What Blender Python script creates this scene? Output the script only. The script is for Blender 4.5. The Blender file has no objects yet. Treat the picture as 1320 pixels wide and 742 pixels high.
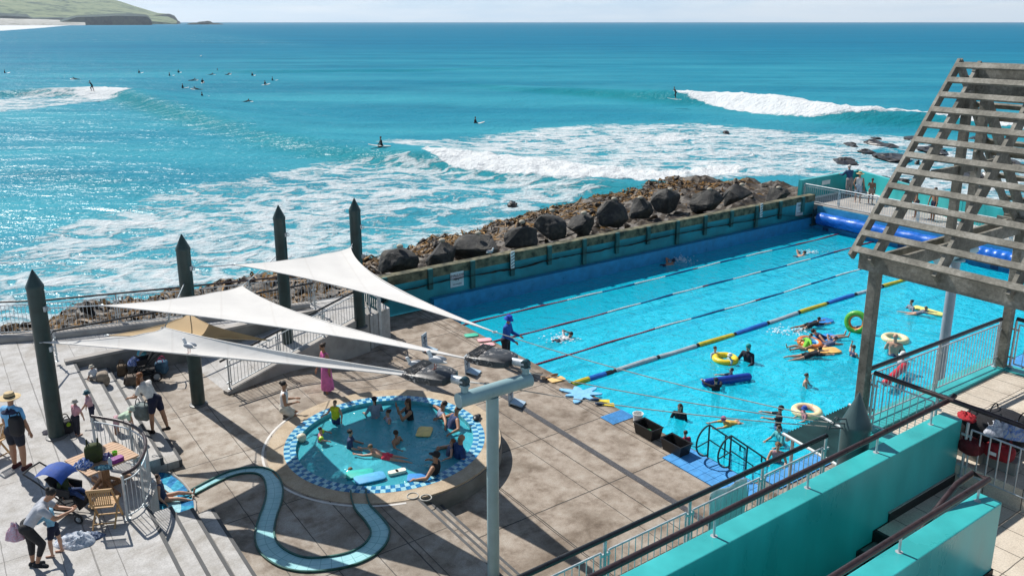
import bpy, bmesh, math, random
from mathutils import Vector, Matrix, Quaternion, noise as mn
random.seed(7)
R = math.radians
SC = bpy.context.scene
COL = SC.collection
V = Vector
# ------------------------------------------------------------------ survey helpers
# camera station and pool axes: s runs along the pool, t across it towards the building
F_PX = 1070.0; CAM_Z = 11.0; CX, CY = 660.0, 302.0
PITCH = math.atan(274/1070.0)
ANG = R(35.5); OX, OY = 3.14, 22.32
CA, SA = math.cos(ANG), math.sin(ANG)
def ray(u, v):
    x = (u-CX)/F_PX; y = -(v-CY)/F_PX
    return (x, math.cos(PITCH)+y*math.sin(PITCH), -math.sin(PITCH)+y*math.cos(PITCH))
def at(u, v, z=0.0):
    r = ray(u, v); k = (z-CAM_Z)/r[2]
    return V((r[0]*k, r[1]*k, z))
def ST(x, y):
    dx, dy = x-OX, y-OY
    return dx*CA+dy*SA, dx*SA-dy*CA
def P(s, t, z=0.0):
    return V((OX+s*CA+t*SA, OY+s*SA-t*CA, z))
def onv(u, v, base):
    r = ray(u, v); k = base[1]/r[1]
    return CAM_Z+r[2]*k
ES = V((CA, SA, 0)); ET = V((SA, -CA, 0)); EZ = V((0, 0, 1))
def toPX(p):
    z = p[2]-CAM_Z
    d = p[1]*math.cos(PITCH)-z*math.sin(PITCH); up = p[1]*math.sin(PITCH)+z*math.cos(PITCH)
    return CX+F_PX*p[0]/d, CY-F_PX*up/d
def lerp(a, b, k): return a+(b-a)*k
def sstep(a, b, x):
    k = max(0.0, min(1.0, (x-a)/(b-a))); return k*k*(3-2*k)

# ------------------------------------------------------------------ mesh builder
class MB:
    def __init__(self): self.v = []; self.f = []; self.m = []; self.cur = 0
    def add(self, vs, fs):
        o = len(self.v); self.v.extend(V(p) for p in vs)
        for f in fs: self.f.append(tuple(i+o for i in f)); self.m.append(self.cur)
        return self
    def box(self, c, size, ex=V((1,0,0)), ey=V((0,1,0)), ez=None):
        c = V(c); ex = V(ex).normalized(); ey = V(ey).normalized()
        ez = ex.cross(ey) if ez is None else V(ez).normalized()
        hx, hy, hz = size[0]/2, size[1]/2, size[2]/2
        vs = [c+ex*(a*hx)+ey*(b*hy)+ez*(d*hz) for d in (-1,1) for b in (-1,1) for a in (-1,1)]
        return self.add(vs, [(0,2,3,1),(4,5,7,6),(0,1,5,4),(2,6,7,3),(0,4,6,2),(1,3,7,5)])
    def sbox(self, s0, s1, t0, t1, z0, z1):
        return self.box(P((s0+s1)/2, (t0+t1)/2, (z0+z1)/2), (abs(s1-s0), abs(t1-t0), abs(z1-z0)), ES, -ET)
    def bar(self, a, b, w, h, up=EZ):
        a = V(a); b = V(b); d = b-a; L = d.length; d.normalize()
        side = d.cross(V(up))
        if side.length < 1e-4: side = d.cross(V((1,0,0)))
        side.normalize(); u = side.cross(d)
        return self.box((a+b)/2, (L, w, h), d, side, u)
    def tube(self, pts, r, seg=8, caps=True, closed=False):
        pts = [V(p) for p in pts]; n = len(pts)
        rr = r if isinstance(r, (list, tuple)) else [r]*n
        vs = []; nrm = None
        for i, p in enumerate(pts):
            if closed: d = pts[(i+1) % n]-pts[i-1]
            else: d = pts[min(i+1, n-1)]-pts[max(i-1, 0)]
            if d.length < 1e-9: d = V((0,0,1))
            d.normalize()
            if nrm is None:
                a = V((0,0,1)) if abs(d.z) < .9 else V((1,0,0))
                nrm = d.cross(a).normalized()
            else:
                nrm = nrm-d*nrm.dot(d)
                nrm = nrm.normalized() if nrm.length > 1e-6 else d.orthogonal().normalized()
            bn = d.cross(nrm)
            for k in range(seg):
                a = 2*math.pi*k/seg
                vs.append(p+(nrm*math.cos(a)+bn*math.sin(a))*rr[i])
        fs = []
        for i in range(n if closed else n-1):
            j = (i+1) % n
            for k in range(seg):
                fs.append((i*seg+k, i*seg+(k+1) % seg, j*seg+(k+1) % seg, j*seg+k))
        if caps and not closed:
            fs.append(tuple(range(seg-1, -1, -1))); fs.append(tuple((n-1)*seg+k for k in range(seg)))
        return self.add(vs, fs)
    def prism(self, poly, z0, z1):
        n = len(poly); vs = [V((p[0], p[1], z0)) for p in poly]+[V((p[0], p[1], z1)) for p in poly]
        fs = [tuple(range(n-1, -1, -1)), tuple(range(n, 2*n))]
        fs += [(i, (i+1) % n, n+(i+1) % n, n+i) for i in range(n)]
        return self.add(vs, fs)
    def lathe(self, prof, c=(0,0,0), seg=16, ax=EZ):
        c = V(c); ax = V(ax).normalized(); e1 = ax.orthogonal().normalized(); e2 = ax.cross(e1)
        vs = []
        for r, z in prof:
            for k in range(seg):
                a = 2*math.pi*k/seg
                vs.append(c+ax*z+(e1*math.cos(a)+e2*math.sin(a))*max(r, 1e-4))
        fs = []
        for i in range(len(prof)-1):
            for k in range(seg):
                fs.append((i*seg+k, i*seg+(k+1) % seg, (i+1)*seg+(k+1) % seg, (i+1)*seg+k))
        fs.append(tuple(range(seg-1, -1, -1))); fs.append(tuple((len(prof)-1)*seg+k for k in range(seg)))
        return self.add(vs, fs)
    def torus(self, c, R0, r, ax=EZ, n=28, seg=10, mats=None):
        c = V(c); ax = V(ax).normalized(); e1 = ax.orthogonal().normalized(); e2 = ax.cross(e1)
        vs = []
        for i in range(n):
            a = 2*math.pi*i/n; d = e1*math.cos(a)+e2*math.sin(a)
            for k in range(seg):
                b = 2*math.pi*k/seg
                vs.append(c+d*(R0+r*math.cos(b))+ax*(r*math.sin(b)))
        o = len(self.v); self.v.extend(vs)
        for i in range(n):
            for k in range(seg):
                j = (i+1) % n
                self.f.append(tuple(o+q for q in (i*seg+k, j*seg+k, j*seg+(k+1) % seg, i*seg+(k+1) % seg)))
                self.m.append(mats(i, k) if mats else self.cur)
        return self
    def ell(self, c, rad, seg=12, rings=8, rot=None):
        c = V(c); vs = []
        for i in range(1, rings):
            th = math.pi*i/rings
            for k in range(seg):
                a = 2*math.pi*k/seg
                p = V((rad[0]*math.sin(th)*math.cos(a), rad[1]*math.sin(th)*math.sin(a), rad[2]*math.cos(th)))
                if rot: p = rot @ p
                vs.append(c+p)
        top = V((0,0,rad[2])); bot = V((0,0,-rad[2]))
        if rot: top = rot @ top; bot = rot @ bot
        vs += [c+top, c+bot]; n = len(vs)
        fs = []
        for i in range(rings-2):
            for k in range(seg):
                fs.append((i*seg+k, (i+1)*seg+k, (i+1)*seg+(k+1) % seg, i*seg+(k+1) % seg))
        for k in range(seg):
            fs.append((n-2, k, (k+1) % seg)); b = (rings-2)*seg
            fs.append((n-1, b+(k+1) % seg, b+k))
        return self.add(vs, fs)
    def cap(self, a, b, ra, rb, seg=10):
        a = V(a); b = V(b); d = b-a
        if d.length < 1e-5: return self.ell(a, (ra, ra, ra), seg, 7)
        d.normalize(); e1 = d.orthogonal().normalized(); e2 = d.cross(e1)
        prof = []
        for th in (90, 60, 30, 0): prof.append((a-d*(ra*math.sin(R(th))), ra*math.cos(R(th))))
        for th in (0, 30, 60, 90): prof.append((b+d*(rb*math.sin(R(th))), rb*math.cos(R(th))))
        vs = []
        for c, r in prof:
            r = max(r, 1e-4)
            for k in range(seg):
                an = 2*math.pi*k/seg; vs.append(c+(e1*math.cos(an)+e2*math.sin(an))*r)
        fs = []
        for i in range(len(prof)-1):
            for k in range(seg):
                fs.append((i*seg+k, i*seg+(k+1) % seg, (i+1)*seg+(k+1) % seg, (i+1)*seg+k))
        fs.append(tuple(range(seg-1, -1, -1))); fs.append(tuple((len(prof)-1)*seg+k for k in range(seg)))
        return self.add(vs, fs)
    def mesh(self, name, origin=V((0,0,0)), smooth=False):
        me = bpy.data.meshes.new(name)
        me.from_pydata([tuple(p-origin) for p in self.v], [], self.f)
        if any(self.m): me.polygons.foreach_set('material_index', self.m)
        if smooth:
            me.polygons.foreach_set('use_smooth', [True]*len(me.polygons))
            try: me.set_sharp_from_angle(angle=R(38))
            except Exception: pass
        me.update(); return me

ORG = {}
def props(o, label=None, cat=None, group=None, kind=None):
    if label: o['label'] = label
    if cat: o['category'] = cat
    if group: o['group'] = group
    if kind: o['kind'] = kind
    return o
def thing(name, label, cat, loc=(0,0,0), group=None, rz=0.0):
    o = bpy.data.objects.new(name, None); COL.objects.link(o); o.empty_display_size = .1
    o.location = V(loc); o.rotation_euler = (0,0,rz)
    ORG[o] = V(loc)
    return props(o, label, cat, group)
def mats(me, m):
    for k in (m if isinstance(m, (list, tuple)) else [m]): me.materials.append(k)
def part(name, mb, m, parent, smooth=False, local=False, label=None):
    """one part mesh; geometry given in world space unless local"""
    org = V((0,0,0)) if local else ORG[parent]
    me = mb.mesh(name, org, smooth) if isinstance(mb, MB) else mb
    mats(me, m)
    o = bpy.data.objects.new(name, me); COL.objects.link(o); o.parent = parent
    ORG[o] = ORG[parent]
    if label: o['label'] = label
    return o
def solo(name, mb, m, label, cat, group=None, loc=None, smooth=False, kind=None, bevel=0):
    if loc is None:
        xs = [p.x for p in mb.v]; ys = [p.y for p in mb.v]; zs = [p.z for p in mb.v]
        loc = V(((min(xs)+max(xs))/2, (min(ys)+max(ys))/2, min(zs)))
    loc = V(loc); me = mb.mesh(name, loc, smooth); mats(me, m)
    o = bpy.data.objects.new(name, me); COL.objects.link(o); o.location = loc; ORG[o] = loc
    if bevel: bev(o, bevel)
    return props(o, label, cat, group, kind)
def struct(name, mb, m, smooth=False, kind='structure', pool_frame=False):
    if pool_frame:
        loc = V((OX, OY, 0)); q = Matrix.Rotation(-ANG, 3, 'Z')
        me = bpy.data.meshes.new(name)
        me.from_pydata([tuple(q @ (p-loc)) for p in mb.v], [], mb.f)
        if any(mb.m): me.polygons.foreach_set('material_index', mb.m)
        if smooth: me.polygons.foreach_set('use_smooth', [True]*len(me.polygons))
        mats(me, m); o = bpy.data.objects.new(name, me); COL.objects.link(o)
        o.location = loc; o.rotation_euler = (0,0,ANG)
    else:
        me = mb.mesh(name, smooth=smooth); mats(me, m)
        o = bpy.data.objects.new(name, me); COL.objects.link(o)
    o['kind'] = kind; ORG[o] = V(o.location)
    return o
def bev(o, w, n=2):
    md = o.modifiers.new('bevel', 'BEVEL'); md.width = w; md.segments = n; md.limit_method = 'ANGLE'; md.angle_limit = R(40)
def copy_tree(o, parent=None):
    c = o.copy(); COL.objects.link(c)
    if parent: c.parent = parent
    for ch in [x for x in bpy.data.objects if x.parent == o]: copy_tree(ch, c)
    return c

# ------------------------------------------------------------------ materials
def newmat(name):
    m = bpy.data.materials.new(name); m.use_nodes = True
    nt = m.node_tree; b = nt.nodes['Principled BSDF']
    return m, nt, b
def N(nt, t, **kw):
    n = nt.nodes.new(t)
    for k, v in kw.items():
        if k.startswith('i_'):
            n.inputs[k[2:].replace('_', ' ')].default_value = v
        else: setattr(n, k, v)
    return n
def L(nt, a, b): nt.links.new(a, b)
def coord(nt, kind='Object', scale=(1,1,1), rot=(0,0,0)):
    tc = N(nt, 'ShaderNodeTexCoord'); mp = N(nt, 'ShaderNodeMapping')
    mp.inputs['Scale'].default_value = scale; mp.inputs['Rotation'].default_value = rot
    L(nt, tc.outputs[kind], mp.inputs['Vector']); return mp.outputs[0]
def noise(nt, vec, scale, detail=4, rough=.55, dist=0):
    n = N(nt, 'ShaderNodeTexNoise'); n.inputs['Scale'].default_value = scale; n.inputs['Detail'].default_value = detail
    n.inputs['Roughness'].default_value = rough; n.inputs['Distortion'].default_value = dist
    L(nt, vec, n.inputs['Vector']); return n.outputs['Fac']
def ramp(nt, fac, stops):
    n = N(nt, 'ShaderNodeValToRGB'); cr = n.color_ramp
    while len(cr.elements) < len(stops): cr.elements.new(.5)
    for e, (p, c) in zip(cr.elements, stops):
        e.position = p; e.color = (c[0], c[1], c[2], 1) if not isinstance(c, (int, float)) else (c, c, c, 1)
    L(nt, fac, n.inputs[0]); return n.outputs[0]
def mixc(nt, fac, a, b, mode='MIX'):
    n = N(nt, 'ShaderNodeMix', data_type='RGBA', blend_type=mode)
    for s, x in ((0, fac), (6, a), (7, b)):
        if hasattr(x, 'links') or isinstance(x, bpy.types.NodeSocket): L(nt, x, n.inputs[s])
        elif s == 0: n.inputs[0].default_value = x
        else: n.inputs[s].default_value = (x[0], x[1], x[2], 1)
    return n.outputs[2]
def math_(nt, op, a, b=None, c=None):
    n = N(nt, 'ShaderNodeMath', operation=op)
    for i, x in enumerate((a, b, c)):
        if x is None: continue
        if isinstance(x, bpy.types.NodeSocket): L(nt, x, n.inputs[i])
        else: n.inputs[i].default_value = x
    return n.outputs[0]
def bump(nt, b, h, strength=.3, dist=.02):
    n = N(nt, 'ShaderNodeBump'); n.inputs['Strength'].default_value = strength; n.inputs['Distance'].default_value = dist
    L(nt, h, n.inputs['Height']); L(nt, n.outputs[0], b.inputs['Normal']); return n
def M(name, col, rough=.6, var=.18, scale=5, bmp=0, metal=0, col2=None, spec=.4, thr=(.35,.65), stretch=(1,1,1)):
    m, nt, b = newmat(name)
    c = coord(nt, 'Object', stretch)
    f = noise(nt, c, scale, 5)
    lo = [x*(1-var) for x in col]; hi = [min(1, x*(1+var)) for x in (col2 or col)]
    base = ramp(nt, f, [(thr[0], lo), (thr[1], hi)])
    L(nt, base, b.inputs['Base Color'])
    rr = ramp(nt, f, [(.3, max(0, rough-.08)), (.7, min(1, rough+.08))]); L(nt, rr, b.inputs['Roughness'])
    b.inputs['Metallic'].default_value = metal; b.inputs['Specular IOR Level'].default_value = spec
    if bmp: bump(nt, b, noise(nt, c, scale*6, 4), bmp, .02)
    return m
def srgb(r, g, b):
    f = lambda x: (x/255/12.92) if x/255 < .04045 else ((x/255+.055)/1.055)**2.4
    return (f(r), f(g), f(b))
# ------------------------------------------------------------------ shared materials
m_teal = M('teal_paint', (.04,.39,.395), .32, .17, 1.1, .06, spec=.5, stretch=(1,1,.35))
m_tealpool = M('pool_wall_paint', (.014,.23,.28), .5, .25, 1.1, .05)
m_tile_blue = M('blue_pool_tile', (.02,.24,.46), .35, .15, 3)
m_skirt = M('dark_skirting', (.012,.014,.015), .5, .2, 5)
m_conc = M('concrete', (.33,.31,.285), .85, .20, 1.6, .25)
m_conc_d = M('weathered_concrete', (.20,.195,.18), .88, .3, 1.4, .3)
m_edge = M('concrete_nosing', (.075,.078,.08), .8, .2, 3)
m_post = M('dark_green_paint', (.022,.045,.043), .38, .2, 4, .05)
m_bollard = M('slate_green_paint', (.05,.085,.088), .4, .12, 4, .04)
m_rail = M('maroon_black_rail', (.035,.021,.022), .33, .25, 8)
m_blackrail = M('black_rail', (.014,.015,.017), .32, .2, 8)
m_galv = M('galvanised_steel', (.46,.50,.52), .42, .16, 9, metal=.35)
m_white = M('white_plastic', (.74,.74,.72), .45, .05, 5)
m_black = M('black_plastic', (.012,.012,.013), .45, .3, 6)
m_moss = M('mossy_concrete', (.045,.055,.035), .9, .5, 3, .3, col2=(.13,.12,.075))
m_pilaster = M('wet_teal_concrete', (.02,.10,.10), .7, .35, 2, .2)
m_tealpost = M('turquoise_steel', (.27,.40,.42), .35, .08, 3)
m_dkgreen = M('dark_green_steel', (.015,.05,.06), .35, .15, 6)

def lines(nt, x, s0, per, w):
    a = math_(nt, 'SUBTRACT', x, s0); a = math_(nt, 'DIVIDE', a, per); a = math_(nt, 'ADD', a, .5)
    a = math_(nt, 'FRACT', a); a = math_(nt, 'SUBTRACT', a, .5); a = math_(nt, 'ABSOLUTE', a); a = math_(nt, 'MULTIPLY', a, per)
    return math_(nt, 'LESS_THAN', a, w/2)
def deck_mat(name, base, stain, pale, js, jt, damp=(.54,.64), jk=.85, wetedge=False):
    m, nt, b = newmat(name)
    c = coord(nt, 'Object'); sp = N(nt, 'ShaderNodeSeparateXYZ'); L(nt, c, sp.inputs[0])
    n1 = noise(nt, c, .55, 6, .62, .8); n2 = noise(nt, c, 2.6, 6, .65); n3 = noise(nt, c, 38, 3, .7)
    col = ramp(nt, n2, [(.32, stain), (.52, base), (.72, pale)])
    big = ramp(nt, n1, [(damp[0]-.06, 0), (damp[1], 1)])
    wet = mixc(nt, 1.0, col, (.52,.47,.41), 'MULTIPLY')
    col = mixc(nt, math_(nt, 'MULTIPLY', big, .8), col, wet)
    sp3 = ramp(nt, n3, [(.35, .72), (.7, 1.18)])
    col = mixc(nt, .7, col, sp3, 'MULTIPLY')
    if wetedge:
        we = math_(nt, 'MULTIPLY', ramp(nt, math_(nt, 'ADD', sp.outputs[0], math_(nt, 'MULTIPLY', n1, 1.5)), [(0, 0), (.35, 0), (.6, 1)]), .75)
        sp2 = math_(nt, 'MULTIPLY', ramp(nt, noise(nt, c, 3.4, 3, .5, .6), [(.56, 0), (.60, 1)]), ramp(nt, math_(nt, 'ADD', sp.outputs[0], math_(nt, 'MULTIPLY', n1, 3)), [(-.0, 0), (.9, .55)]))
        we = math_(nt, 'MAXIMUM', we, math_(nt, 'MULTIPLY', sp2, .6))
        col = mixc(nt, we, col, mixc(nt, 1.0, col, (.50,.44,.38), 'MULTIPLY'))
    wob = math_(nt, 'MULTIPLY', math_(nt, 'SUBTRACT', n2, .5), .03)
    sx = math_(nt, 'ADD', sp.outputs[0], wob); sy = math_(nt, 'ADD', sp.outputs[1], wob)
    msk = None
    for (o, per, w) in js:
        q = lines(nt, sx, o, per, w); msk = q if msk is None else math_(nt, 'MAXIMUM', msk, q)
    for (o, per, w) in jt:
        q = lines(nt, sy, -o, per, w); msk = q if msk is None else math_(nt, 'MAXIMUM', msk, q)
    if msk is not None: col = mixc(nt, math_(nt, 'MULTIPLY', msk, jk), col, (.035,.033,.03))
    L(nt, col, b.inputs['Base Color'])
    L(nt, ramp(nt, big, [(0, .9), (1, .62)]), b.inputs['Roughness']); b.inputs['Specular IOR Level'].default_value = .3
    bump(nt, b, n3, .25, .01); return m
m_deck = deck_mat('washed_aggregate_deck', (.33,.277,.225), (.19,.148,.112), (.415,.37,.315),
                  [(-.42, 40, .03), (-.80, 40, .025), (-2.95, 2.3, .03), (-3.6, 40, .02), (-5.3, 40, .025)], [(.1, 2.75, .035)], wetedge=True)
m_terrace = deck_mat('pale_paved_terrace', (.44,.43,.415), (.35,.335,.31), (.51,.50,.485),
                     [(-13.6, .9, .018), (-14.0, 40, .03)], [(-6.4, 3.1, .018)], damp=(.62,.70), jk=.5)
m_hot = deck_mat('hot_terrace_paving', (.395,.35,.30), (.235,.19,.15), (.47,.435,.39),
                 [(-8.3, .85, .02), (-8.45, 4.2, .03)], [(-.2, 2.9, .025)], damp=(.50,.60))
m_pavers = deck_mat('brick_paver_walk', (.30,.26,.22), (.20,.17,.15), (.36,.33,.30), [(0, .42, .03)], [(0, .21, .02)], damp=(.6,.7))
m_landing = deck_mat('sandy_landing_tiles', (.58,.51,.42), (.49,.42,.34), (.63,.56,.47), [(-.3, .62, .016)], [(.1, .62, .016)], damp=(.75,.85))

# ------------------------------------------------------------------ decks and terraces
UP = 1.20; HOT = .45
HC = P(-6.78, -1.57)                      # centre of the round hot pool
STEP_S = [-12.75, -12.30, -11.88, -11.46] # nosings of the terrace steps
def zdeck(s, t):
    if t < -1.57:
        if s > -7.0 or t < -4.6: return HOT*sstep(-4.2, -7.8, s)
        return HOT*max(sstep(-4.2, -7.8, s), .94)
    return HOT if s < -7.44 else 0.0
mb = MB(); st_ = .1; ns, ntt = int((11.5-0)/st_), int((9.4+10.95)/st_)
idx = {}
def dv(i, j):
    if (i, j) not in idx:
        s = -11.5+i*st_; t = -10.95+j*st_
        mb.v.append(P(s, t, zdeck(s, t))); idx[i, j] = len(mb.v)-1
    return idx[i, j]
for i in range(ns):
    for j in range(ntt):
        s = -11.5+(i+.5)*st_; t = -10.95+(j+.5)*st_
        if math.hypot(s+6.78, t+1.57) < 2.75: continue
        if -7.56 < s < -6.65 and t > 1.3: pass
        mb.f.append((dv(i, j), dv(i+1, j), dv(i+1, j+1), dv(i, j+1)))
        mb.m.append(1 if s < -7.4 else 0)
mb.f = [tuple(reversed(f)) for f in mb.f]
struct('pool_deck', mb, [m_deck, m_hot], pool_frame=True)
# the body of ground below and the far and side walkways
mb = MB()
for i in range(ns): pass
mb.sbox(0, 25.3, 4.9, 9.4, -2.2, -.012); mb.sbox(-20, -11.4, 6, 9.4, -2.2, -.1)
struct('ground_fill', mb, m_conc_d, pool_frame=True)
mb = MB(); mb.sbox(-.02, 25.3, 5.5, 9.4, -.008, .004)
struct('paved_walk', mb, m_pavers, pool_frame=True)

mb = MB(); mb.sbox(-12.9, -11.45, -3.3, -.8, .2, HOT+.002); struct('splash_floor', mb, m_hot, pool_frame=True)
# three steps down from the hot terrace to the pool deck
mb = MB()
for k, (s1, z) in enumerate(((-7.17, .30), (-6.90, .15), (-6.62, .006))):
    if k < 2: mb.sbox(-7.45, s1, 1.25, 9.3, -.3, z)
o = struct('pool_steps', mb, m_hot, pool_frame=True)
mb = MB()
for s1, z in ((-7.44, .45), (-7.17, .30), (-6.90, .15)):
    mb.sbox(s1-.06, s1+.004, 1.25, 9.3, z-.15, z+.004)
struct('pool_step_nosing', mb, m_edge, pool_frame=True)

# upper terrace, promenade and the long seating steps
mb = MB()
up_poly = [P(-30,14), P(STEP_S[0],14), P(STEP_S[0],-9.95), P(-5.0,-9.9), P(-3.9,-8.4), P(-2.9,-8.8), P(-2.85,-10.9), P(-5.0,-10.98),
           P(-9.0,-12.0), P(-13.1,-13.25), P(-14.5,-13.9), P(-20,-16.2), P(-30,-19.5)]
mb.prism([(p.x, p.y) for p in up_poly], -2.5, UP)
struct('upper_terrace', mb, m_terrace, pool_frame=True)
mb = MB(); nose = MB()
zs = [UP-.1875*k for k in range(5)]
for k in range(3):
    for ta, tb_ in ((-9.93, -3.25), (-.62, 12)): mb.sbox(STEP_S[0]-.2, STEP_S[k+1], ta, tb_, -.5, zs[k+1]+.001*k)
for k in range(4):
    for ta, tb_ in ((-9.92, -3.24), (-.63, 12)): nose.sbox(STEP_S[k]-.07, STEP_S[k]+.004, ta, tb_, zs[k+1]+.002, zs[k]+.004)
struct('terrace_steps', mb, m_terrace, pool_frame=True); struct('terrace_step_nosing', nose, m_edge, pool_frame=True)
mb = MB(); mb.prism([(p.x, p.y) for p in (P(-9.3,-6.8), P(-3.9,-8.4), P(-5.0,-9.9), P(-9.6,-9.9))], .2, .3)
for i in (0, 3): mb.v[4+i].z = HOT+.006
for i in (1, 2): mb.v[4+i].z = UP+.003
struct('ramp', mb, m_terrace, pool_frame=True)
# paved floor between steps and ramp
mb = MB(); mb.sbox(-11.55, -9.2, -9.92, -6.5, .2, HOT+.003)
struct('lower_paving', mb, m_hot, pool_frame=True)

# far walkway at the deep end
FW = 1.05
mb = MB()
fw = [P(24.9,-12.2), P(24.9,9.4), P(27.5,9.4), P(26.1,-.5), P(27.05,-4.2), P(31.0,-12.2)]
mb.prism([(p.x, p.y) for p in reversed(fw)], -2, FW)
struct('far_walkway', mb, m_conc, pool_frame=True)

# ------------------------------------------------------------------ main pool
WZ = -.20; PF = -1.05
m_floor, nt, b = newmat('pool_floor_paint')
c = coord(nt, 'Object'); sp = N(nt, 'ShaderNodeSeparateXYZ'); L(nt, c, sp.inputs[0])
lane = lines(nt, sp.outputs[1], 10.05, 2.25, .34)
lim = math_(nt, 'GREATER_THAN', sp.outputs[1], 1.4); lane = math_(nt, 'MULTIPLY', lane, lim)
f = noise(nt, c, .7, 4)
col = ramp(nt, f, [(.3, (.34,.86,1.0)), (.7, (.46,.93,1.0))])
col = mixc(nt, math_(nt, 'MULTIPLY', lane, .8), col, (.02,.22,.45))
gr = math_(nt, 'MAXIMUM', lines(nt, sp.outputs[0], 0, .5, .02), lines(nt, sp.outputs[1], 0, .5, .02))
col = mixc(nt, math_(nt, 'MULTIPLY', gr, .2), col, (.05,.4,.6))
L(nt, col, b.inputs['Base Color']); b.inputs['Roughness'].default_value = .6
mb = MB()
t0, t1, s1 = -10.75, 4.9, 24.9
mb.add([P(0,t0,PF), P(s1,t0,PF), P(s1,t1,PF), P(0,t1,PF)], [(0,3,2,1)])
mb.add([P(0,t0,.0), P(0,t1,.0), P(0,t1,PF), P(0,t0,PF)], [(0,1,2,3)])
mb.add([P(s1,t0,.0), P(s1,t1,.0), P(s1,t1,PF), P(s1,t0,PF)], [(0,3,2,1)])
mb.add([P(0,t1,.0), P(s1,t1,.0), P(s1,t1,PF), P(0,t1,PF)], [(0,1,2,3)])
mb.add([P(0,t0,.0), P(s1,t0,.0), P(s1,t0,PF), P(0,t0,PF)], [(0,3,2,1)])
struct('pool_basin', mb, m_floor, pool_frame=True)

def water_mat(name, tint, cs, amp, bs, low, turb, scat, bd=.1):
    m, nt, b = newmat(name); nt.nodes.remove(b)
    out = [n for n in nt.nodes if n.type == 'OUTPUT_MATERIAL'][0]
    c = coord(nt, 'Object')
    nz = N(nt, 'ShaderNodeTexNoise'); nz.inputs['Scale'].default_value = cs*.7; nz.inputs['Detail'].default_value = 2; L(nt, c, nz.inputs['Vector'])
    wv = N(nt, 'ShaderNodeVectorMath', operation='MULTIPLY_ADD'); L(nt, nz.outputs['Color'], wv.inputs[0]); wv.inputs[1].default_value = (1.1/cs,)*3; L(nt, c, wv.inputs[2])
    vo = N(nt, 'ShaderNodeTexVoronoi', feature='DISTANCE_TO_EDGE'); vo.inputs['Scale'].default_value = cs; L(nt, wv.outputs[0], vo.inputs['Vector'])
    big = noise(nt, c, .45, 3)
    k = ramp(nt, vo.outputs['Distance'], [(0, 1.0), (.06, .8), (.2, .3), (.45, 0)])  # bright cell-edge web, caustic light imitated in the transmission tint
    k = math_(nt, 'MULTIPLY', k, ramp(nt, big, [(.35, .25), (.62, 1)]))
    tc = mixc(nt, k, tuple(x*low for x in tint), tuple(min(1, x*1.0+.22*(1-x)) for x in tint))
    tr0 = N(nt, 'ShaderNodeBsdfTransparent'); L(nt, tc, tr0.inputs[0])
    df = N(nt, 'ShaderNodeBsdfDiffuse'); df.inputs[0].default_value = (*scat, 1)
    trm = N(nt, 'ShaderNodeMixShader'); trm.inputs[0].default_value = turb; L(nt, tr0.outputs[0], trm.inputs[1]); L(nt, df.outputs[0], trm.inputs[2]); tr = trm
    gl = N(nt, 'ShaderNodeBsdfGlossy'); gl.inputs['Roughness'].default_value = .08; gl.inputs[0].default_value = (1,1,1,1)
    bp = N(nt, 'ShaderNodeBump'); bp.inputs['Strength'].default_value = amp; bp.inputs['Distance'].default_value = .1
    h = math_(nt, 'ADD', noise(nt, c, bs, 4, .6, .6), math_(nt, 'MULTIPLY', noise(nt, c, bs*3.3, 3), .35)); L(nt, h, bp.inputs['Height'])
    L(nt, bp.outputs[0], gl.inputs['Normal']); L(nt, bp.outputs[0], df.inputs['Normal'])
    fr = N(nt, 'ShaderNodeFresnel'); fr.inputs[0].default_value = 1.33; L(nt, bp.outputs[0], fr.inputs['Normal'])
    mx = N(nt, 'ShaderNodeMixShader'); L(nt, fr.outputs[0], mx.inputs[0]); L(nt, tr.outputs[0], mx.inputs[1]); L(nt, gl.outputs[0], mx.inputs[2])
    L(nt, mx.outputs[0], out.inputs[0]); return m
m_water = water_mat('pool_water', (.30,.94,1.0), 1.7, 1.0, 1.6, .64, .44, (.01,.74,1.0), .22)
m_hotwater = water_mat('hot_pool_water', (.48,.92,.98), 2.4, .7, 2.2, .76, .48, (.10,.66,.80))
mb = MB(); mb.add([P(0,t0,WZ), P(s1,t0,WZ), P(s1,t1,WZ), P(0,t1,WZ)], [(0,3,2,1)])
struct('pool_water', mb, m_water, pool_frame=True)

# ------------------------------------------------------------------ sea
SEA = -1.0
def poly_dist(p, pts):
    best = 1e9; info = None; acc = 0
    for i in range(len(pts)-1):
        ax, ay = pts[i]; bx, by = pts[i+1]; dx, dy = bx-ax, by-ay; l2 = dx*dx+dy*dy
        k = max(0, min(1, ((p[0]-ax)*dx+(p[1]-ay)*dy)/l2)); qx, qy = ax+dx*k, ay+dy*k
        d = math.hypot(p[0]-qx, p[1]-qy)
        if d < best: best = d; side = dx*(p[1]-ay)-dy*(p[0]-ax); info = (i+k, side)
    return best, info[0], info[1]
def ridge(px_pts, hs): return [tuple(at(u, v, SEA)[:2]) for u, v in px_pts], hs
RIDGES = [
    ridge([(-90,128),(40,122),(110,123),(168,126),(235,146),(335,172),(450,198),(545,209),(600,215),(680,229),(770,241),(850,243)],
          [.7,.9,1.3,1.5,1.0,.6,.75,1.0,.9,.8,.7,.2]),
    ridge([(560,104),(680,117),(780,124),(862,131),(930,136),(1000,144),(1080,154),(1200,162),(1420,184)],
          [0,.6,1.1,1.8,1.9,2.1,1.7,1.4,1.0]),
    ridge([(120,90),(330,93),(520,92),(760,84)], [0,.5,.5,0]),
    ridge([(-60,200),(150,232),(300,250)], [0,.35,0]),
]
def curve(pts, x):
    if x <= pts[0][0]: return pts[0][1]
    for (a, ya), (b_, yb) in zip(pts, pts[1:]):
        if x <= b_: return lerp(ya, yb, (x-a)/(b_-a))
    return pts[-1][1]
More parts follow.
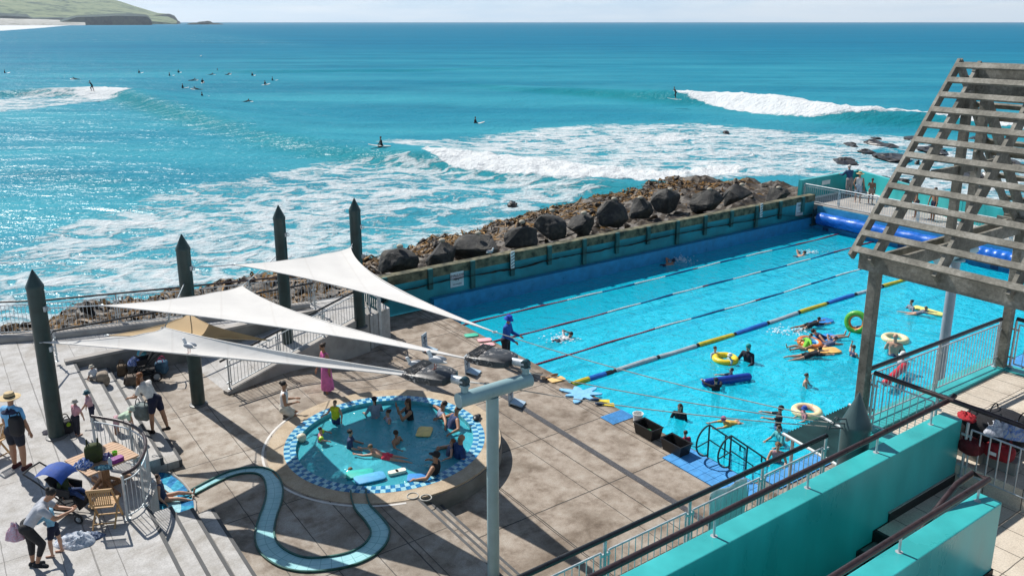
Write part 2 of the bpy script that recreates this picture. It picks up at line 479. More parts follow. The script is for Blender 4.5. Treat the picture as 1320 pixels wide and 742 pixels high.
# each foam field: upper and lower outline measured along the coast, strength
FOAM = [  
    ([(862,124),(930,122),(1000,130),(1080,138),(1190,147),(1400,172)], [(862,131),(900,136),(960,146),(1050,155),(1190,161),(1400,186)], 1.0, 2),
    ([(545,200),(600,203),(660,207),(760,216),(860,220),(960,212)], [(545,206),(580,220),(640,229),(740,240),(830,238),(960,222)], .97, 3),
    ([(480,188),(560,180),(640,172),(740,160),(900,157),(1010,168),(1180,176),(1420,196)],
     [(480,192),(560,202),(640,210),(740,222),(860,240),(1010,226),(1180,250),(1420,270)], .56, 9),
    ([(-80,352),(0,322),(60,296),(130,270),(200,252),(300,232),(420,208),(520,204),(600,222),(740,240),(900,238)],
     [(-80,440),(0,440),(320,420),(480,350),(620,300),(720,266),(800,246),(850,236),(900,236)], .50, 16),
    ([(-80,128),(0,127),(60,120),(95,112),(130,114),(160,117),(172,124)], [(-80,147),(0,145),(60,139),(110,132),(150,130),(160,127),(172,126)], .55, 5),
    ([(95,114),(125,114),(160,117),(172,124)], [(95,126),(130,129),(160,127),(172,126)], .95, 4),
    ([(-80,29.6),(0,29.6),(60,30),(110,30.5)], [(-80,43),(0,40),(50,36.5),(110,31)], .95, 2),
    ([(90,30),(150,30.6),(192,30.3)], [(90,32),(150,31.6),(192,31)], .9, 1),
    ([(-80,30),(200,34),(420,58)], [(-80,60),(200,56),(420,62)], .25, 8),
]
def foam_at(u, v):
    best = 0
    for up, lo, k, soft in FOAM:
        if u < up[0][0]-20 or u > up[-1][0]+20: continue
        a = curve(up, u); b_ = curve(lo, u)
        ends = min(1, max(0, (u-up[0][0]+6)/14), 1)*min(1, max(0, (up[-1][0]-u+6)/14))
        w = sstep(a-soft*.5, a+soft*.5, v)*(1-sstep(b_-soft*.5, b_+soft*.5, v))*ends
        best = max(best, w*k)
    return best
mb = MB(); foam = []; face = []
NA = 330; az0, az1 = R(-47), R(50)
rad = []; r = 20.0
while r < 420: rad.append(r); r *= 1.0105
while r < 9000: rad.append(r); r *= 1.05
rad += [12000, 16000]
ok = []
for ri in rad:
    for k in range(NA+1):
        a = lerp(az0, az1, k/NA); x, y = ri*math.sin(a), ri*math.cos(a)
        s, t = ST(x, y); z = SEA; u, v = toPX((x, y, SEA))
        fo = foam_at(u, v) if ri < 9000 else 0; fc_ = 0
        if ri < 900:
            fade = 1-sstep(500, 900, ri)
            for pts, hs in RIDGES:
                xs = [q[0] for q in pts]
                if x < min(xs)-40 or x > max(xs)+40: continue
                d, i, side = poly_dist((x, y), pts)
                if d > 30: continue
                h = lerp(hs[int(i)], hs[min(int(i)+1, len(hs)-1)], i-int(i))
                w = 2.6 if side < 0 else 7.5
                z += h*math.exp(-(d/w)**2)*fade
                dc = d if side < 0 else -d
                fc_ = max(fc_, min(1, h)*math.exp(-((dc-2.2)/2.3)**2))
            z += .16*mn.noise((x*.05, y*.11, 1.3))*fade+.10*mn.noise((x*.2, y*.33, 4.1))*fade
            if fo > .3 and ri < 260:
                q = mn.noise((x*.9, y*.9, 2.2))+.6*mn.noise((x*2.3, y*2.3, 7.7))
                z += fo*fo*.22*q*(1.6 if fo > .8 else .6)
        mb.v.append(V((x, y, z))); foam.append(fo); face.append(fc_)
        ok.append(not (t > -11.25 and -2.7 < s < 31) and not (t > -10.6 and s < 0 and ri < 60) and not(s > 24 and t > -12.0 and s < 31) and not (t > -13.2-(-13.1-s)*.45 and s < -13 and ri < 70))
for i in range(len(rad)-1):
    for k in range(NA):
        q = (i*(NA+1)+k, (i+1)*(NA+1)+k, (i+1)*(NA+1)+k+1, i*(NA+1)+k+1)
        if sum(ok[n] for n in q) >= 3: mb.f.append(tuple(reversed(q))); mb.m.append(0)
m_sea, nt, b = newmat('sea_water')
c = coord(nt, 'Object')
at_ = N(nt, 'ShaderNodeAttribute', attribute_name='foam'); fo = at_.outputs['Fac']
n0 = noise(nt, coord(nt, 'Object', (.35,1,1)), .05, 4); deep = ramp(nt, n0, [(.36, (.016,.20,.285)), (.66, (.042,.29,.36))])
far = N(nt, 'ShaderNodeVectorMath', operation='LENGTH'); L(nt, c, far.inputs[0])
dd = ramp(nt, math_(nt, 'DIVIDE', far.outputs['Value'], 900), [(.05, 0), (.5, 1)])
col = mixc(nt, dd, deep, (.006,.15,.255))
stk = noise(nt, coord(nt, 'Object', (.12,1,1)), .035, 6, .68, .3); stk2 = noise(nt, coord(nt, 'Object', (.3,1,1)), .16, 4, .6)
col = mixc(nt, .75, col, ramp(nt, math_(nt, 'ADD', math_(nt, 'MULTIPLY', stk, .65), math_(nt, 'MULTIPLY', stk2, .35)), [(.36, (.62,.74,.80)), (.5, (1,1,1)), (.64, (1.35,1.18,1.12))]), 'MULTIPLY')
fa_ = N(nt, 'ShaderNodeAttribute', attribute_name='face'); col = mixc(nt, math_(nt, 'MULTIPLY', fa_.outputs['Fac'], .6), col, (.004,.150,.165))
warp = N(nt, 'ShaderNodeTexNoise'); warp.inputs['Scale'].default_value = .30; warp.inputs['Detail'].default_value = 3; L(nt, c, warp.inputs['Vector'])
wv = N(nt, 'ShaderNodeVectorMath', operation='MULTIPLY_ADD'); L(nt, warp.outputs['Color'], wv.inputs[0]); wv.inputs[1].default_value = (2.5,3,0); L(nt, c, wv.inputs[2])
def ridged(sc, dt, vec):
    n_ = noise(nt, vec, sc, dt, .55, .3); return math_(nt, 'SUBTRACT', 1.0, math_(nt, 'MULTIPLY', math_(nt, 'ABSOLUTE', math_(nt, 'SUBTRACT', n_, .5)), 2.0))
ws = N(nt, 'ShaderNodeVectorMath', operation='MULTIPLY'); L(nt, wv.outputs[0], ws.inputs[0]); ws.inputs[1].default_value = (.62,1,1)
l1 = ramp(nt, ridged(.40, 3, ws.outputs[0]), [(.74, 0), (.93, .75), (1.0, 1)])
l2 = ramp(nt, ridged(.85, 3, ws.outputs[0]), [(.80, 0), (.95, .6), (1.0, .8)])
patch = noise(nt, ws.outputs[0], .22, 6, .62)
fine = noise(nt, c, 2.2, 5, .65)
lace = math_(nt, 'MAXIMUM', l1, math_(nt, 'MULTIPLY', l2, .8))
lace = math_(nt, 'ADD', math_(nt, 'MULTIPLY', lace, .40), math_(nt, 'MULTIPLY', patch, .62))
lace = math_(nt, 'ADD', lace, math_(nt, 'MULTIPLY', math_(nt, 'SUBTRACT', fine, .5), .45))
dlt = math_(nt, 'SUBTRACT', math_(nt, 'ADD', lace, math_(nt, 'MULTIPLY', fo, 1.0)), .96)
fm = ramp(nt, dlt, [(0, 0), (.10, .5), (.34, 1)])
fm = math_(nt, 'MULTIPLY', fm, math_(nt, 'GREATER_THAN', fo, .02))
milky = mixc(nt, math_(nt, 'MULTIPLY', fo, .35), col, (.06,.30,.34))
col = mixc(nt, fm, milky, (.62,.65,.66))
out = [n for n in nt.nodes if n.type == 'OUTPUT_MATERIAL'][0]; nt.nodes.remove(b)
b = N(nt, 'ShaderNodeBsdfDiffuse'); L(nt, col, b.inputs['Color'])
gl = N(nt, 'ShaderNodeBsdfGlossy'); gl.inputs['Roughness'].default_value = .27
fr = N(nt, 'ShaderNodeFresnel'); fr.inputs[0].default_value = 1.33
cap_ = math_(nt, 'MULTIPLY', math_(nt, 'MINIMUM', fr.outputs[0], .055), math_(nt, 'MULTIPLY', math_(nt, 'SUBTRACT', 1.0, fm), math_(nt, 'SUBTRACT', 1.0, math_(nt, 'MULTIPLY', fa_.outputs['Fac'], .75))))
mx = N(nt, 'ShaderNodeMixShader'); L(nt, cap_, mx.inputs[0]); L(nt, b.outputs[0], mx.inputs[1]); L(nt, gl.outputs[0], mx.inputs[2]); L(nt, mx.outputs[0], out.inputs[0])
hh = math_(nt, 'ADD', noise(nt, coord(nt, 'Object', (.55,1,1)), .42, 5, .62, .4), math_(nt, 'MULTIPLY', noise(nt, c, 1.7, 3), .28))
hh = math_(nt, 'ADD', hh, math_(nt, 'MULTIPLY', math_(nt, 'MULTIPLY', fm, fine), .6))
bn = bump(nt, b, hh, .75, .65); L(nt, bn.outputs[0], gl.inputs['Normal']); L(nt, bn.outputs[0], fr.inputs['Normal'])
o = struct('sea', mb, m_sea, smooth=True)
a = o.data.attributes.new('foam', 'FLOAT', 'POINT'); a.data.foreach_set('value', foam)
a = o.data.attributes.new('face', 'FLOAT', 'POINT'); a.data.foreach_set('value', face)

# ------------------------------------------------------------------ headland
def headmat(name, lo, mid, hi, sc):
    m, nt, b = newmat(name); c = coord(nt, 'Object')
    n1 = noise(nt, c, sc, 6, .6); n2 = noise(nt, c, sc*4, 4)
    q = math_(nt, 'ADD', math_(nt, 'MULTIPLY', n1, .65), math_(nt, 'MULTIPLY', n2, .35))
    L(nt, ramp(nt, q, [(.41, lo), (.46, mid), (.60, hi)]), b.inputs['Base Color']); b.inputs['Roughness'].default_value = .95
    b.inputs['Specular IOR Level'].default_value = .1; return m
m_hill = headmat('grassy_hill', (.02,.05,.035), (.12,.17,.085), (.20,.24,.13), .008)
m_cliff = headmat('dark_bush_cliff', (.015,.035,.045), (.03,.06,.065), (.06,.09,.075), .02)
m_beach = headmat('beach_sand', (.22,.23,.20), (.33,.33,.30), (.42,.42,.40), .02)
def head(name, m, rows, us):
    """rows: list of (distance, function u -> pixel row of the skyline)"""
    mb = MB(); n = len(us)
    for d, f in rows:
        for u in us:
            r = ray(u, 30); az = math.atan2(r[0], r[1]); x, y = d*math.sin(az), d*math.cos(az)
            v = f(u)
            z = SEA-3 if v is None else onv(u, v, (x, y))
            z += 0 if v is None else .012*d*.12*mn.noise((x*.006, y*.006, 0))
            mb.v.append(V((x, y, z)))
    for i in range(len(rows)-1):
        for k in range(n-1): mb.f.append((i*n+k, i*n+k+1, (i+1)*n+k+1, (i+1)*n+k)); mb.m.append(0)
    return struct(name, mb, m, smooth=True)
us = [-120+i*4 for i in range(88)]
cl = lambda pts: (lambda u: curve(pts, u))
head('hills', m_hill, [(4300, lambda u: None), (4310, cl([(-120,22),(60,24),(100,26),(190,27),(229,29.4)])),
     (4900, cl([(-120,6),(0,7),(90,12),(150,17),(190,20),(215,22),(229,27.5)])), (5600, cl([(-120,-22),(0,-14),(60,-9),(120,-3),(148,0),(175,9),(195,15),(205,17.5),(222,18.5),(228,26)])),
     (6200, cl([(-120,-30),(60,-16),(148,-1),(205,17.5),(222,18.5),(228,27)])), (6700, lambda u: None)], [u for u in us if u <= 228])
head('far_cape', m_cliff, [(5000, lambda u: None), (5005, cl([(188,20.5),(200,19.5),(220,19),(226,22),(230,28)])), (5400, cl([(188,19),(200,18.5),(220,18.2),(226,21),(230,28)])), (5600, lambda u: None)],
     [188+i*2 for i in range(22)])
head('bush_cliff', m_cliff, [(3300, lambda u: None), (3310, cl([(76,29),(90,25),(100,22),(120,21.5),(150,20),(180,21),(190,22),(193,24),(195,29.6)])),
     (3600, cl([(76,27),(90,22),(100,19.5),(120,19),(150,17.5),(180,19),(192,20.5),(195,28)])), (3900, lambda u: None)], [76+i*3 for i in range(41)])
head('dune_bush', m_cliff, [(3700, lambda u: None), (3705, cl([(-120,22),(0,20),(38,21),(42,24),(80,24.5),(100,26)])), (3800, cl([(-120,16),(0,15.5),(36,17.5),(42,22.5),(80,23.2),(100,25.5)])), (4000, lambda u: None)],
     [-120+i*4 for i in range(56)])
head('beach', m_beach, [(3150, lambda u: None), (3200, cl([(-120,29.3),(80,29.4),(110,30)])), (3690, cl([(-120,22.5),(40,24),(80,26.5),(110,28)])), (3750, lambda u: None)], [-120+i*5 for i in range(47)])
mb = MB(); q = at(262, 29.3, SEA); q = V((q.x, q.y, 0)).normalized()*3800
for i, (dx, w, h) in enumerate(((0,38,13),(-40,30,8),(42,44,7),(18,26,15))): mb.ell(q+V((dx,0,-3)), (w,22,h+2), 10, 6)
struct('islet', mb, m_cliff, smooth=True)
mb = MB(); q = at(230, 29, SEA); q = V((q.x, q.y, 0)).normalized()*4900
mb.ell(q+V((0,0,-3)), (11,11,18), 8, 6); struct('sea_stack', mb, m_cliff, smooth=True)

# ------------------------------------------------------------------ rocky shore
SHORE = [ST(*at(u, v, SEA)[:2]) for u, v in ((-30,442),(40,424),(100,398),(160,386),(230,380),(290,366),(350,356),(440,352),(480,342),(520,324),(590,304),(650,287),(700,270),(740,262),(800,245),(860,229),(930,215),(1000,212),(1050,217),(1085,226))]
SHORE.sort()
def tsh(s): return curve(SHORE, s)+.5*mn.noise((s*.8, 0, 0))
def tin(s): return -11.25 if s > -2.9 else curve([(-20,-15.9),(-13.1,-12.9),(-9,-11.7),(-5,-10.7),(-2.9,-10.8)], s)
def rockz(s, t):
    ts = tsh(s); ti = tin(s)
    q = max(0, min(1.05, (t-ts)/max(1.0, ti-ts)))
    top = .90 if s > -2 else .70
    if s > 20: top = lerp(.90, .5, sstep(20, 25, s))
    z = -1.25+(top+1.25)*(q**.62)
    p = V((s, t, 0))
    rough = .55*mn.noise((s*.4, t*.4, 13))+.42*mn.noise((s*.8, t*.8, 3))+.30*abs(mn.noise((s*1.9, t*1.9, 5)))+.16*mn.noise((s*4.3, t*4.3, 8))
    flat = sstep(1.0, .78, q) if s > -2 else 1
    z += .8*rough*(.2+.8*flat)*(1.0 if q > .02 else .4)
    if q <= 0: z = min(z, -1.0+ (t-ts)*.6+.15)
    return z
mb = MB(); S0, S1, ds = -19, 33, .14; nS = int((S1-S0)/ds); nT = 64
for i in range(nS+1):
    s = S0+i*ds; a, b_ = tsh(s)-1.6, tin(s)+.5
    for j in range(nT+1):
        t = lerp(a, b_, j/nT); mb.v.append(P(s, t, rockz(s, t)))
for i in range(nS):
    for j in range(nT):
        q = i*(nT+1)+j; mb.f.append((q, q+1, q+nT+2, q+nT+1)); mb.m.append(0)
rk = random.Random(9)
for n in range(190):
    s = rk.uniform(-15, 31); ts = tsh(s); ti = tin(s); t = lerp(ts, ti, rk.uniform(.0, .82)); r_ = rk.uniform(.08, .30); z = max(SEA-.1, rockz(s, t))
    c_ = P(s, t, z); q0 = len(mb.v); rot_ = Matrix.Rotation(rk.uniform(0,6), 3, V((rk.random(), rk.random(), rk.random())).normalized())
    mb.ell(c_, (r_*rk.uniform(.8,1.5), r_*rk.uniform(.7,1.2), r_*rk.uniform(.45,.8)), 8, 6, rot_)
    for i_ in range(q0, len(mb.v)):
        d_ = mb.v[i_]-c_; k_ = .62+.75*abs(mn.noise(d_*2.1/r_*.5+c_)); mb.v[i_] = c_+d_*k_*1.25
m_rock, nt, b = newmat('shore_rock'); c = coord(nt, 'Object')
n1 = noise(nt, c, 1.1, 6, .65); n2 = noise(nt, c, 5, 5, .6)
q = math_(nt, 'ADD', math_(nt, 'MULTIPLY', n1, .6), math_(nt, 'MULTIPLY', n2, .4))
L(nt, ramp(nt, q, [(.34, (.006,.005,.004)), (.45, (.024,.017,.011)), (.53, (.048,.031,.015)), (.62, (.080,.060,.036)), (.74, (.045,.042,.012))]), b.inputs['Base Color'])
b.inputs['Roughness'].default_value = .62; bump(nt, b, n2, .6, .06)
struct('rocky_shore', mb, m_rock)
m_kelp = M('bull_kelp', (.040,.019,.006), .55, .75, 1.4, 0, col2=(.15,.078,.016), spec=.2)
mb = MB(); rk = random.Random(3)
for n in range(3000):
    s = rk.uniform(-16, 31); ts = tsh(s); ti = tin(s)
    span = ti-ts
    q = abs(rk.gauss(.06, .28)) if s > -2 else rk.uniform(0, .9)
    if q > .8: continue
    if mn.noise((s*.35, q*2, 11)) < -.12 and q > .15: continue
    t = ts+q*span; d = rk.uniform(0, 6.283); l = rk.uniform(.4, 1.2); w = rk.uniform(.02, .055)
    ds_, dt_ = math.cos(d), math.sin(d); pts = []
    for k in range(4):
        ss, tt = s+ds_*l*k/3, t+dt_*l*k/3
        zz = max(SEA-.05, rockz(ss, tt))+.03+.16*math.sin(math.pi*k/3)*rk.uniform(.2, 1)
        ww = w*(1, 1.2, 1, .35)[k]; pts.append((P(ss-dt_*ww, tt+ds_*ww, zz), P(ss+dt_*ww, tt-ds_*ww, zz+.03)))
    o = len(mb.v)
    for a, b_ in pts: mb.v += [a, b_]
    for k in range(3): mb.f.append((o+2*k, o+2*k+1, o+2*k+3, o+2*k+2)); mb.m.append(0)
kelp = struct('kelp', mb, m_kelp, kind='stuff', smooth=True)
props(kelp, 'brown and orange kelp draped over the wave-washed shore rocks', 'kelp')

# sea air over the bay
mb = MB(); mb.box((0, 8000, 120), (40000, 17600, 250))
m_hz = bpy.data.materials.new('sea_air'); m_hz.use_nodes = True; nt = m_hz.node_tree; nt.nodes.clear()
ou = N(nt, 'ShaderNodeOutputMaterial'); pv = N(nt, 'ShaderNodeVolumePrincipled'); pv.inputs['Color'].default_value = (.80,.90,1.0,1); pv.inputs['Density'].default_value = .00005; pv.inputs['Anisotropy'].default_value = .3
L(nt, pv.outputs[0], ou.inputs['Volume'])
o = struct('haze', mb, m_hz, kind='stuff')
# ------------------------------------------------------------------ people
_tmp = None
def remesh(mb, vox, it=4, fac=.5):
    me = mb.mesh('tmp'); o = bpy.data.objects.new('tmp', me); COL.objects.link(o)
    r_ = o.modifiers.new('r', 'REMESH'); r_.mode = 'VOXEL'; r_.voxel_size = vox; r_.use_smooth_shade = True
    s_ = o.modifiers.new('s', 'SMOOTH'); s_.factor = fac; s_.iterations = it
    bpy.context.view_layer.update()
    out = bpy.data.meshes.new_from_object(o.evaluated_get(bpy.context.evaluated_depsgraph_get()))
    bpy.data.objects.remove(o); bpy.data.meshes.remove(me); return out
def join(me, mb):
    bm = bmesh.new(); bm.from_mesh(me); t = mb.mesh('t'); t.polygons.foreach_set('use_smooth', [True]*len(t.polygons)); bm.from_mesh(t); bm.to_mesh(me); bm.free(); bpy.data.meshes.remove(t); return me
_mc = {}
def cloth(col, rough=.85, var=.12, sc=7):
    k = tuple(round(x, 3) for x in col)
    if k not in _mc: _mc[k] = M('fabric', col, rough, var+.06, sc, .45)
    return _mc[k]
SKIN = {'fair': (.50,.29,.20), 'tan': (.36,.19,.115), 'pale': (.56,.36,.27), 'brown': (.22,.115,.07)}
_ms = {}
def skinm(k):
    if k not in _ms:
        m = M('skin', SKIN[k], .5, .08, 9); b = m.node_tree.nodes['Principled BSDF']
        b.inputs['Subsurface Weight'].default_value = .08; b.inputs['Subsurface Radius'].default_value = (.02,.008,.005); _ms[k] = m
    return _ms[k]
m_eye = M('eye_dark', (.02,.015,.012), .3, .1); m_lip = M('lip', (.30,.10,.08), .5, .1)
HAIR = {'brown': (.045,.022,.012), 'dark': (.012,.009,.008), 'auburn': (.20,.075,.025), 'fair': (.32,.20,.09), 'grey': (.25,.24,.23), 'sandy': (.17,.10,.05)}
def nv(v): return V(v).normalized()
STAND = dict(lean=2, ua=((.05,.16,-1),(.05,.16,-1)), fa=((.22,.05,-1),(.22,.05,-1)), th=((.04,.05,-1),(.0,.05,-1)), sh=((-.03,0,-1),(-.05,0,-1)), head=0, yaw=0)
def pose(base=STAND, **k):
    d = dict(base); d.update(k); return d
def both(v): return (v, v)
def skeleton(H, po):
    a = R(po['lean']); td = V((math.sin(a), po.get('side', 0), math.cos(a))).normalized()
    fd = V((td.z, 0, -td.x)).normalized(); tw = R(po.get('twist', 0)); lat = V((-math.sin(tw)*1, math.cos(tw), 0))
    J = {'pel': V((0,0,0))}; J['td'] = td; J['fd'] = fd
    J['waist'] = td*.11*H; J['chest'] = td*.20*H; J['neck'] = td*.295*H
    hp = a-R(po.get('head', 0)) if False else R(po['lean']*po.get('hk', .35)+po.get('head', 0))
    hd = V((math.sin(hp), 0, math.cos(hp))); J['hd'] = hd; J['skull'] = J['neck']+td*.025*H+hd*.095*H
    hf = V((hd.z, 0, -hd.x)); y = R(po.get('yaw', 0)); hl = V((0,1,0))
    J['hf'] = (hf*math.cos(y)+hl*math.sin(y)).normalized(); J['hl'] = J['hd'].cross(J['hf'])
    for i, sg in ((0, 1), (1, -1)):
        f = lambda v: nv((v[0], v[1]*sg, v[2]))
        sh = J['neck']-td*.028*H+lat*(sg*.108*H); J['sho', i] = sh
        J['elb', i] = sh+f(po['ua'][i])*.168*H; J['wri', i] = J['elb', i]+f(po['fa'][i])*.145*H
        J['han', i] = J['wri', i]+f(po.get('ha', po['fa'])[i])*.055*H; J['hdir', i] = f(po.get('ha', po['fa'])[i])
        hip = lat*(sg*.052*H)-td*.015*H; J['hip', i] = hip
        J['kne', i] = hip+f(po['th'][i])*.245*H; J['ank', i] = J['kne', i]+f(po['sh'][i])*.235*H
        shd = f(po['sh'][i]); fw = po.get('foot', None)
        fdv = nv(fw) if fw else (V((1,0,0))-shd*shd.x)
        fdv = fdv.normalized() if fdv.length > .3 else V((0,0,1)); J['toe', i] = J['ank', i]+fdv*.10*H+shd*.022*H; J['heel', i] = J['ank', i]-fdv*.02*H+shd*.022*H
    return J
def body_caps(mb, J, H, w=1.0, inf=0.0, only=None, thk=1.0, shk=1.0, uak=1.0, low=0.0):
    q = lambda n: only is None or n in only
    g = lambda r: r*H*w+inf
    fd = J['fd']; lat = (J['sho',0]-J['sho',1]).normalized(); td = J['td']
    if q('hip'):
        mb.cap(J['hip',0]+td*.02*H, J['hip',1]+td*.02*H, g(.058), g(.058)); mb.cap(J['pel']+td*.02*H-fd*.012*H, J['pel']+td*.05*H, g(.066), g(.062))
        for i in (0,1): mb.cap(J['hip',i]-fd*.02*H+td*.0*H, J['hip',i]+td*.03*H, g(.052), g(.05))
    if q('waist'):
        for sg in (1,-1): mb.cap(J['pel']+lat*(sg*.025*H)+td*.03*H, J['waist']+lat*(sg*.028*H), g(.058), g(.054))
        mb.cap(J['waist'], J['chest'], g(.056), g(.06))
    if q('chest'):
        for sg in (1,-1): mb.cap(J['waist']+lat*(sg*.028*H), J['chest']+lat*(sg*.042*H)+td*.03*H, g(.054), g(.060))
        mb.cap(J['sho',0]*.8+J['sho',1]*.2-td*.012*H, J['sho',1]*.8+J['sho',0]*.2-td*.012*H, g(.047), g(.047))
    if q('shoulder'):
        mb.cap(J['sho',0], J['sho',1], g(.034), g(.034)); mb.cap(J['neck']-td*.03*H, J['neck']+td*.01*H, g(.04), g(.033))
    if q('head'):
        mb.cap(J['neck']-td*.02*H, J['skull']-J['hd']*.03*H, g(.031), g(.03))
        c = J['skull']; hf = J['hf']; hd = J['hd']; hl = J['hl']
        mb.ell(c+hd*.012*H-hf*.006*H, (.052*H,.045*H,.052*H), 14, 10); mb.cap(c-hd*.03*H+hf*.012*H, c-hd*.045*H+hf*.02*H, .036*H, .026*H)
        mb.cap(c-hd*.004*H+hf*.046*H, c-hd*.016*H+hf*.057*H, .006*H, .009*H)
        for sg in (1,-1): mb.ell(c+hl*(sg*.047*H)-hd*.006*H-hf*.004*H, (.010*H,.007*H,.015*H), 8, 6)
    for i in (0,1):
        if q('ua'):
            a, b_ = J['sho',i], J['elb',i]; mb.cap(a, a.lerp(b_, uak), g(.034), g(lerp(.034,.025,uak)))
        if q('fa'): mb.cap(J['elb',i], J['elb',i].lerp(J['wri',i], .35), g(.025), g(.025)); mb.cap(J['elb',i].lerp(J['wri',i], .35), J['wri',i], g(.025), g(.016))
        if q('th'):
            a, b_ = J['hip',i], J['kne',i]; mb.cap(a, a.lerp(b_, thk), g(.056), g(lerp(.056,.036,thk)))
        if q('sh'):
            a, b_ = J['kne',i], J['ank',i]; k = min(1, shk); mid = a.lerp(b_, .3*k)-fd*0
            mb.cap(a, mid, g(.035), g(.036)); mb.cap(mid, a.lerp(b_, k), g(.036), g(lerp(.036,.02,k)))
        if q('foot'):
            mb.cap(J['ank',i], J['heel',i], g(.02), g(.019)); mb.cap(J['heel',i], J['toe',i], g(.02), g(.017))
    return mb
def fingers(mb, J, H):
    for i in (0,1):
        w_, d = J['wri',i], J['hdir',i]; x = d.cross(J['fd'] if abs(d.dot(J['fd'])) < .9 else EZ)
        if x.length < .1: x = V((0,1,0))
        x.normalize(); n = d.cross(x)
        for k, ln in enumerate((.040,.046,.043,.034)):
            a = w_+d*.050*H+x*((k-1.5)*.0125*H); m_ = a+d*ln*.55*H+n*.004*H; mb.cap(a, m_, .0062*H, .0056*H, 6); mb.cap(m_, m_+d*ln*.45*H+n*.012*H, .0056*H, .0045*H, 6)
        a = w_+d*.022*H+x*(.018*H*(1 if i == 0 else -1)); mb.cap(a, a+d*.022*H+x*(.017*H*(1 if i == 0 else -1)), .0075*H, .0062*H, 6)
        b_ = a+d*.022*H+x*(.017*H*(1 if i == 0 else -1)); mb.cap(b_, b_+d*.022*H+n*.006*H, .0062*H, .005*H, 6)
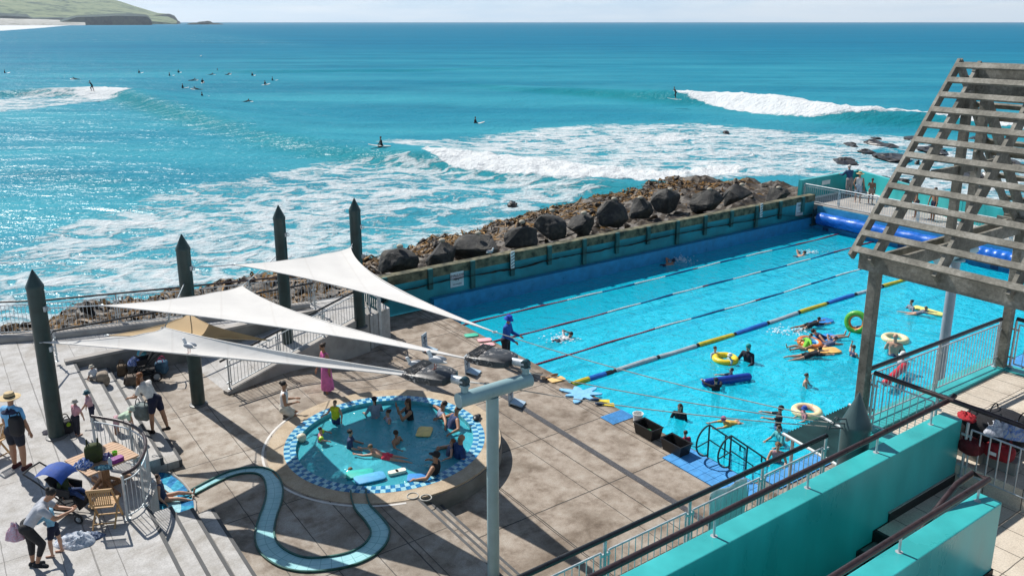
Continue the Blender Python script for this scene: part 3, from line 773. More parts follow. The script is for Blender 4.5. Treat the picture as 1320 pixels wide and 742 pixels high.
def person(label, p, rz, H, po, skin='fair', wear=(), hair=('short','brown'), hat=None, anchor='feet', group=None, w=1.0, detail=1, hz=None):
    J = skeleton(H, po)
    rot = Matrix.Rotation(rz, 3, 'Z'); p = V(p)
    if anchor == 'feet':
        lo = min(min(J['heel',i].z, J['toe',i].z) for i in (0,1))-.018*H; mid = (J['ank',0]+J['ank',1])/2 if not po.get('support') else J['ank',po['support']-1]
        off = V((-mid.x, -mid.y, -lo))
    elif anchor == 'head': off = -J['skull']
    elif anchor == 'seat': off = V((0,0,.062*H*w))
    elif anchor == 'knee': off = V((-(J['kne',0].x+J['kne',1].x)/2, 0, -min(J['kne',0].z, J['kne',1].z)+.034*H))
    else: off = V((0,0,0))
    root = thing('person', label, 'person', p, group, rz)
    vox = (.0085*H if detail else .014*H)
    mb = body_caps(MB(), J, H, w)
    for i in (0,1):
        d = J['hdir',i]; mb.cap(J['wri',i]+d*.008*H, J['wri',i]+d*.048*H, .016*H, .018*H)
    for i in range(len(mb.v)): mb.v[i] += off
    me = remesh(mb, vox, 3)
    ex = MB(); fingers(ex, J, H)
    if detail:
        ex.cur = 1; c = J['skull']
        for sg in (1,-1): ex.ell(c+J['hf']*.0425*H+J['hl']*(sg*.017*H)+J['hd']*.004*H, (.006*H,)*3, 8, 6)
        ex.cur = 2; ex.cap(c+J['hf']*.046*H-J['hd']*.034*H+J['hl']*.011*H, c+J['hf']*.046*H-J['hd']*.034*H-J['hl']*.011*H, .004*H, .004*H, 6)
    for i in range(len(ex.v)): ex.v[i] += off
    me = join(me, ex)
    part('body', me, [skinm(skin), m_eye, m_lip], root, local=True)
    def garment(name, col, only, inf=.011, **kw):
        g = body_caps(MB(), J, H, w, inf*max(.75, H/1.6), only, **kw)
        for i in range(len(g.v)): g.v[i] += off
        part(name, remesh(g, vox*1.15, 3), cloth(col), root, local=True)
    fe = po.get('lean', 0)
    for it in wear:
        k, col = it[0], it[1]
        if k == 'tshirt': garment('shirt', col, ('waist','chest','shoulder','ua'), .014, uak=.6)
        elif k == 'longshirt': garment('shirt', col, ('hip','waist','chest','shoulder','ua','fa'), .012)
        elif k == 'rash': garment('rash_vest', col, ('waist','chest','shoulder','ua'), .007, uak=.75)
        elif k == 'vest': garment('top', col, ('waist','chest'), .011)
        elif k == 'shorts': garment('shorts', col, ('hip','th'), .016, thk=.62)
        elif k == 'leggings': garment('leggings', col, ('hip','th','sh'), .007, shk=.55)
        elif k == 'trousers': garment('trousers', col, ('hip','th','sh'), .016, shk=.92)
        elif k == 'onepiece': garment('swimsuit', col, ('hip','waist','chest'), .006)
        elif k == 'bikini': garment('swim_briefs', col, ('hip',), .006); garment('swim_top', (col), ('chest',), .005)
        elif k == 'trunks': garment('swim_shorts', col, ('hip','th'), .012, thk=.4)
        elif k == 'wetsuit': garment('wetsuit', col, ('hip','waist','chest','shoulder','ua','fa','th','sh'), .007)
        elif k == 'shoes': garment('shoes', col, ('foot',), .012)
        elif k == 'skirt' or k == 'dress':
            mbx = MB(); c0 = J['waist']*.9+off; kn = (J['kne',0]+J['kne',1])/2+off; an = (J['ank',0]+J['ank',1])/2+off
            c1 = kn if k == 'skirt' else kn.lerp(an, .55); ax = (c1-c0).normalized(); Ls = (c1-c0).length; pr = []; sg = 28
            e1 = V((0,1,0)); e2 = ax.cross(e1).normalized()
            for a_, r_ in ((0,.066),(.12,.084),(.3,.098),(.6,.108),(1,.125)):
                for q_ in range(sg):
                    an_ = 2*math.pi*q_/sg; rr = r_*H*(1+.07*a_*math.sin(q_*2.7+1)+.05*a_*math.sin(q_*1.3)); mbx.v.append(c0+ax*(Ls*a_)+e1*(rr*math.cos(an_)*1.1)+e2*(rr*math.sin(an_)*.9))
            for a_ in range(4):
                for q_ in range(sg): mbx.f.append((a_*sg+q_, a_*sg+(q_+1) % sg, (a_+1)*sg+(q_+1) % sg, (a_+1)*sg+q_)); mbx.m.append(0)
            part('skirt', mbx, cloth(col), root, True, True)
        elif k == 'armbands':
            for i in (0,1):
                a, b_ = J['sho',i].lerp(J['elb',i], .55)+off, J['elb',i]+off; mbx = MB(); d = (b_-a).normalized(); mbx.lathe([(.035*H,-.055*H),(.062*H,-.03*H),(.066*H,0),(.062*H,.03*H),(.035*H,.055*H)], a, 14, d); part('armband', mbx, cloth(col, .3), root, True, True)
        elif k == 'lifevest': garment('life_vest', col, ('waist','chest'), .03)
    c = J['skull']+off; hd, hf, hl = J['hd'], J['hf'], J['hl']
    rotm = Matrix((hf, hl, hd)).transposed()
    if hair:
        st_, hc = hair; mbx = MB(); m_h = cloth(HAIR[hc], .55, .35, 22)
        mbx.ell(c+hd*.020*H-hf*.011*H, (.053*H,.050*H,.049*H), 14, 9, rotm)
        if st_ == 'long':
            td = J['td']; b0 = c-hf*.035*H
            dn = (V((0,0,-1))+(-td)*.6).normalized() if po['lean'] < 60 else -td
            if po['lean'] > 30 and po['lean'] < 75: dn = V((.12,0,-1)).normalized(); b0 = c-hf*.01*H+hl*.02*H
            for k_ in range(7):
                sx = (k_-3)*.013*H; mbx.cap(b0+hl*sx, b0+hl*sx*1.1+dn*(.13+.02*math.sin(k_*2))*H+hf*.004*H, .020*H, .010*H, 8)
        elif st_ == 'bun': mbx.ell(c-hf*.055*H+hd*.035*H, (.026*H,)*3, 10, 7)
        elif st_ == 'pony': mbx.cap(c-hf*.058*H+hd*.01*H, c-hf*.07*H-hd*.085*H, .017*H, .009*H)
        elif st_ == 'curly':
            rr = random.Random(int(H*1000))
            for k_ in range(22):
                a = rr.uniform(0, 6.28); e = rr.uniform(-.2, 1); d_ = V((math.cos(a)*math.sqrt(max(0,1-e*e)), math.sin(a)*math.sqrt(max(0,1-e*e)), e))
                q_ = rotm @ d_
                if d_.x > .55 and e < .5: continue
                mbx.ell(c+q_*.052*H+hd*.012*H-hf*.01*H, (.017*H,)*3, 7, 5)
        part('hair', mbx, m_h, root, True, True)
    if hat:
        kind, col = hat[0], hat[1]; mbx = MB()
        def lat_(prof, cc): mbx.lathe(prof, cc, 24, hd)
        top = c+hd*.022*H-hf*.006*H
        if kind == 'straw': lat_([(.125*H,-.006*H),(.128*H,0),(.06*H,.010*H),(.060*H,.045*H),(.050*H,.062*H),(.01*H,.066*H)], top)
        elif kind == 'bucket': lat_([(.092*H,-.030*H),(.094*H,-.026*H),(.062*H,.008*H),(.057*H,.042*H),(.045*H,.052*H),(.01*H,.054*H)], top)
        elif kind == 'cap':
            mbx.ell(top+hd*.004*H, (.060*H,.055*H,.050*H), 14, 8, rotm); mbx.ell(top+hf*.07*H-hd*.004*H, (.048*H,.046*H,.008*H), 12, 6, rotm)
        elif kind == 'swim': mbx.ell(top-hd*.004*H-hf*.002*H, (.060*H,.054*H,.056*H), 16, 10, rotm)
        elif kind == 'beanie': mbx.ell(top, (.061*H,.056*H,.058*H), 14, 9, rotm)
        part('hat', mbx, cloth(col, .8), root, True, True)
        if kind == 'straw':
            mbx = MB(); mbx.lathe([(.0625*H,.010*H),(.0632*H,.024*H)], top, 24, hd); part('hat_band', mbx, cloth((.03,.025,.02)), root, True, True)
    if po.get('goggles'):
        mbx = MB(); mbx.torus(c+hd*.006*H, .049*H, .005*H, hd, 18, 6); part('goggles', mbx, m_black, root, True, True)
    ORG[root] = p
    root['_pelvis'] = 0; del root['_pelvis']
    return root

# pose library
WALK = pose(lean=4, th=((.22,.04,-1),(-.22,.04,-1)), sh=((.02,0,-1),(-.35,0,-1)), ua=((-.2,.12,-1),(.25,.12,-1)), fa=((.05,.02,-1),(.5,0,-1)))
BEND = pose(lean=62, th=((-.04,.05,-1),(-.1,.05,-1)), sh=((.02,0,-1),(-.04,0,-1)), ua=((.25,.1,-1),(.25,.1,-1)), fa=((.2,-.1,-1),(.2,-.1,-1)))
CROUCH = pose(lean=35, th=((.9,.15,-.15),(.9,.15,-.15)), sh=((-.5,0,-.9),(-.5,0,-.9)), ua=((.4,.1,-1),(.4,.1,-1)), fa=((.6,0,-.8),(.6,0,-.8)))
KNEEL = pose(lean=4, th=((.80,.10,-.55),(.80,.10,-.55)), sh=((-1,0,-.12),(-1,0,-.12)), foot=(-1,0,-.3), ua=((.1,.1,-1),(.1,.1,-1)), fa=((1,-.25,.1),(1,-.25,.1)))
SIT = pose(lean=-14, th=((1,.12,.10),(1,.16,.02)), sh=((1,0,-.25),(1,.05,-.3)), foot=(.3,0,1), ua=((.0,.35,-1),(.0,.35,-1)), fa=((.5,.1,-.6),(.5,.1,-.6)))
WADE = pose(lean=6, ua=((.35,.35,-.8),(.35,.35,-.8)), fa=((.9,-.1,-.25),(.9,-.1,-.25)))
WADE2 = pose(lean=2, ua=((.15,.5,-.8),(.5,.3,-.6)), fa=((.6,.3,-.3),(.9,.1,.1)))
REACH = pose(lean=8, ua=((.8,.3,-.1),(.8,.3,-.2)), fa=((1,.05,.15),(1,0,.1)))
PRONE = pose(lean=80, hk=.15, ua=((1,.25,-.1),(1,.2,-.1)), fa=((1,-.1,0),(1,-.1,0)), th=((-1,.08,-.12),(-1,.08,-.2)), sh=((-1,0,.02),(-1,0,-.1)), foot=(-1,0,-.2))
CRAWL = pose(lean=84, hk=.5, ua=((.3,.6,.7),(1,.2,-.2)), fa=((1,.1,-.5),(1,-.1,-.3)), th=((-1,.08,-.08),(-1,.08,-.2)), sh=((-1,0,.02),(-1,0,-.1)), foot=(-1,0,-.2))
SITUP = pose(lean=8, th=((.7,.4,-.5),(.7,.4,-.5)), sh=((0,0,-1),(0,0,-1)), ua=((.3,.25,-1),(.3,.25,-1)), fa=((.6,-.1,-.5),(.6,-.1,-.5)))
LIE = pose(lean=-50, hk=.6, th=((1,.12,-.05),(1,.2,.05)), sh=((1,0,-.12),(1,0,-.1)), foot=(.3,0,1), ua=((.2,.7,-.4),(.2,.7,-.4)), fa=((.8,.2,-.1),(.8,.2,-.1)))
# ------------------------------------------------------------------ text on signs
def text_mesh(txt, size):
    cu = bpy.data.curves.new('lettering', 'FONT'); cu.body = txt; cu.size = size; cu.extrude = .002
    cu.align_x = 'CENTER'; cu.align_y = 'CENTER'; cu.resolution_u = 2
    o = bpy.data.objects.new('lettering', cu); COL.objects.link(o)
    bpy.context.view_layer.update()
    me = bpy.data.meshes.new_from_object(o.evaluated_get(bpy.context.evaluated_depsgraph_get()))
    bpy.data.objects.remove(o); bpy.data.curves.remove(cu); return me
def put_text(parent, txt, size, c, right, up, m):
    me = text_mesh(txt, size); right = V(right).normalized(); up = V(up).normalized(); n = right.cross(up)
    mt = Matrix((right, up, n)).transposed().to_4x4(); mt.translation = V(c)-ORG[parent]
    me.transform(mt); return part('lettering', me, m, parent)
m_ink = M('navy_ink', (.02,.03,.06), .6, .1, 5)

# ------------------------------------------------------------------ sea wall with pilasters
loc = P(11, -11.0, 0)
w = thing('sea_wall', 'long teal pool sea wall with mossy cap and pilasters below the boulders', 'wall', loc)
mb = MB(); mb.sbox(-2.9, 24.9, -11.3, -11.0, -.5, 1.22); part('wall_panel', mb, m_tealpool, w)
mb = MB(); mb.sbox(-2.9, 24.9, -11.34, -10.97, 1.225, 1.60)
o = part('mossy_cap', mb, m_moss, w)
for k in range(14):
    s = -2.0+1.98*k; mb = MB(); mb.sbox(s-.10, s+.10, -10.965, -10.86, .62+.18*math.sin(k*2.1), 1.615); part('pilaster', mb, m_pilaster, w)
mb = MB(); mb.sbox(0, 24.9, -10.995, -10.70, -1.5, .40); part('tiled_ledge', mb, m_tile_blue, w)
def wall_sign(s, zc, wd, ht, rows, label):
    b_ = thing('warning_sign', label, 'sign', P(s, -10.97, zc-ht/2), 'depth signs on the sea wall')
    mb = MB(); mb.sbox(s-wd/2, s+wd/2, -10.99, -10.965, zc-ht/2, zc+ht/2); part('board', mb, M('white_sign', (.62,.66,.68), .5, .06, 4), b_)
    for tx, sz, dz in rows: put_text(b_, tx, sz, P(s, -10.955, zc+dz), ES, EZ, m_ink)
q = att = None
wall_sign(1.25, .95, .62, .62, (('SHALLOW', .15, .17), ('1.1', .17, -.02), ('NO DIVING', .08, -.2)), 'white square SHALLOW 1.1 sign on the wall nearest the shade sails')
wall_sign(23.55, .95, .62, .75, (('DEEP', .16, .2), ('1.8', .17, 0), ('NO DIVING', .08, -.22)), 'white sign on the sea wall at the far pool corner')
for s, lab in ((3.9, 'striped white and navy flag strip hanging on the near half of the sea wall'), (20.05, 'striped white and navy flag strip hanging on the far end of the sea wall')):
    b_ = thing('backstroke_marker', lab, 'marker', P(s, -10.8, .9), 'striped markers on the sea wall')
    mb = MB(); mb.sbox(s-.09, s+.09, -10.85, -10.82, .98, 1.72); part('strip', mb, m_white, b_)
    mb = MB()
    for k in range(5): mb.bar(P(s-.085, -10.812, 1.05+.14*k), P(s+.085, -10.812, 1.13+.14*k), .012, .055, ET)
    part('stripe', mb, m_ink, b_)

# ------------------------------------------------------------------ far teal parapet
def wall_run(mb, pts, th, z0, z1):
    for a, b_ in zip(pts, pts[1:]):
        d = (b_-a).normalized(); mb.bar(V((a.x, a.y, (z0+z1)/2))-d*th*.3, V((b_.x, b_.y, (z0+z1)/2))+d*th*.3, th, z1-z0)
far = [P(25.1,-12.1), P(30.7,-12.1), P(27.05,-3.9), P(26.0,1.2), P(25.9,9.3)]
w = thing('parapet_wall', 'teal painted parapet wall round the far walkway above the sea', 'wall', far[1])
mb = MB(); wall_run(mb, far, .25, -.5, 2.25); part('wall_panel', mb, m_teal, w)
mb = MB(); mb.sbox(26.9, 27.7, -11.968, -11.955, 1.75, 2.0); part('notice', mb, m_white, w)
mb = MB(); wall_run(mb, [p+V((0,0,0)) for p in far], .34, FW, FW+.10); part('skirting', mb, m_white, w)
w = thing('end_wall', 'pale blue tiled end wall of the pool under the walkway', 'wall', P(24.9,-2,0))
mb = MB(); mb.sbox(24.55, 24.92, -10.75, 4.9, -1.5, -.02); part('tiled_ledge', mb, m_tile_blue, w)
mb = MB(); mb.sbox(24.86, 24.93, -10.75, 4.9, .0, 1.0); part('wall_panel', mb, M('sky_blue_paint', (.06,.38,.58), .4, .15, 2), w)
for t in (-9.9, -7.7, -5.5, -3.3, -.9, 1.4, 3.6):
    mb = MB(); mb.sbox(24.535, 24.549, t-.18, t+.18, -.9, -.05); part('lane_tile', mb, M('navy_tile', (.02,.06,.16), .3), w)
m_cover = M('blue_pool_cover', (.012,.13,.52), .28, .2, 3, .3, stretch=(1,1,3))
def roller(t0_, t1_, lab):
    b_ = thing('cover_roller', lab, 'pool cover', P(24.5, (t0_+t1_)/2, 0), 'rolled pool covers at the deep end')
    mb = MB(); n = 24
    mb.tube([P(24.45, lerp(t0_, t1_, k/n), .42) for k in range(n+1)], [.34+.02*math.sin(k*1.7) for k in range(n+1)], 18); part('rolled_cover', mb, m_cover, b_, True)
    mb = MB(); mb.tube([P(24.45, t0_-.35, .42), P(24.45, t1_+.35, .42)], .07, 8); part('axle', mb, m_galv, b_, True)
    for t in (t0_-.3, t1_+.3):
        mb = MB(); mb.sbox(24.3, 24.6, t-.04, t+.04, -.02, .9); mb.sbox(24.15, 24.75, t-.06, t+.06, -.03, .05); part('stand', mb, m_dkgreen, b_)
roller(-10.3, -3.6, 'long rolled blue pool cover along the deep end beside the sea wall')
roller(-2.3, .1, 'middle rolled blue pool cover seen through the pergola slats')
roller(1.2, 3.6, 'right end rolled blue pool cover below the pergola')

# ------------------------------------------------------------------ railings
def fence(name, label, pts, h=1.0, post=2.0, m_hand=m_rail, hand_r=.032, hand_gap=.12, bal=.115, group=None, clamp=True, posts=True, cat='railing', bal_r=.008, base_gap=.09, hand=True, ext=(0,0)):
    """pts: base line in world space; top hand rail, welded baluster panels, posts"""
    b_ = thing(name, label, cat, pts[0], group)
    if hand:
        mb = MB(); hp = [p+V((0,0,h)) for p in pts]
        d0 = (hp[1]-hp[0]).normalized(); d1 = (hp[-1]-hp[-2]).normalized()
        hp[0] = hp[0]-d0*ext[0]; hp[-1] = hp[-1]+d1*ext[1]
        mb.tube(hp, hand_r, 10); part('handrail', mb, m_hand, b_, True)
    for a, c_ in zip(pts, pts[1:]):
        Lh = (c_-a).length; n = max(1, round(Lh/post)); d = (c_-a)/n; du = (c_-a).normalized()
        for k in range(n):
            p0 = a+d*k+du*.07; p1 = a+d*(k+1)-du*.07
            mb = MB(); zt = h-hand_gap
            up = V((0,0,1))
            mb.tube([p0+up*zt, p1+up*zt], .016, 6); mb.tube([p0+up*base_gap, p1+up*base_gap], .016, 6)
            mb.tube([p0+up*base_gap, p0+up*zt], .016, 6); mb.tube([p1+up*base_gap, p1+up*zt], .016, 6)
            nb = max(2, int((p1-p0).length/bal))
            for i in range(1, nb):
                q = p0.lerp(p1, i/nb); mb.tube([q+up*base_gap, q+up*zt], bal_r, 5, False)
            part('panel', mb, m_galv, b_)
        if posts:
            for k in range(n+1):
                if k == 0 and a is not pts[0]: continue
                p = a+d*k; mb = MB(); mb.tube([p, p+V((0,0,h-.02))], .026, 8)
                mb.lathe([(.06,0),(.06,.02),(.03,.03)], p, 8)
                for z in (.22, h-.25): mb.bar(p-du*.09+V((0,0,z)), p+du*.09+V((0,0,z)), .03, .04)
                part('post', mb, m_galv, b_, True)
    return b_
sea_line = [P(-30,-19.2,UP), P(-20,-15.9,UP), P(-14.4,-13.75,UP), P(-13.1,-13.05,UP), P(-9,-11.85,UP), P(-5.0,-10.8,UP)]
fence('railing', 'steel baluster railing with maroon handrail along the sea side of the promenade', sea_line, 1.12, 2.05, group=None)
mb = MB(); k_ = [P(-30,-18.5,UP+.06), P(-20,-15.2,UP+.06), P(-14.2,-12.95,UP+.06), P(-12.9,-12.45,UP+.06), P(-8.9,-11.3,UP+.06), P(-5.2,-10.45,UP+.06)]
mb.tube(k_, .17, 12); solo('kerb', mb, m_conc, 'rounded concrete kerb along the foot of the promenade railing', 'kerb', smooth=True)
fence('railing', 'steel railing turning down from the promenade to the teal gate by the sea wall', [P(-5.0,-10.8,UP), P(-2.9,-10.5,UP), P(-3.7,-8.75,UP)], 1.1, 2.2)
# retaining wall between promenade and the lower paving
w = thing('retaining_wall', 'low dark concrete retaining wall behind the upper seating steps', 'wall', P(-11,-9.9,HOT))
mb = MB(); mb.sbox(-13.0, -5.2, -10.08, -9.86, -.2, UP+.02); part('wall_panel', mb, m_conc_d, w)
mb = MB(); mb.sbox(-13.02, -5.2, -10.10, -9.84, UP+.02, UP+.10); part('coping', mb, m_conc, w)
b_ = fence('handrail', 'long dark handrail on slim steel posts above the upper seating steps', [P(-13.6,-9.0,UP), P(-13.2,-10.0,UP+.1), P(-10.0,-9.97,UP+.1), P(-5.2,-9.95,UP+.1)], .95, 3.0, m_blackrail, bal=9)
for o in [o for o in bpy.data.objects if o.parent == b_ and o.name.startswith('panel')]:
    me = o.data; bpy.data.objects.remove(o)
# ramp edge wall with railing
ra, rb = P(-9.25,-6.75), P(-4.0,-8.35)
w = thing('ramp_wall', 'wedge shaped concrete ramp wall rising towards the sea behind the round pool', 'wall', ra)
d = (rb-ra).normalized(); side = V((-d.y, d.x, 0)); mb = MB(); top = []
for p, z in ((ra-d*.1, HOT+.10), (rb, UP+.16)):
    for q in (-.11, .11): mb.v.append(V((p.x, p.y, -.2))+side*q); mb.v.append(V((p.x, p.y, z))+side*q)
mb.f = [(0,4,5,1),(2,3,7,6),(1,5,7,3),(0,1,3,2),(4,6,7,5)]; mb.m = [0]*5
part('wall_panel', mb, m_conc, w)
e2 = P(-3.55,-9.6); mb = MB(); mb.bar(V((rb.x, rb.y, .58)), V((e2.x, e2.y, .58)), .22, 1.5); part('return_wall', mb, m_conc_d, w)
fence('railing', 'ramp railing with black handrail rising behind the pink dressed woman', [V((ra.x, ra.y, HOT+.11))+d*.05, V((rb.x, rb.y, UP+.15))-d*.1], .98, 1.85, m_blackrail, ext=(.25, .3))
w = thing('gate', 'teal and grey pool gate panel beside the end of the ramp', 'gate', P(-3.5,-8.6,0))
mb = MB()
for k in range(9): q = P(-3.4, -8.7-.16*k); mb.bar(q+V((0,0,.1)), q+V((0,0,1.75)), .05, .03, ES)
part('slat_panel', mb, m_pilaster, w)
mb = MB()
for t in (-8.6, -10.1): mb.sbox(-3.45, -3.35, t-.05, t+.05, 0, 1.85)
mb.sbox(-3.43, -3.37, -10.1, -8.6, 1.7, 1.76); part('gate_frame', mb, m_galv, w)
mb = MB(); mb.box(P(-3.0,-9.6,.25), (.7,.4,.5), ES, ET); o = solo('towel_bin', mb, m_tealpool, 'small teal bin in the shade beside the pool gate', 'bin', bevel=.03)

# curved balcony of the terrace with its railing
arc = [at(u, v, UP+1.02) for u, v in ((118,536),(138,539),(159,543.5),(173,549.5),(183.5,557.6),(187.5,567),(187,579),(182.5,590),(176.5,600),(167,607),(157,611))]
def smooth_pts(pts, n=3):
    out = []
    for i in range(len(pts)-1):
        p0, p1, p2, p3 = pts[max(i-1,0)], pts[i], pts[i+1], pts[min(i+2, len(pts)-1)]
        for k in range(n):
            t = k/n; out.append(.5*((2*p1)+(p2-p0)*t+(2*p0-5*p1+4*p2-p3)*t*t+(3*p1-p0-3*p2+p3)*t**3))
    return out+[pts[-1]]
arc = smooth_pts(arc, 2)
bl = thing('curved_railing', 'curved steel railing with maroon handrail around the table terrace', 'railing', V((arc[0].x, arc[0].y, UP)))
mb = MB(); mb.tube(arc, .038, 10); part('handrail', mb, m_rail, bl, True)
mb = MB(); low = V((0,0,-.14)); bot = V((0,0,-.93))
mb.tube([p+low for p in arc], .016, 6); mb.tube([p+bot for p in arc], .016, 6)
for a, c_ in zip(arc, arc[1:]):
    n = max(1, round((c_-a).length/.11))
    for k in range(n): q = a.lerp(c_, k/n); mb.tube([q+low, q+bot], .008, 5, False)
part('panel', mb, m_galv, bl)
for i in (0, 5, 10, 15, 20):
    p = arc[i]; mb = MB(); mb.tube([p+V((0,0,-1.03)), p+V((0,0,-.02))], .03, 8); mb.lathe([(.07,0),(.07,.02)], p+V((0,0,-1.02)), 8); part('post', mb, m_galv, bl, True)
mb = MB(); c0 = sum(arc, V((0,0,0)))/len(arc)
outer = [p+(V((p.x-c0.x, p.y-c0.y, 0))).normalized()*.12 for p in arc]
poly = [(p.x, p.y) for p in outer]+[(P(-13.0, -.2).x, P(-13.0,-.2).y), (P(-13.0,-4.2).x, P(-13.0,-4.2).y)]
cx_ = sum(q[0] for q in poly)/len(poly); cy_ = sum(q[1] for q in poly)/len(poly); poly.sort(key=lambda q: math.atan2(q[1]-cy_, q[0]-cx_)); mb.prism(poly, HOT-.2, UP+.004); struct('terrace_balcony', mb, m_terrace, pool_frame=True)

# ------------------------------------------------------------------ pointed timber-like posts
def pile(name, label, base, r, ztip, zsh, m, group=None, z0=None):
    b_ = thing(name, label, 'post', base, group); mb = MB()
    mb.lathe([(r,0),(r, zsh-base.z)], base, 20); part('shaft', mb, m, b_, True)
    mb = MB(); mb.lathe([(r*1.06, 0), (r*1.06,.05), (r*1.02,.07), (.012, ztip-zsh)], V((base.x, base.y, zsh)), 20); part('pointed_cap', mb, m, b_, True)
    mb = MB(); mb.lathe([(r*1.35,0),(r*1.35,.03),(r*1.02,.05)], base, 20); part('base_plate', mb, M('base_steel', (.12,.12,.12), .5), b_, True)
    return b_
PG = 'pointed dark green posts holding the shade sails'
POST = {1: P(-13.87,-5.08,UP), 2: P(-10.18,-6.5,HOT), 3: P(-6.74,-8.55,.82), 4: P(-4.35,-8.15,1.0)}
for k, lab in ((1, 'pointed dark green post nearest the left edge, rising from the terrace'), (2, 'pointed dark green post with its foot on the lower paving behind the tan sail'),
               (3, 'pointed dark green post rising from the ramp behind the middle white sail'), (4, 'pointed dark green post farthest right, beside the boulders and sea wall')):
    b_ = pile('pointed_post', lab, POST[k], .185, 5.45, 5.0, m_post, PG)
    for z in (4.5, 3.5):
        mb = MB(); q = V((POST[k].x+.19, POST[k].y-.03, z)); mb.torus(q+V((.05,0,0)), .05, .012, V((0,1,0)), 14, 6); mb.box(q, (.06,.1,.12)); part('eye_bracket', mb, m_galv, b_)
BOL = P(-3.6, 9.45, 0)
pile('pointed_bollard', 'thick slate green pointed bollard beside the pergola and the teal stair wall', BOL, .235, 5.12, 4.50, m_bollard)

# ------------------------------------------------------------------ shade sails
m_sail, nt, b = newmat('white_shade_cloth'); c = coord(nt, 'Object'); sp = N(nt, 'ShaderNodeSeparateXYZ'); L(nt, c, sp.inputs[0])
w1 = noise(nt, c, .9, 4); seam = lines(nt, math_(nt, 'ADD', sp.outputs[0], math_(nt, 'MULTIPLY', sp.outputs[1], .35)), .3, 1.25, .05)
sp_ = ramp(nt, noise(nt, c, 26, 2), [(.28, 1), (.31, 0)])
col = ramp(nt, w1, [(.3, (.54,.53,.51)), (.7, (.61,.60,.575))]); col = mixc(nt, math_(nt, 'MULTIPLY', seam, .35), col, (.50,.48,.45)); col = mixc(nt, math_(nt, 'MULTIPLY', sp_, .5), col, (.25,.23,.2))
L(nt, col, b.inputs['Base Color']); b.inputs['Roughness'].default_value = .85; b.inputs['Specular IOR Level'].default_value = .15
bump(nt, b, math_(nt, 'ADD', noise(nt, coord(nt, 'Object', (.5,2.5,1)), 1.1, 3), math_(nt, 'MULTIPLY', seam, .3)), .35, .05)
m_tan = M('tan_shade_cloth', (.46,.34,.20), .8, .08, .8, .05, spec=.15)
def sail(label, A, B, C, m, kab=.16, kbc=.20, kca=.07, sag=.12):
    n = 22; ctr = (A+B+C)/3; mb = MB(); id_ = {}
    mab, mbc, mca = ctr-(A+B)/2, ctr-(B+C)/2, ctr-(C+A)/2
    mab.z *= .5; mbc.z *= .5; mca.z *= .5
    def pt(i, j):
        a, b2 = i/n, j/n; c2 = 1-a-b2
        p = A*a+B*b2+C*c2
        f = lambda x, y, z: 4*x*y/(1+6*z)
        p = p+mab*(kab*2.2*f(a,b2,c2))+mbc*(kbc*2.2*f(b2,c2,a))+mca*(kca*2.2*f(c2,a,b2))
        p.z -= sag*27*a*b2*c2
        p.z += .012*math.sin(30*a+8*b2)*(b2+.1)
        return p
    loc = (A+B+C)/3
    for lay in (0, 1):
        for i in range(n+1):
            for j in range(n+1-i): mb.v.append(pt(i, j)-V((0,0,.012*lay))); id_[lay, i, j] = len(mb.v)-1
    for i in range(n):
        for j in range(n-i):
            for lay in (0, 1):
                q = (id_[lay,i,j], id_[lay,i+1,j], id_[lay,i,j+1]); mb.f.append(q); mb.m.append(0)
                if i+j < n-1: mb.f.append((id_[lay,i+1,j], id_[lay,i+1,j+1], id_[lay,i,j+1])); mb.m.append(0)
    b_ = thing('shade_sail', label, 'shade sail', loc, 'triangular shade sails')
    part('cloth', mb, m, b_, True)
    for nm, (q0, q1) in (('hem', ((0,n), (n,0))),):
        pass
    ed = [[pt(i, n-i) for i in range(n+1)], [pt(0, j) for j in range(n+1)], [pt(i, 0) for i in range(n+1)]]
    mb = MB()
    for e in ed: mb.tube([p+V((0,0,-.006)) for p in e], .014, 5)
    part('hem', mb, m, b_, True)
    for p in (A, B, C):
        mb = MB(); d = (p-ctr).normalized(); mb.torus(p+d*.05, .05, .01, EZ, 12, 5); part('corner_ring', mb, m_galv, b_)
    return b_
def on_plane(u, v, A, B, C):
    n = (B-A).cross(C-A); r = V(ray(u, v)); o = V((0,0,CAM_Z)); return o+r*((A-o).dot(n)/r.dot(n))
p1, p2, p3, p4 = POST[1], POST[2], POST[3], POST[4]
C1, C2, C3 = at(624,494,4.3), at(616,464.5,4.5), at(636,427,4.55)
A1 = V((p1.x+.1, p1.y-.15, 3.72)); B1 = at(212, 422.5, 4.12)
A2 = at(133, 393.5, 4.45); B2 = at(312, 369, 3.9)
A3 = at(303, 341, 4.3); B3 = at(452, 319.5, 4.0)
sail('front white shade sail stretched from the left post above the pram', A1, B1, C1, m_sail, .07, .15, .10)
sail('middle white shade sail reaching from the tan sail to the grey floodlights', A2, B2, C2, m_sail, .05, .17, .10)
sail('rear white shade sail rising towards the farthest pointed post', A3, B3, C3, m_sail, .05, .20, .12)
sail('small tan shade sail tucked between the two nearer white sails', at(140,432,3.3), at(244,404,3.6), at(345,438,3.4), m_tan, .12, .12, .05, .05)
m_wire = M('pale_rope', (.30,.29,.26), .7, .1, 8)
def rope(label, pts, r, m=m_wire, name='rope', group=None, cat='rope', sg=0):
    mb = MB(); q = []
    for a, c_ in zip(pts, pts[1:]):
        n = 14
        for k in range(n): t = k/n; p = a.lerp(c_, t); p.z -= sg*4*t*(1-t); q.append(p)
    q.append(pts[-1]); mb.tube(q, r, 6); return solo(name, mb, m, label, cat, group, smooth=True)
AN = P(-4.05, 9.22, 4.62)
RG = 'long ropes from the sail tips across the pool'
rope('long pale rope from the front sail tip to the slate bollard', [C1, AN+V((.05,0,-.08))], .009, group=RG, sg=.10)
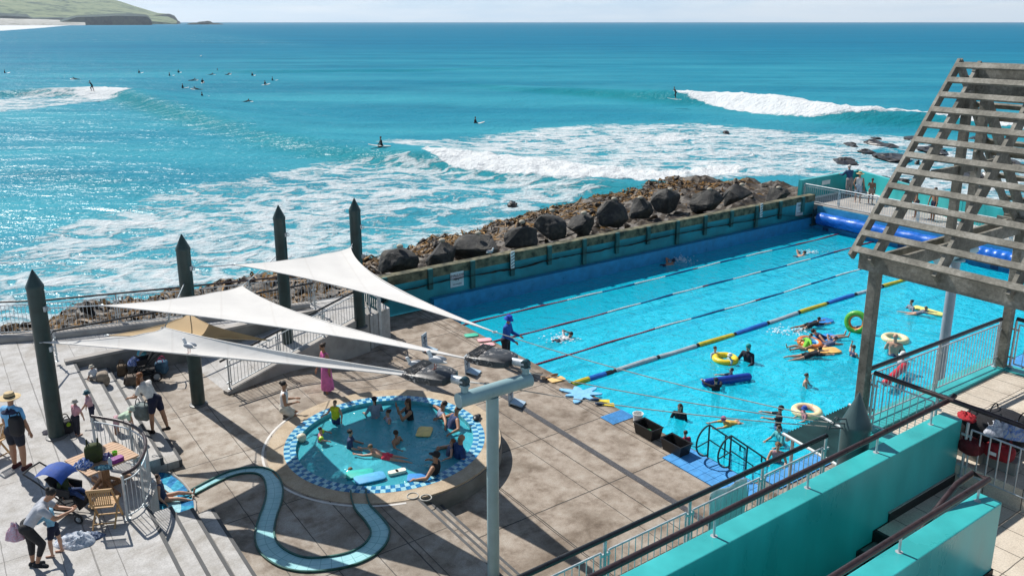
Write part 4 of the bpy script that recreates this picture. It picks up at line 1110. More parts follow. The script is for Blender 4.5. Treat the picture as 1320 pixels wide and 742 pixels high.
rope('long pale rope from the middle sail tip to the slate bollard', [C2, AN], .009, group=RG, sg=.10)
rope('long pale rope from the rear sail tip to the slate bollard', [C3, AN+V((-.05,0,.08))], .009, group=RG, sg=.10)
SG = 'short stays tying sail corners to the posts'
for (a, c_, lab) in ((A1, V((p1.x+.15,p1.y-.1,3.5)), None), (A2, V((p1.x+.18,p1.y,4.5)), 'short steel stay between the left post and the middle sail'), (B1, V((p2.x,p2.y-.15,4.1)), 'short steel stay holding the back corner of the front sail'),
              (B2, V((p3.x-.15,p3.y,3.8)), 'short steel stay from the middle sail to the ramp post'), (A3, V((p2.x+.18,p2.y,4.5)), 'short steel stay between the second post and the rear sail'), (B3, V((p4.x-.1,p4.y-.1,3.95)), 'short steel stay between the rear sail and the farthest post')):
    if lab: rope(lab, [a, c_], .014, m_galv, 'stay', SG, 'stay')
bk = thing('pulley_bracket', 'steel pulleys and shackles gathering the sail ropes at the bollard', 'pulley', AN)
mb = MB()
for k in range(3):
    q = AN+V((.06*k,-.04,.08*(k-1))); mb.tube([q, V((BOL.x-.2, BOL.y-.05, q.z-.03))], .014, 6); mb.torus(q, .035, .010, V((0,1,0)), 14, 6)
part('pulley', mb, M('dull_steel', (.10,.11,.115), .5, .2, metal=.3), bk, True)

# ------------------------------------------------------------------ round hot pool
hp = thing('round_pool', 'raised round hot pool with blue checker tile ring and stone kerb', 'pool', HC)
def ring(r0, r1, z0, z1, n=96, mb=None):
    mb = mb or MB(); o = len(mb.v)
    for k in range(n):
        a = 2*math.pi*k/n; c_, s_ = math.cos(a), math.sin(a)
        for r, z in ((r0,z0),(r0,z1),(r1,z1),(r1,z0)): mb.v.append(V((HC.x+r*c_, HC.y+r*s_, z)))
    for k in range(n):
        a, b2 = o+4*k, o+4*((k+1) % n)
        for i in range(4): mb.f.append((a+i, a+(i+1) % 4, b2+(i+1) % 4, b2+i)); mb.m.append(mb.cur)
    return mb
m_stone = deck_mat('honed_stone_kerb', (.46,.37,.265), (.36,.28,.195), (.50,.42,.32), [], [], damp=(.68,.74))
part('stone_kerb', ring(2.56, 3.0, -.3, HOT+.012), m_stone, hp)
part('kerb_wall', ring(2.90, 3.03, -.3, HOT-.04), m_conc_d, hp)
mb = MB(); mb.cur = 0; n = 132
for rr in range(2):
    r0, r1 = 2.28+.15*rr, 2.28+.15*(rr+1)
    for k in range(n):
        a0, a1 = 2*math.pi*k/n, 2*math.pi*(k+1)/n; mb.cur = (k+rr) % 2
        z = HOT+.016
        mb.add([V((HC.x+r*math.cos(a), HC.y+r*math.sin(a), z)) for r, a in ((r0,a0),(r1,a0),(r1,a1),(r0,a1))], [(0,1,2,3)])
m_t1, m_t2 = M('pale_blue_tile', (.30,.55,.62), .25, .2, 9), M('deep_blue_tile', (.012,.16,.36), .25, .3, 9)
part('checker_tiles', mb, [m_t1, m_t2], hp)
m_hotwall = M('teal_mosaic_wall', (.10,.46,.53), .4, .25, 5); m_hotfloor = M('aqua_mosaic_floor', (.34,.74,.82), .5, .15, 2)
part('pool_lining', ring(2.28, 2.57, -.7, HOT+.012), m_hotwall, hp)
mb = MB(); mb.lathe([(2.3,-.62),(2.3,-.6)], HC, 64); part('pool_floor', mb, m_hotfloor, hp)
part('bench', ring(1.88, 2.30, -.6, -.02), m_hotwall, hp)
HW = HOT-.10
mb = MB(); mb.add([V((HC.x+2.29*math.cos(a), HC.y+2.29*math.sin(a), HW)) for a in [2*math.pi*k/72 for k in range(72)]], [tuple(range(72))])
struct('hot_water', mb, m_hotwater)
mb = MB()
for k in range(120):   # thin white painted line round the left half of the kerb
    a = R(150+1.15*k)
    if k < 119:
        a1 = R(150+1.15*(k+1))
        mb.add([V((HC.x+r*math.cos(q), HC.y+r*math.sin(q), HOT+.005)) for r, q in ((3.06,a),(3.12,a),(3.12,a1),(3.06,a1))], [(0,1,2,3)])
struct('painted_line', mb, M('white_line_paint', (.62,.6,.57), .8, .15, 3))

# winding tiled stream from the hot pool to the fan shaped seat
cl_px = [(462,632),(463,642),(468,655),(480,668),(490,684),(485,700),(470,713),(448,722),(420,727),(392,728),(368,722),(348,708),(341,690),(345,668),(352,648),(354,630),(348,614),(335,607),(315,607),(295,612),(275,621),(256,631),(240,640)]
wd_ = [.30,.30,.30,.31,.34,.36,.38,.38,.38,.38,.38,.36,.34,.33,.33,.32,.28,.25,.22,.21,.20,.20,.20]
cpts = smooth_pts([at(u, v, HOT) for u, v in cl_px], 4)
cw = [curve(list(enumerate(wd_)), i/4)*.64 for i in range(len(cpts))]
m_stream, nt, b = newmat('aqua_stream_tile'); c = coord(nt, 'UV'); sp = N(nt, 'ShaderNodeSeparateXYZ'); L(nt, c, sp.inputs[0])
g = math_(nt, 'MAXIMUM', lines(nt, sp.outputs[0], 0, .22, .014), lines(nt, sp.outputs[1], .5, .5, .03))
f = noise(nt, coord(nt, 'Object'), 3, 4)
L(nt, mixc(nt, math_(nt, 'MULTIPLY', g, .55), ramp(nt, f, [(.3, (.28,.56,.59)), (.7, (.40,.68,.71))]), (.08,.26,.28)), b.inputs['Base Color']); b.inputs['Roughness'].default_value = .18
me = bpy.data.meshes.new('stream'); vs = []; fs = []; uvs = []; dist = 0; L_, R_ = [], []
for i, p in enumerate(cpts):
    d = (cpts[min(i+1, len(cpts)-1)]-cpts[max(i-1, 0)]).normalized(); sd = V((-d.y, d.x, 0))
    if i: dist += (p-cpts[i-1]).length
    a, c2 = p+sd*cw[i]*.9, p-sd*cw[i]*.9; L_.append(a); R_.append(c2)
    vs += [(a.x,a.y,HOT+.008), (c2.x,c2.y,HOT+.008)]; uvs += [(dist,0),(dist,1)]
for i in range(len(cpts)-1): fs.append((2*i, 2*i+1, 2*i+3, 2*i+2))
st = thing('water_channel', 'winding aqua tiled shallow stream curling from the round pool', 'channel', cpts[20])
me.from_pydata([tuple(V(p)-cpts[20]) for p in vs], [], fs); uvl = me.uv_layers.new()
for lp in me.loops: uvl.data[lp.index].uv = uvs[lp.vertex_index]
part('tile_bed', me, m_stream, st)
m_lip = M('dark_green_channel_lip', (.02,.10,.085), .4, .3, 5)
for side_ in (L_, R_):
    mb = MB()
    for a, c2 in zip(side_, side_[1:]): mb.bar(a+V((0,0,.02)), c2+V((0,0,.02)), .035, .05)
    part('edge_lip', mb, m_lip, st)
# fan shaped splash seat
fc = at(204, 648, HOT); fan = thing('splash_seat', 'blue and aqua tiled fan shaped splash seat at the head of the stream', 'tiled seat', fc)
fan_out = smooth_pts([at(u, v, HOT) for u, v in ((205,608),(218,610),(230,617),(242,629),(250,643),(252,655),(250,664))], 3)
fan_m = [m_t2, m_t1, M('mid_blue_tile', (.03,.30,.46), .25, .25, 9)]
mb = MB(); nb = 3
seatc = at(197, 655, HOT)
for bnd in range(nb):
    for i in range(len(fan_out)-1):
        mb.cur = (2, 1, 0)[bnd] if (i//2) % 2 == 0 or bnd < 2 else 2
        k0, k1 = bnd/nb, (bnd+1)/nb
        mb.add([seatc.lerp(fan_out[i+a_], k)+V((0,0,.012)) for k, a_ in ((k0,0),(k1,0),(k1,1),(k0,1))], [(0,1,2,3)])
part('fan_tiles', mb, fan_m, fan)
mb = MB(); sa_, sb_ = at(196, 616, HOT), at(197, 660, HOT)
mb.bar(sa_+V((-.1,0,.3)), sb_+V((-.1,0,.3)), .16, .66); part('seat_back', mb, fan_m[2], fan)
mb = MB(); mb.tube([p+V((0,0,.02)) for p in fan_out], .03, 6); part('rim', mb, m_conc, fan)

# ------------------------------------------------------------------ deck drains and mats
mb = MB(); mb.sbox(-2.35, -2.17, -3.0, 9.2, .002, .010); mb.sbox(-2.30, -2.22, -3.0, 9.2, .002, .013)
solo('drain_channel', mb, M('drain_grate', (.06,.06,.065), .6, .5, 40), 'long dark drain grate running across the pool deck', 'drain')
m_mat = M('blue_mat', (.06,.27,.58), .75, .15, 6, .2)
def matt(s0, s1, t0_, t1_, lab, z=.03, cell=.3):
    b_ = thing('floor_mat', lab, 'mat', P((s0+s1)/2, (t0_+t1_)/2, 0), 'blue rubber mats on the pool deck'); mb = MB()
    na, nb_ = max(1, round(abs(s1-s0)/cell)), max(1, round(abs(t1_-t0_)/cell))
    for i in range(na):
        for j in range(nb_):
            g_ = .006; mb.sbox(lerp(s0,s1,i/na)+g_, lerp(s0,s1,(i+1)/na)-g_, lerp(t0_,t1_,j/nb_)+g_, lerp(t0_,t1_,(j+1)/nb_)-g_, .004, z)
    part('tiles', mb, m_mat, b_)
q0 = ST(*at(760,513.5)[:2]); 
matt(-1.02, -.06, 2.75, 5.4, 'large blue tile mat at the foot of the looped pool handrails')
c_ = ST(*at(796,537.5)[:2]); matt(c_[0]-.42, c_[0]+.42, c_[1]-.28, c_[1]+.28, 'small square blue mat beside the white bucket', .02, .06)
matt(.25, 24.8, 4.95, 5.48, 'long blue mat strip along the right edge of the pool', .03, .5)
# ------------------------------------------------------------------ teal stair walls, landing, lower ledge
LAND = 3.08; COP = 4.30
w = thing('stair_wall', 'long turquoise painted wall on the pool side of the stairs', 'wall', P(-8,9.97,0))
mb = MB(); mb.sbox(-17, -1.45, 9.80, 10.15, 0, COP); o = part('wall_panel', mb, m_teal, w); bev(o, .015)
mb = MB(); mb.sbox(-3.55, -1.47, 10.152, 10.175, LAND, LAND+.17)
for k in range(9): mb.sbox(-3.55-.42*(k+1), -3.55-.42*k, 10.152, 10.175, LAND-.2*(k+1)-.05, LAND-.2*k+.0)
part('skirting', mb, m_skirt, w)
mb = MB(); mb.sbox(-3.57, -1.47, 10.150, 10.18, LAND+.17, LAND+.185); part('skirting_trim', mb, m_conc, w)
w2 = thing('stair_wall', 'short turquoise painted wall on the near side of the stairs', 'wall', P(-8,11.6,0))
mb = MB(); mb.sbox(-17, -3.60, 11.45, 11.80, 0, COP); o = part('wall_panel', mb, m_teal, w2); bev(o, .015)
mb = MB(); mb.sbox(-17, -3.585, 11.802, 11.82, LAND-.02, LAND+.12); mb.sbox(-3.598, -3.58, 11.44, 11.82, LAND-.02, LAND+.12); part('skirting', mb, m_skirt, w2)
def hrail(name, lab, pts, posts, r=.045, drop=.30, m=m_rail):
    b_ = thing(name, lab, 'handrail', V((pts[0].x, pts[0].y, COP))); mb = MB(); mb.tube(pts, r, 12); part('tube', mb, m, b_, True)
    for p in posts:
        mb = MB(); mb.tube([p, p-V((0,0,drop))], .018, 8); mb.lathe([(.05,0),(.05,.012)], p-V((0,0,drop)), 10); part('bracket', mb, m_galv, b_, True)
hrail('handrail', 'maroon handrail on top of the long turquoise stair wall', [P(-17,9.93,COP+.30), P(-1.5,9.93,COP+.30), P(-1.38,9.93,COP+.34)], [P(s,9.93,COP+.29) for s in (-2.1,-3.75,-5.55,-7.6,-9.6)])
hrail('handrail', 'maroon handrail looping round the end of the near turquoise wall', [P(-17,11.57,COP+.30), P(-3.9,11.6,COP+.30), P(-3.68,11.6,COP+.30), P(-3.68,11.38,COP+.30), P(-4.05,11.34,COP+.22), P(-4.75,11.36,COP-.05), P(-5.3,11.42,COP-.3)],
      [P(s,11.57,COP+.29) for s in (-3.85,-5.9,-8.0)])
mb = MB(); mb.sbox(-3.9, -1.40, 10.152, 20, 0, LAND); mb.sbox(-1.44, 3.6, 8.55, 18, 0, 3.46); mb.sbox(-17, -3.58, 11.81, 20, 0, LAND-.004); struct('landing', mb, m_landing, pool_frame=True)
mb = MB(); ns_ = MB()
for k in range(14):
    s1 = -3.9-.42*k; z = LAND-.2*(k+1); mb.sbox(s1-.42, s1, 10.152, 11.448, z-.3, z); ns_.sbox(s1-.06, s1+.004, 10.155, 11.445, z+.03, z+.203)
struct('stairs', mb, M('stair_tile', (.12,.15,.14), .6, .2, 6), pool_frame=True); struct('stair_nosing', ns_, m_skirt, pool_frame=True)
mb = MB(); mb.sbox(-17, -3.3, 8.95, 9.795, 0, 3.25); mb.sbox(-3.3, -1.45, 8.95, 9.795, 0, 3.0); struct('stair_ledge', mb, m_conc_d, pool_frame=True)
w3 = thing('kerb_wall', 'turquoise coping under the landing railing beside the pergola post', 'kerb', P(1,8.5,LAND))
mb = MB(); mb.sbox(-1.9, 3.75, 8.22, 8.72, 2.4, 3.52); mb.sbox(-1.9, -1.4, 8.72, 9.79, 2.4, 3.50); mb.sbox(3.4, 3.78, 8.72, 16, 2.4, 3.50); o = part('coping', mb, m_teal, w3); bev(o, .012)
RZ = 3.52
fence('railing', 'long stair railing with black handrail in front of the turquoise wall', [P(-17,9.18,3.28), P(-4.05,9.22,3.28)], 1.10, 1.62, m_blackrail, hand_r=.04, hand_gap=.20)
fence('railing', 'landing railing with black handrail between the two pergola posts', [P(-1.55,8.42,RZ), P(3.30,8.55,RZ)], 1.13, 2.3, m_blackrail, hand_r=.045, hand_gap=.12)
fence('railing', 'landing railing with maroon handrail running back from the pergola post', [P(-1.6,8.55,RZ-.02), P(-1.6,9.75,RZ-.02)], 1.13, 1.3, m_rail, hand_r=.045, hand_gap=.14, ext=(0,6.0), bal=.13)
fence('railing', 'grey gate railing at the head of the stairs in front of the bags', [P(-1.44,10.25,LAND+.15), P(-1.42,13.6,LAND+.15)], 1.05, 3.2, hand=False, bal=.155, bal_r=.013)
fence('railing', 'railing at the far end of the landing behind the second pergola post', [P(3.6,8.75,RZ), P(3.6,14,RZ)], 1.13, 2.4, m_blackrail, hand_r=.045, bal=.16)
# towel over the stair railing
mb = MB(); tw = []
for i in range(9):
    for j in range(9):
        s = -6.75+.8*i/8; z = 4.22-.75*j/8; tw.append(P(s, 9.12-.02*math.sin(i*1.3)-.015*math.sin(j+i), z))
mb.add(tw, [(i*9+j, (i+1)*9+j, (i+1)*9+j+1, i*9+j+1) for i in range(8) for j in range(8)])
tw2 = [p+ET*.03 for p in tw]
mb.add(tw2, [(i*9+j, (i+1)*9+j, (i+1)*9+j+1, i*9+j+1) for i in range(8) for j in range(8)])
solo('towel', mb, M('pale_blue_towel', (.58,.70,.72), .95, .12, 12, .3, stretch=(1,1,.2)), 'pale blue towel hung over the long stair railing', 'towel', smooth=True)
mb = MB(); n = 60
mb.tube([P(-15+11*k/n, 9.62+.03*math.sin(k*2.1), 3.9+.02*math.sin(k*1.3)) for k in range(n+1)], .02, 5)

# ------------------------------------------------------------------ weathered timber pergola
m_wood, nt, b = newmat('silvered_timber'); c = coord(nt, 'Object'); 
n1 = noise(nt, coord(nt, 'Object', (2,2,2)), 1.2, 5); n2 = noise(nt, coord(nt, 'Object', (18,18,18)), 1.0, 4, .6, .5)
q = math_(nt, 'ADD', math_(nt, 'MULTIPLY', n1, .6), math_(nt, 'MULTIPLY', n2, .4))
L(nt, ramp(nt, q, [(.32, (.070,.068,.055)), (.5, (.165,.156,.128)), (.66, (.30,.285,.245))]), b.inputs['Base Color']); b.inputs['Roughness'].default_value = .8; bump(nt, b, n2, .4, .01)
pg = thing('pergola', 'weathered grey timber pergola with a steep slatted gable roof', 'pergola', P(.97,8.5,RZ))
SR, ZR, SLP = .97, 10.30, 1.127
for s, t in ((-1.7,8.40), (3.47,8.62), (-1.7,13.2), (3.47,13.2)):
    mb = MB(); mb.sbox(s-.095, s+.095, t-.09, t+.09, RZ-.45, 6.95); o = part('post', mb, m_wood, pg); bev(o, .012, 1)
for s in (-1.7, 3.47):
    mb = MB(); mb.sbox(s-.18, s-.125, 8.15, 14.5, 6.62, 6.92); mb.sbox(s+.125, s+.18, 8.15, 14.5, 6.62, 6.92); part('eave_beam', mb, m_wood, pg)
for t in (8.5, 13.2):
    for dt in (-.15, .15):
        mb = MB(); mb.sbox(-1.7, 3.65, t+dt-.03, t+dt+.03, 6.62, 6.88); part('tie_beam', mb, m_wood, pg)
    for ds_ in (-.34, .34):
        mb = MB(); mb.sbox(SR+ds_-.07, SR+ds_+.07, t-.07, t+.07, 6.4, 9.75); part('king_post', mb, m_wood, pg)
    mb = MB(); mb.bar(P(-.35, t, 8.25), P(2.3, t, 8.25), .06, .16); part('collar_tie', mb, m_wood, pg)
mb = MB(); mb.sbox(SR-.04, SR+.04, 8.4, 14.5, ZR-.62, ZR-.12); part('ridge_beam', mb, m_wood, pg)
h2 = math.sqrt(.5)
for t in (8.08, 8.45, 9.62, 10.8, 12.0, 13.2):
    for sg, sE in ((1, -2.05), (-1, 3.99)):
        L0 = abs(SR-sE); a = P(sE, t, ZR-SLP*L0-.02); c_ = P(SR, t, ZR-.02)
        if t == 8.08: wdt, dep = .06, .17
        else: wdt, dep = .065, .26
        up = ((ES*(-sg*SLP))+EZ).normalized(); mb = MB(); lift = .055 if t == 8.08 else 0; mb.bar(a-up*(dep*.5-lift), c_-up*(dep*.5-lift), wdt, dep, up); o = part('rafter', mb, m_wood, pg)
for sg, sE in ((1, -2.0), (-1, 3.94)):
    for k in range(13):
        q = (k+.12)/12.6; s = lerp(sE, SR, q); z = ZR-SLP*abs(SR-s)
        up = ((ES*(-sg*SLP))+EZ).normalized(); mb = MB(); a = P(s, 8.112, z+.0)+up*.027; c_ = P(s, 14.5, z)+up*.027
        mb.bar(a, c_, .115, .05, up); part('slat', mb, m_wood, pg)
mb = MB(); mb.bar(P(3.9,8.5,6.5), P(1.2,8.5,8.6), .05, .14); part('brace', mb, m_wood, pg)
mb = MB(); mb.tube([P(0.5,6.5,5.2), P(4.9,7.9,8.3)], .02, 6); 
# grey steel lamp pole through the landing rail
mb = MB(); po = thing('steel_pole', 'tall grey steel pole rising from the pool walk beside the pergola', 'pole', P(5.2,6.5,0))
mb.tube([P(5.2,6.5,0), P(5.2,6.5,5.2)], [.13,.12], 14); part('shaft', mb, M('grey_pole_paint', (.28,.32,.36), .4, .1), po, True)
mb = MB(); mb.lathe([(.22,0),(.22,.03)], P(5.2,6.5,5.2), 14); mb.tube([P(4.3,6.5,5.35), P(6.1,6.5,5.35)], .12, 12); part('cross_head', mb, m_tealpost, po, True)

# ------------------------------------------------------------------ turquoise T post with floodlights
TP = P(-7.62, 4.65, 0); tp = thing('floodlight_post', 'turquoise steel T shaped post between the round pool and the stairs', 'post', TP)
mb = MB(); mb.tube([TP, TP+V((0,0,4.3))], .118, 18); part('shaft', mb, m_tealpost, tp, True)
mb = MB(); mb.tube([P(-8.36,4.65,4.42), P(-6.76,4.65,4.42)], .138, 20); part('crossbar', mb, m_tealpost, tp, True)
m_lampgrey = M('dark_grey_housing', (.030,.033,.037), .45, .5, 5, .1)
nt = m_lampgrey.node_tree; b = nt.nodes['Principled BSDF']; c = coord(nt, 'Object'); base_ = b.inputs['Base Color'].links[0].from_socket
dm = math_(nt, 'MULTIPLY', ramp(nt, noise(nt, c, 16, 3, .6, .5), [(.54, 0), (.57, 1)]), ramp(nt, noise(nt, c, 2.0, 2), [(.44, 0), (.58, 1)]))
L(nt, mixc(nt, dm, base_, (.42,.39,.36)), b.inputs['Base Color'])
def flood(s, lab, rz):
    base = P(s, 4.65, 4.56); b_ = thing('floodlight', lab, 'floodlight', base, 'floodlights on the turquoise T post')
    mb = MB(); mb.tube([base, base+V((0,0,.12))], .07, 12); mb.lathe([(.10,0),(.10,.03)], base+V((0,0,.11)), 14); part('stem', mb, m_tealpost, b_, True)
    d = V((math.cos(rz), math.sin(rz), -.03)).normalized(); sd = EZ.cross(d).normalized(); up = d.cross(sd)
    mb = MB(); mb.lathe([(.07,-.07),(.085,-.055),(.085,.055),(.07,.07)], base+V((0,0,.20)), 14, sd); part('yoke', mb, m_dkgreen, b_, True)
    c0 = base+V((0,0,.20)); mb = MB(); mb.tube([c0, c0+d*.30], .075, 12); part('neck', mb, m_galv, b_, True)
    mb = MB(); prof = [(.26,.12,.06),(.31,.26,.085),(.50,.33,.105),(.85,.35,.105),(1.06,.34,.09),(1.18,.29,.05)]
    seg = 16; o_ = 0
    for (x, wd, ht) in prof:
        for k in range(seg):
            a = 2*math.pi*k/seg; ca_, sa_ = math.cos(a), math.sin(a)
            f = lambda q: math.copysign(abs(q)**.55, q)
            mb.v.append(c0+d*x+sd*(wd*f(ca_))+up*(ht*f(sa_)))
    for i in range(len(prof)-1):
        for k in range(seg): mb.f.append((i*seg+k, i*seg+(k+1) % seg, (i+1)*seg+(k+1) % seg, (i+1)*seg+k)); mb.m.append(0)
    mb.f += [tuple(range(seg-1,-1,-1)), tuple(5*seg+k for k in range(seg))]; mb.m += [0,0]
    part('housing', mb, m_lampgrey, b_, True)
    mb = MB()
    for k in range(7): mb.bar(c0+d*(.9+.035*k)+sd*-.3+up*.105, c0+d*(.9+.035*k)+sd*.3+up*.105, .012, .02, up)
    part('cooling_fin', mb, m_lampgrey, b_)
    rr = random.Random(int(s*100))
    return c0+d*.62+up*.108
fl1 = flood(-8.22, 'left grey floodlight with a seagull on top, spattered with droppings', R(150))
fl2 = flood(-6.86, 'right grey floodlight spattered with droppings next to the lifeguard', R(150))

# ------------------------------------------------------------------ corrugated canopy beside the bollard
b_ = thing('canopy', 'dark green corrugated canopy roof at the pool edge beside the bollard', 'canopy', P(.5,7.5,0))
zc = lambda t: 2.12-.10*(t-6.2)
m_corr = M('green_corrugated_sheet', (.008,.045,.05), .5, .25, 2, spec=.2)
mb = MB(); ncol = 56
for i in range(ncol+1):
    s = -.9+2.85*i/ncol
    for t in (6.2, 9.0): mb.v.append(P(s, t, zc(t)+.035*math.cos(i*math.pi)))
for i in range(ncol): mb.f.append((2*i, 2*i+1, 2*i+3, 2*i+2)); mb.m.append(0)
mb2 = MB(); mb2.v = [V(p) for p in mb.v]
for i in range(len(mb.v)):
    pass
part('sheeting', mb, m_corr, b_)
mb = MB()
for s in (-.9, .5, 1.6): mb.bar(P(s,6.2,zc(6.2)+.04), P(s,9.0,zc(9.0)+.04), .07, .03)
part('flashing', mb, m_white, b_)
for s in (-.8, 1.8):
    mb = MB(); mb.tube([P(s,6.4,0), P(s,6.4,zc(6.4)-.03)], .04, 8); part('post', mb, m_galv, b_, True)
mb = MB(); mb.bar(P(-.9,6.3,zc(6.3)-.06), P(1.9,6.3,zc(6.3)-.06), .06, .08); mb.bar(P(-.9,8.6,zc(8.6)-.06), P(1.9,8.6,zc(8.6)-.06), .06, .08); part('frame', mb, m_galv, b_)

# ------------------------------------------------------------------ looped pool handrails
for i, (t, lab) in enumerate(((3.43, 'dark green looped pool handrail nearer the black tubs'), (4.14, 'dark green looped pool handrail nearer the stair railing'))):
    b_ = thing('pool_handrail', lab, 'handrail', P(-.05,t,0), 'looped handrails into the pool')
    mb = MB(); s0 = -.05
    loop = [P(s0,t,.10)]+[P(s0-.46*math.sin(a), t, .52-.43*math.cos(a)) for a in [math.pi*k/14 for k in range(15)]]
    rail = loop+[P(1.0,t,.15), P(1.9,t,-.55)]
    mb.tube(rail, .024, 8); part('top_rail', mb, m_dkgreen, b_, True)
    mb = MB(); mb.tube([P(s0-.42,t,.45), P(s0+.05,t,.5), P(1.9,t,-.98)], .018, 8); part('mid_rail', mb, m_dkgreen, b_, True)
    for s, z0_, z1_ in ((s0, 0, .95), (.62, -.9, .46), (1.25, -1.4, -.04)):
        mb = MB(); mb.tube([P(s,t,z0_), P(s,t,z1_)], .024, 8); part('upright', mb, m_dkgreen, b_, True)
# ------------------------------------------------------------------ boulders behind the sea wall
m_bould, nt, b = newmat('basalt_boulder'); c = coord(nt, 'Object'); n1 = noise(nt, c, 1.6, 6, .6); n2 = noise(nt, c, 7, 5, .65)
q = math_(nt, 'ADD', math_(nt, 'MULTIPLY', n1, .6), math_(nt, 'MULTIPLY', n2, .4))
L(nt, ramp(nt, q, [(.36, (.014,.0145,.015)), (.5, (.034,.034,.032)), (.6, (.075,.068,.055)), (.7, (.12,.105,.075))]), b.inputs['Base Color']); b.inputs['Roughness'].default_value = .8; bump(nt, b, n2, .7, .06)
def rock_mesh(rx, ry, rz, seed, sub=3, amp=.10, npts=16):
    rr = random.Random(seed); bm = bmesh.new()
    for k in range(npts):
        d = V((rr.gauss(0,1), rr.gauss(0,1), rr.gauss(0,1))).normalized()*rr.uniform(.88,1.08); bm.verts.new((d.x*rx, d.y*ry, max(d.z, -.7)*rz))
    bmesh.ops.convex_hull(bm, input=bm.verts)
    for v in [v for v in bm.verts if not v.link_faces]: bm.verts.remove(v)
    bmesh.ops.triangulate(bm, faces=bm.faces)
    bmesh.ops.bevel(bm, geom=list(bm.edges), offset=min(rx,rz)*.07, segments=1, affect='EDGES', profile=.6)
    bmesh.ops.triangulate(bm, faces=bm.faces)
    bmesh.ops.subdivide_edges(bm, edges=[e for e in bm.edges if e.calc_length() > .12], cuts=sub, use_grid_fill=True)
    bmesh.ops.triangulate(bm, faces=bm.faces)
    for v in bm.verts:
        n_ = v.co.normalized(); v.co += n_*(amp*mn.noise(v.co*1.6+V((seed,0,0)))+amp*.5*mn.noise(v.co*4.5+V((0,seed,0))))
    mb = MB(); bm.verts.index_update(); mb.v = [v.co.copy() for v in bm.verts]; mb.f = [tuple(v.index for v in f.verts) for f in bm.faces]; mb.m = [0]*len(mb.f); bm.free(); return mb
B_ = [(514,349,25,20,'nearest boulder to the shade sails, rounded and half pale on its left'),(568,340,21,19,'second boulder from the sails, brownish with a flat pale face'),(613,329,31,18,'widest low dark boulder behind the SHALLOW sign'),
      (670,318,22,20,'brown grey boulder behind the near striped marker'),(709,305,20,21,'blocky dark boulder with deep black side, left of middle'),(750,300,18,16,'small rounded dark boulder in the middle of the row'),
      (788,287,21,19,'grey boulder leaning against a darker neighbour'),(822,279,18,15,'dark boulder leaning on the grey one to its left'),(860,270,20,16,'pale topped boulder with a smooth sloping face'),
      (910,270,22,16,'flat topped boulder overhanging on its left'),(952,264,19,16,'mottled boulder with a split face near the far end'),(1000,258,17,10,'last small low boulder before the far wall')]
for i, (u, v, wx, hz, lab) in enumerate(B_):
    p = at(u, v, 1.0); dep = math.hypot(p.y, 10); sc = dep/1070; rx, rz = wx*sc*1.18, hz*sc*1.15
    b_ = thing('boulder', lab, 'boulder', (p.x, p.y, 1.0), 'boulders along the sea wall')
    mb = rock_mesh(rx, rx*.85, rz, 11+i*7, 2, .09*rx)
    for q in mb.v: q.z += rz*.5
    part('stone', mb, m_bould, b_, local=True)
    mb = MB(); mb.ell((.1*rx, -.1*rx, rz*1.47), (.15,.13,.09), 9, 6); part('lifting_cap', mb, M('pale_concrete_cap', (.42,.38,.30), .9), b_, True, True)
m_reef = M('wet_reef', (.010,.010,.012), .4, .5, 2, .4, col2=(.03,.026,.022))
# dark reefs standing in the surf
for i, (u, v, wx, lab) in enumerate(((1088,210,26,'low dark reef rock just beyond the far wall'),(1150,205,34,'broad wet reef rock seen through the pergola slats'),(1200,196,30,'dark reef rock behind the pergola rafters'),(1128,186,20,'small dark reef rock in foam left of the pergola'),
     (1260,230,36,'brown topped reef rock behind the parapet at right'),(662,266,11,'small weedy rock in the shallows left of the shore'),(935,172,9,'tiny black rock awash in the white water'),(1300,212,30,'reef rock at the right edge of the surf'),(1178,180,24,'flat reef rock awash in the breaking wave'))):
    p = at(u, v, SEA); sc = p.length/1070; mb = rock_mesh(wx*sc*.55, wx*sc*1.0, .28, 60+i, 2, .30, 22)
    o = solo('reef_rock', mb, m_reef, lab, 'rock', 'dark reef rocks in the surf', loc=(0,0,0)); o.location = (p.x, p.y, SEA+.12)

rk = random.Random(5)
for i in range(22):
    u = rk.uniform(1095, 1330); v = rk.uniform(176, 236); 
    if u < 1140 and v > 215: v -= 30
    p = at(u, v, SEA); sc = p.length/1070; w_ = rk.uniform(4, 13)*sc; mb = rock_mesh(w_, w_*rk.uniform(1,2), .26, 90+i, 1, .2, 18)
    o = solo('reef_rock', mb, m_reef, 'small dark wet rock awash in the foam behind the pergola', 'rock', 'small rocks awash behind the pergola', loc=(0,0,0)); o.location = (p.x, p.y, SEA+.05)
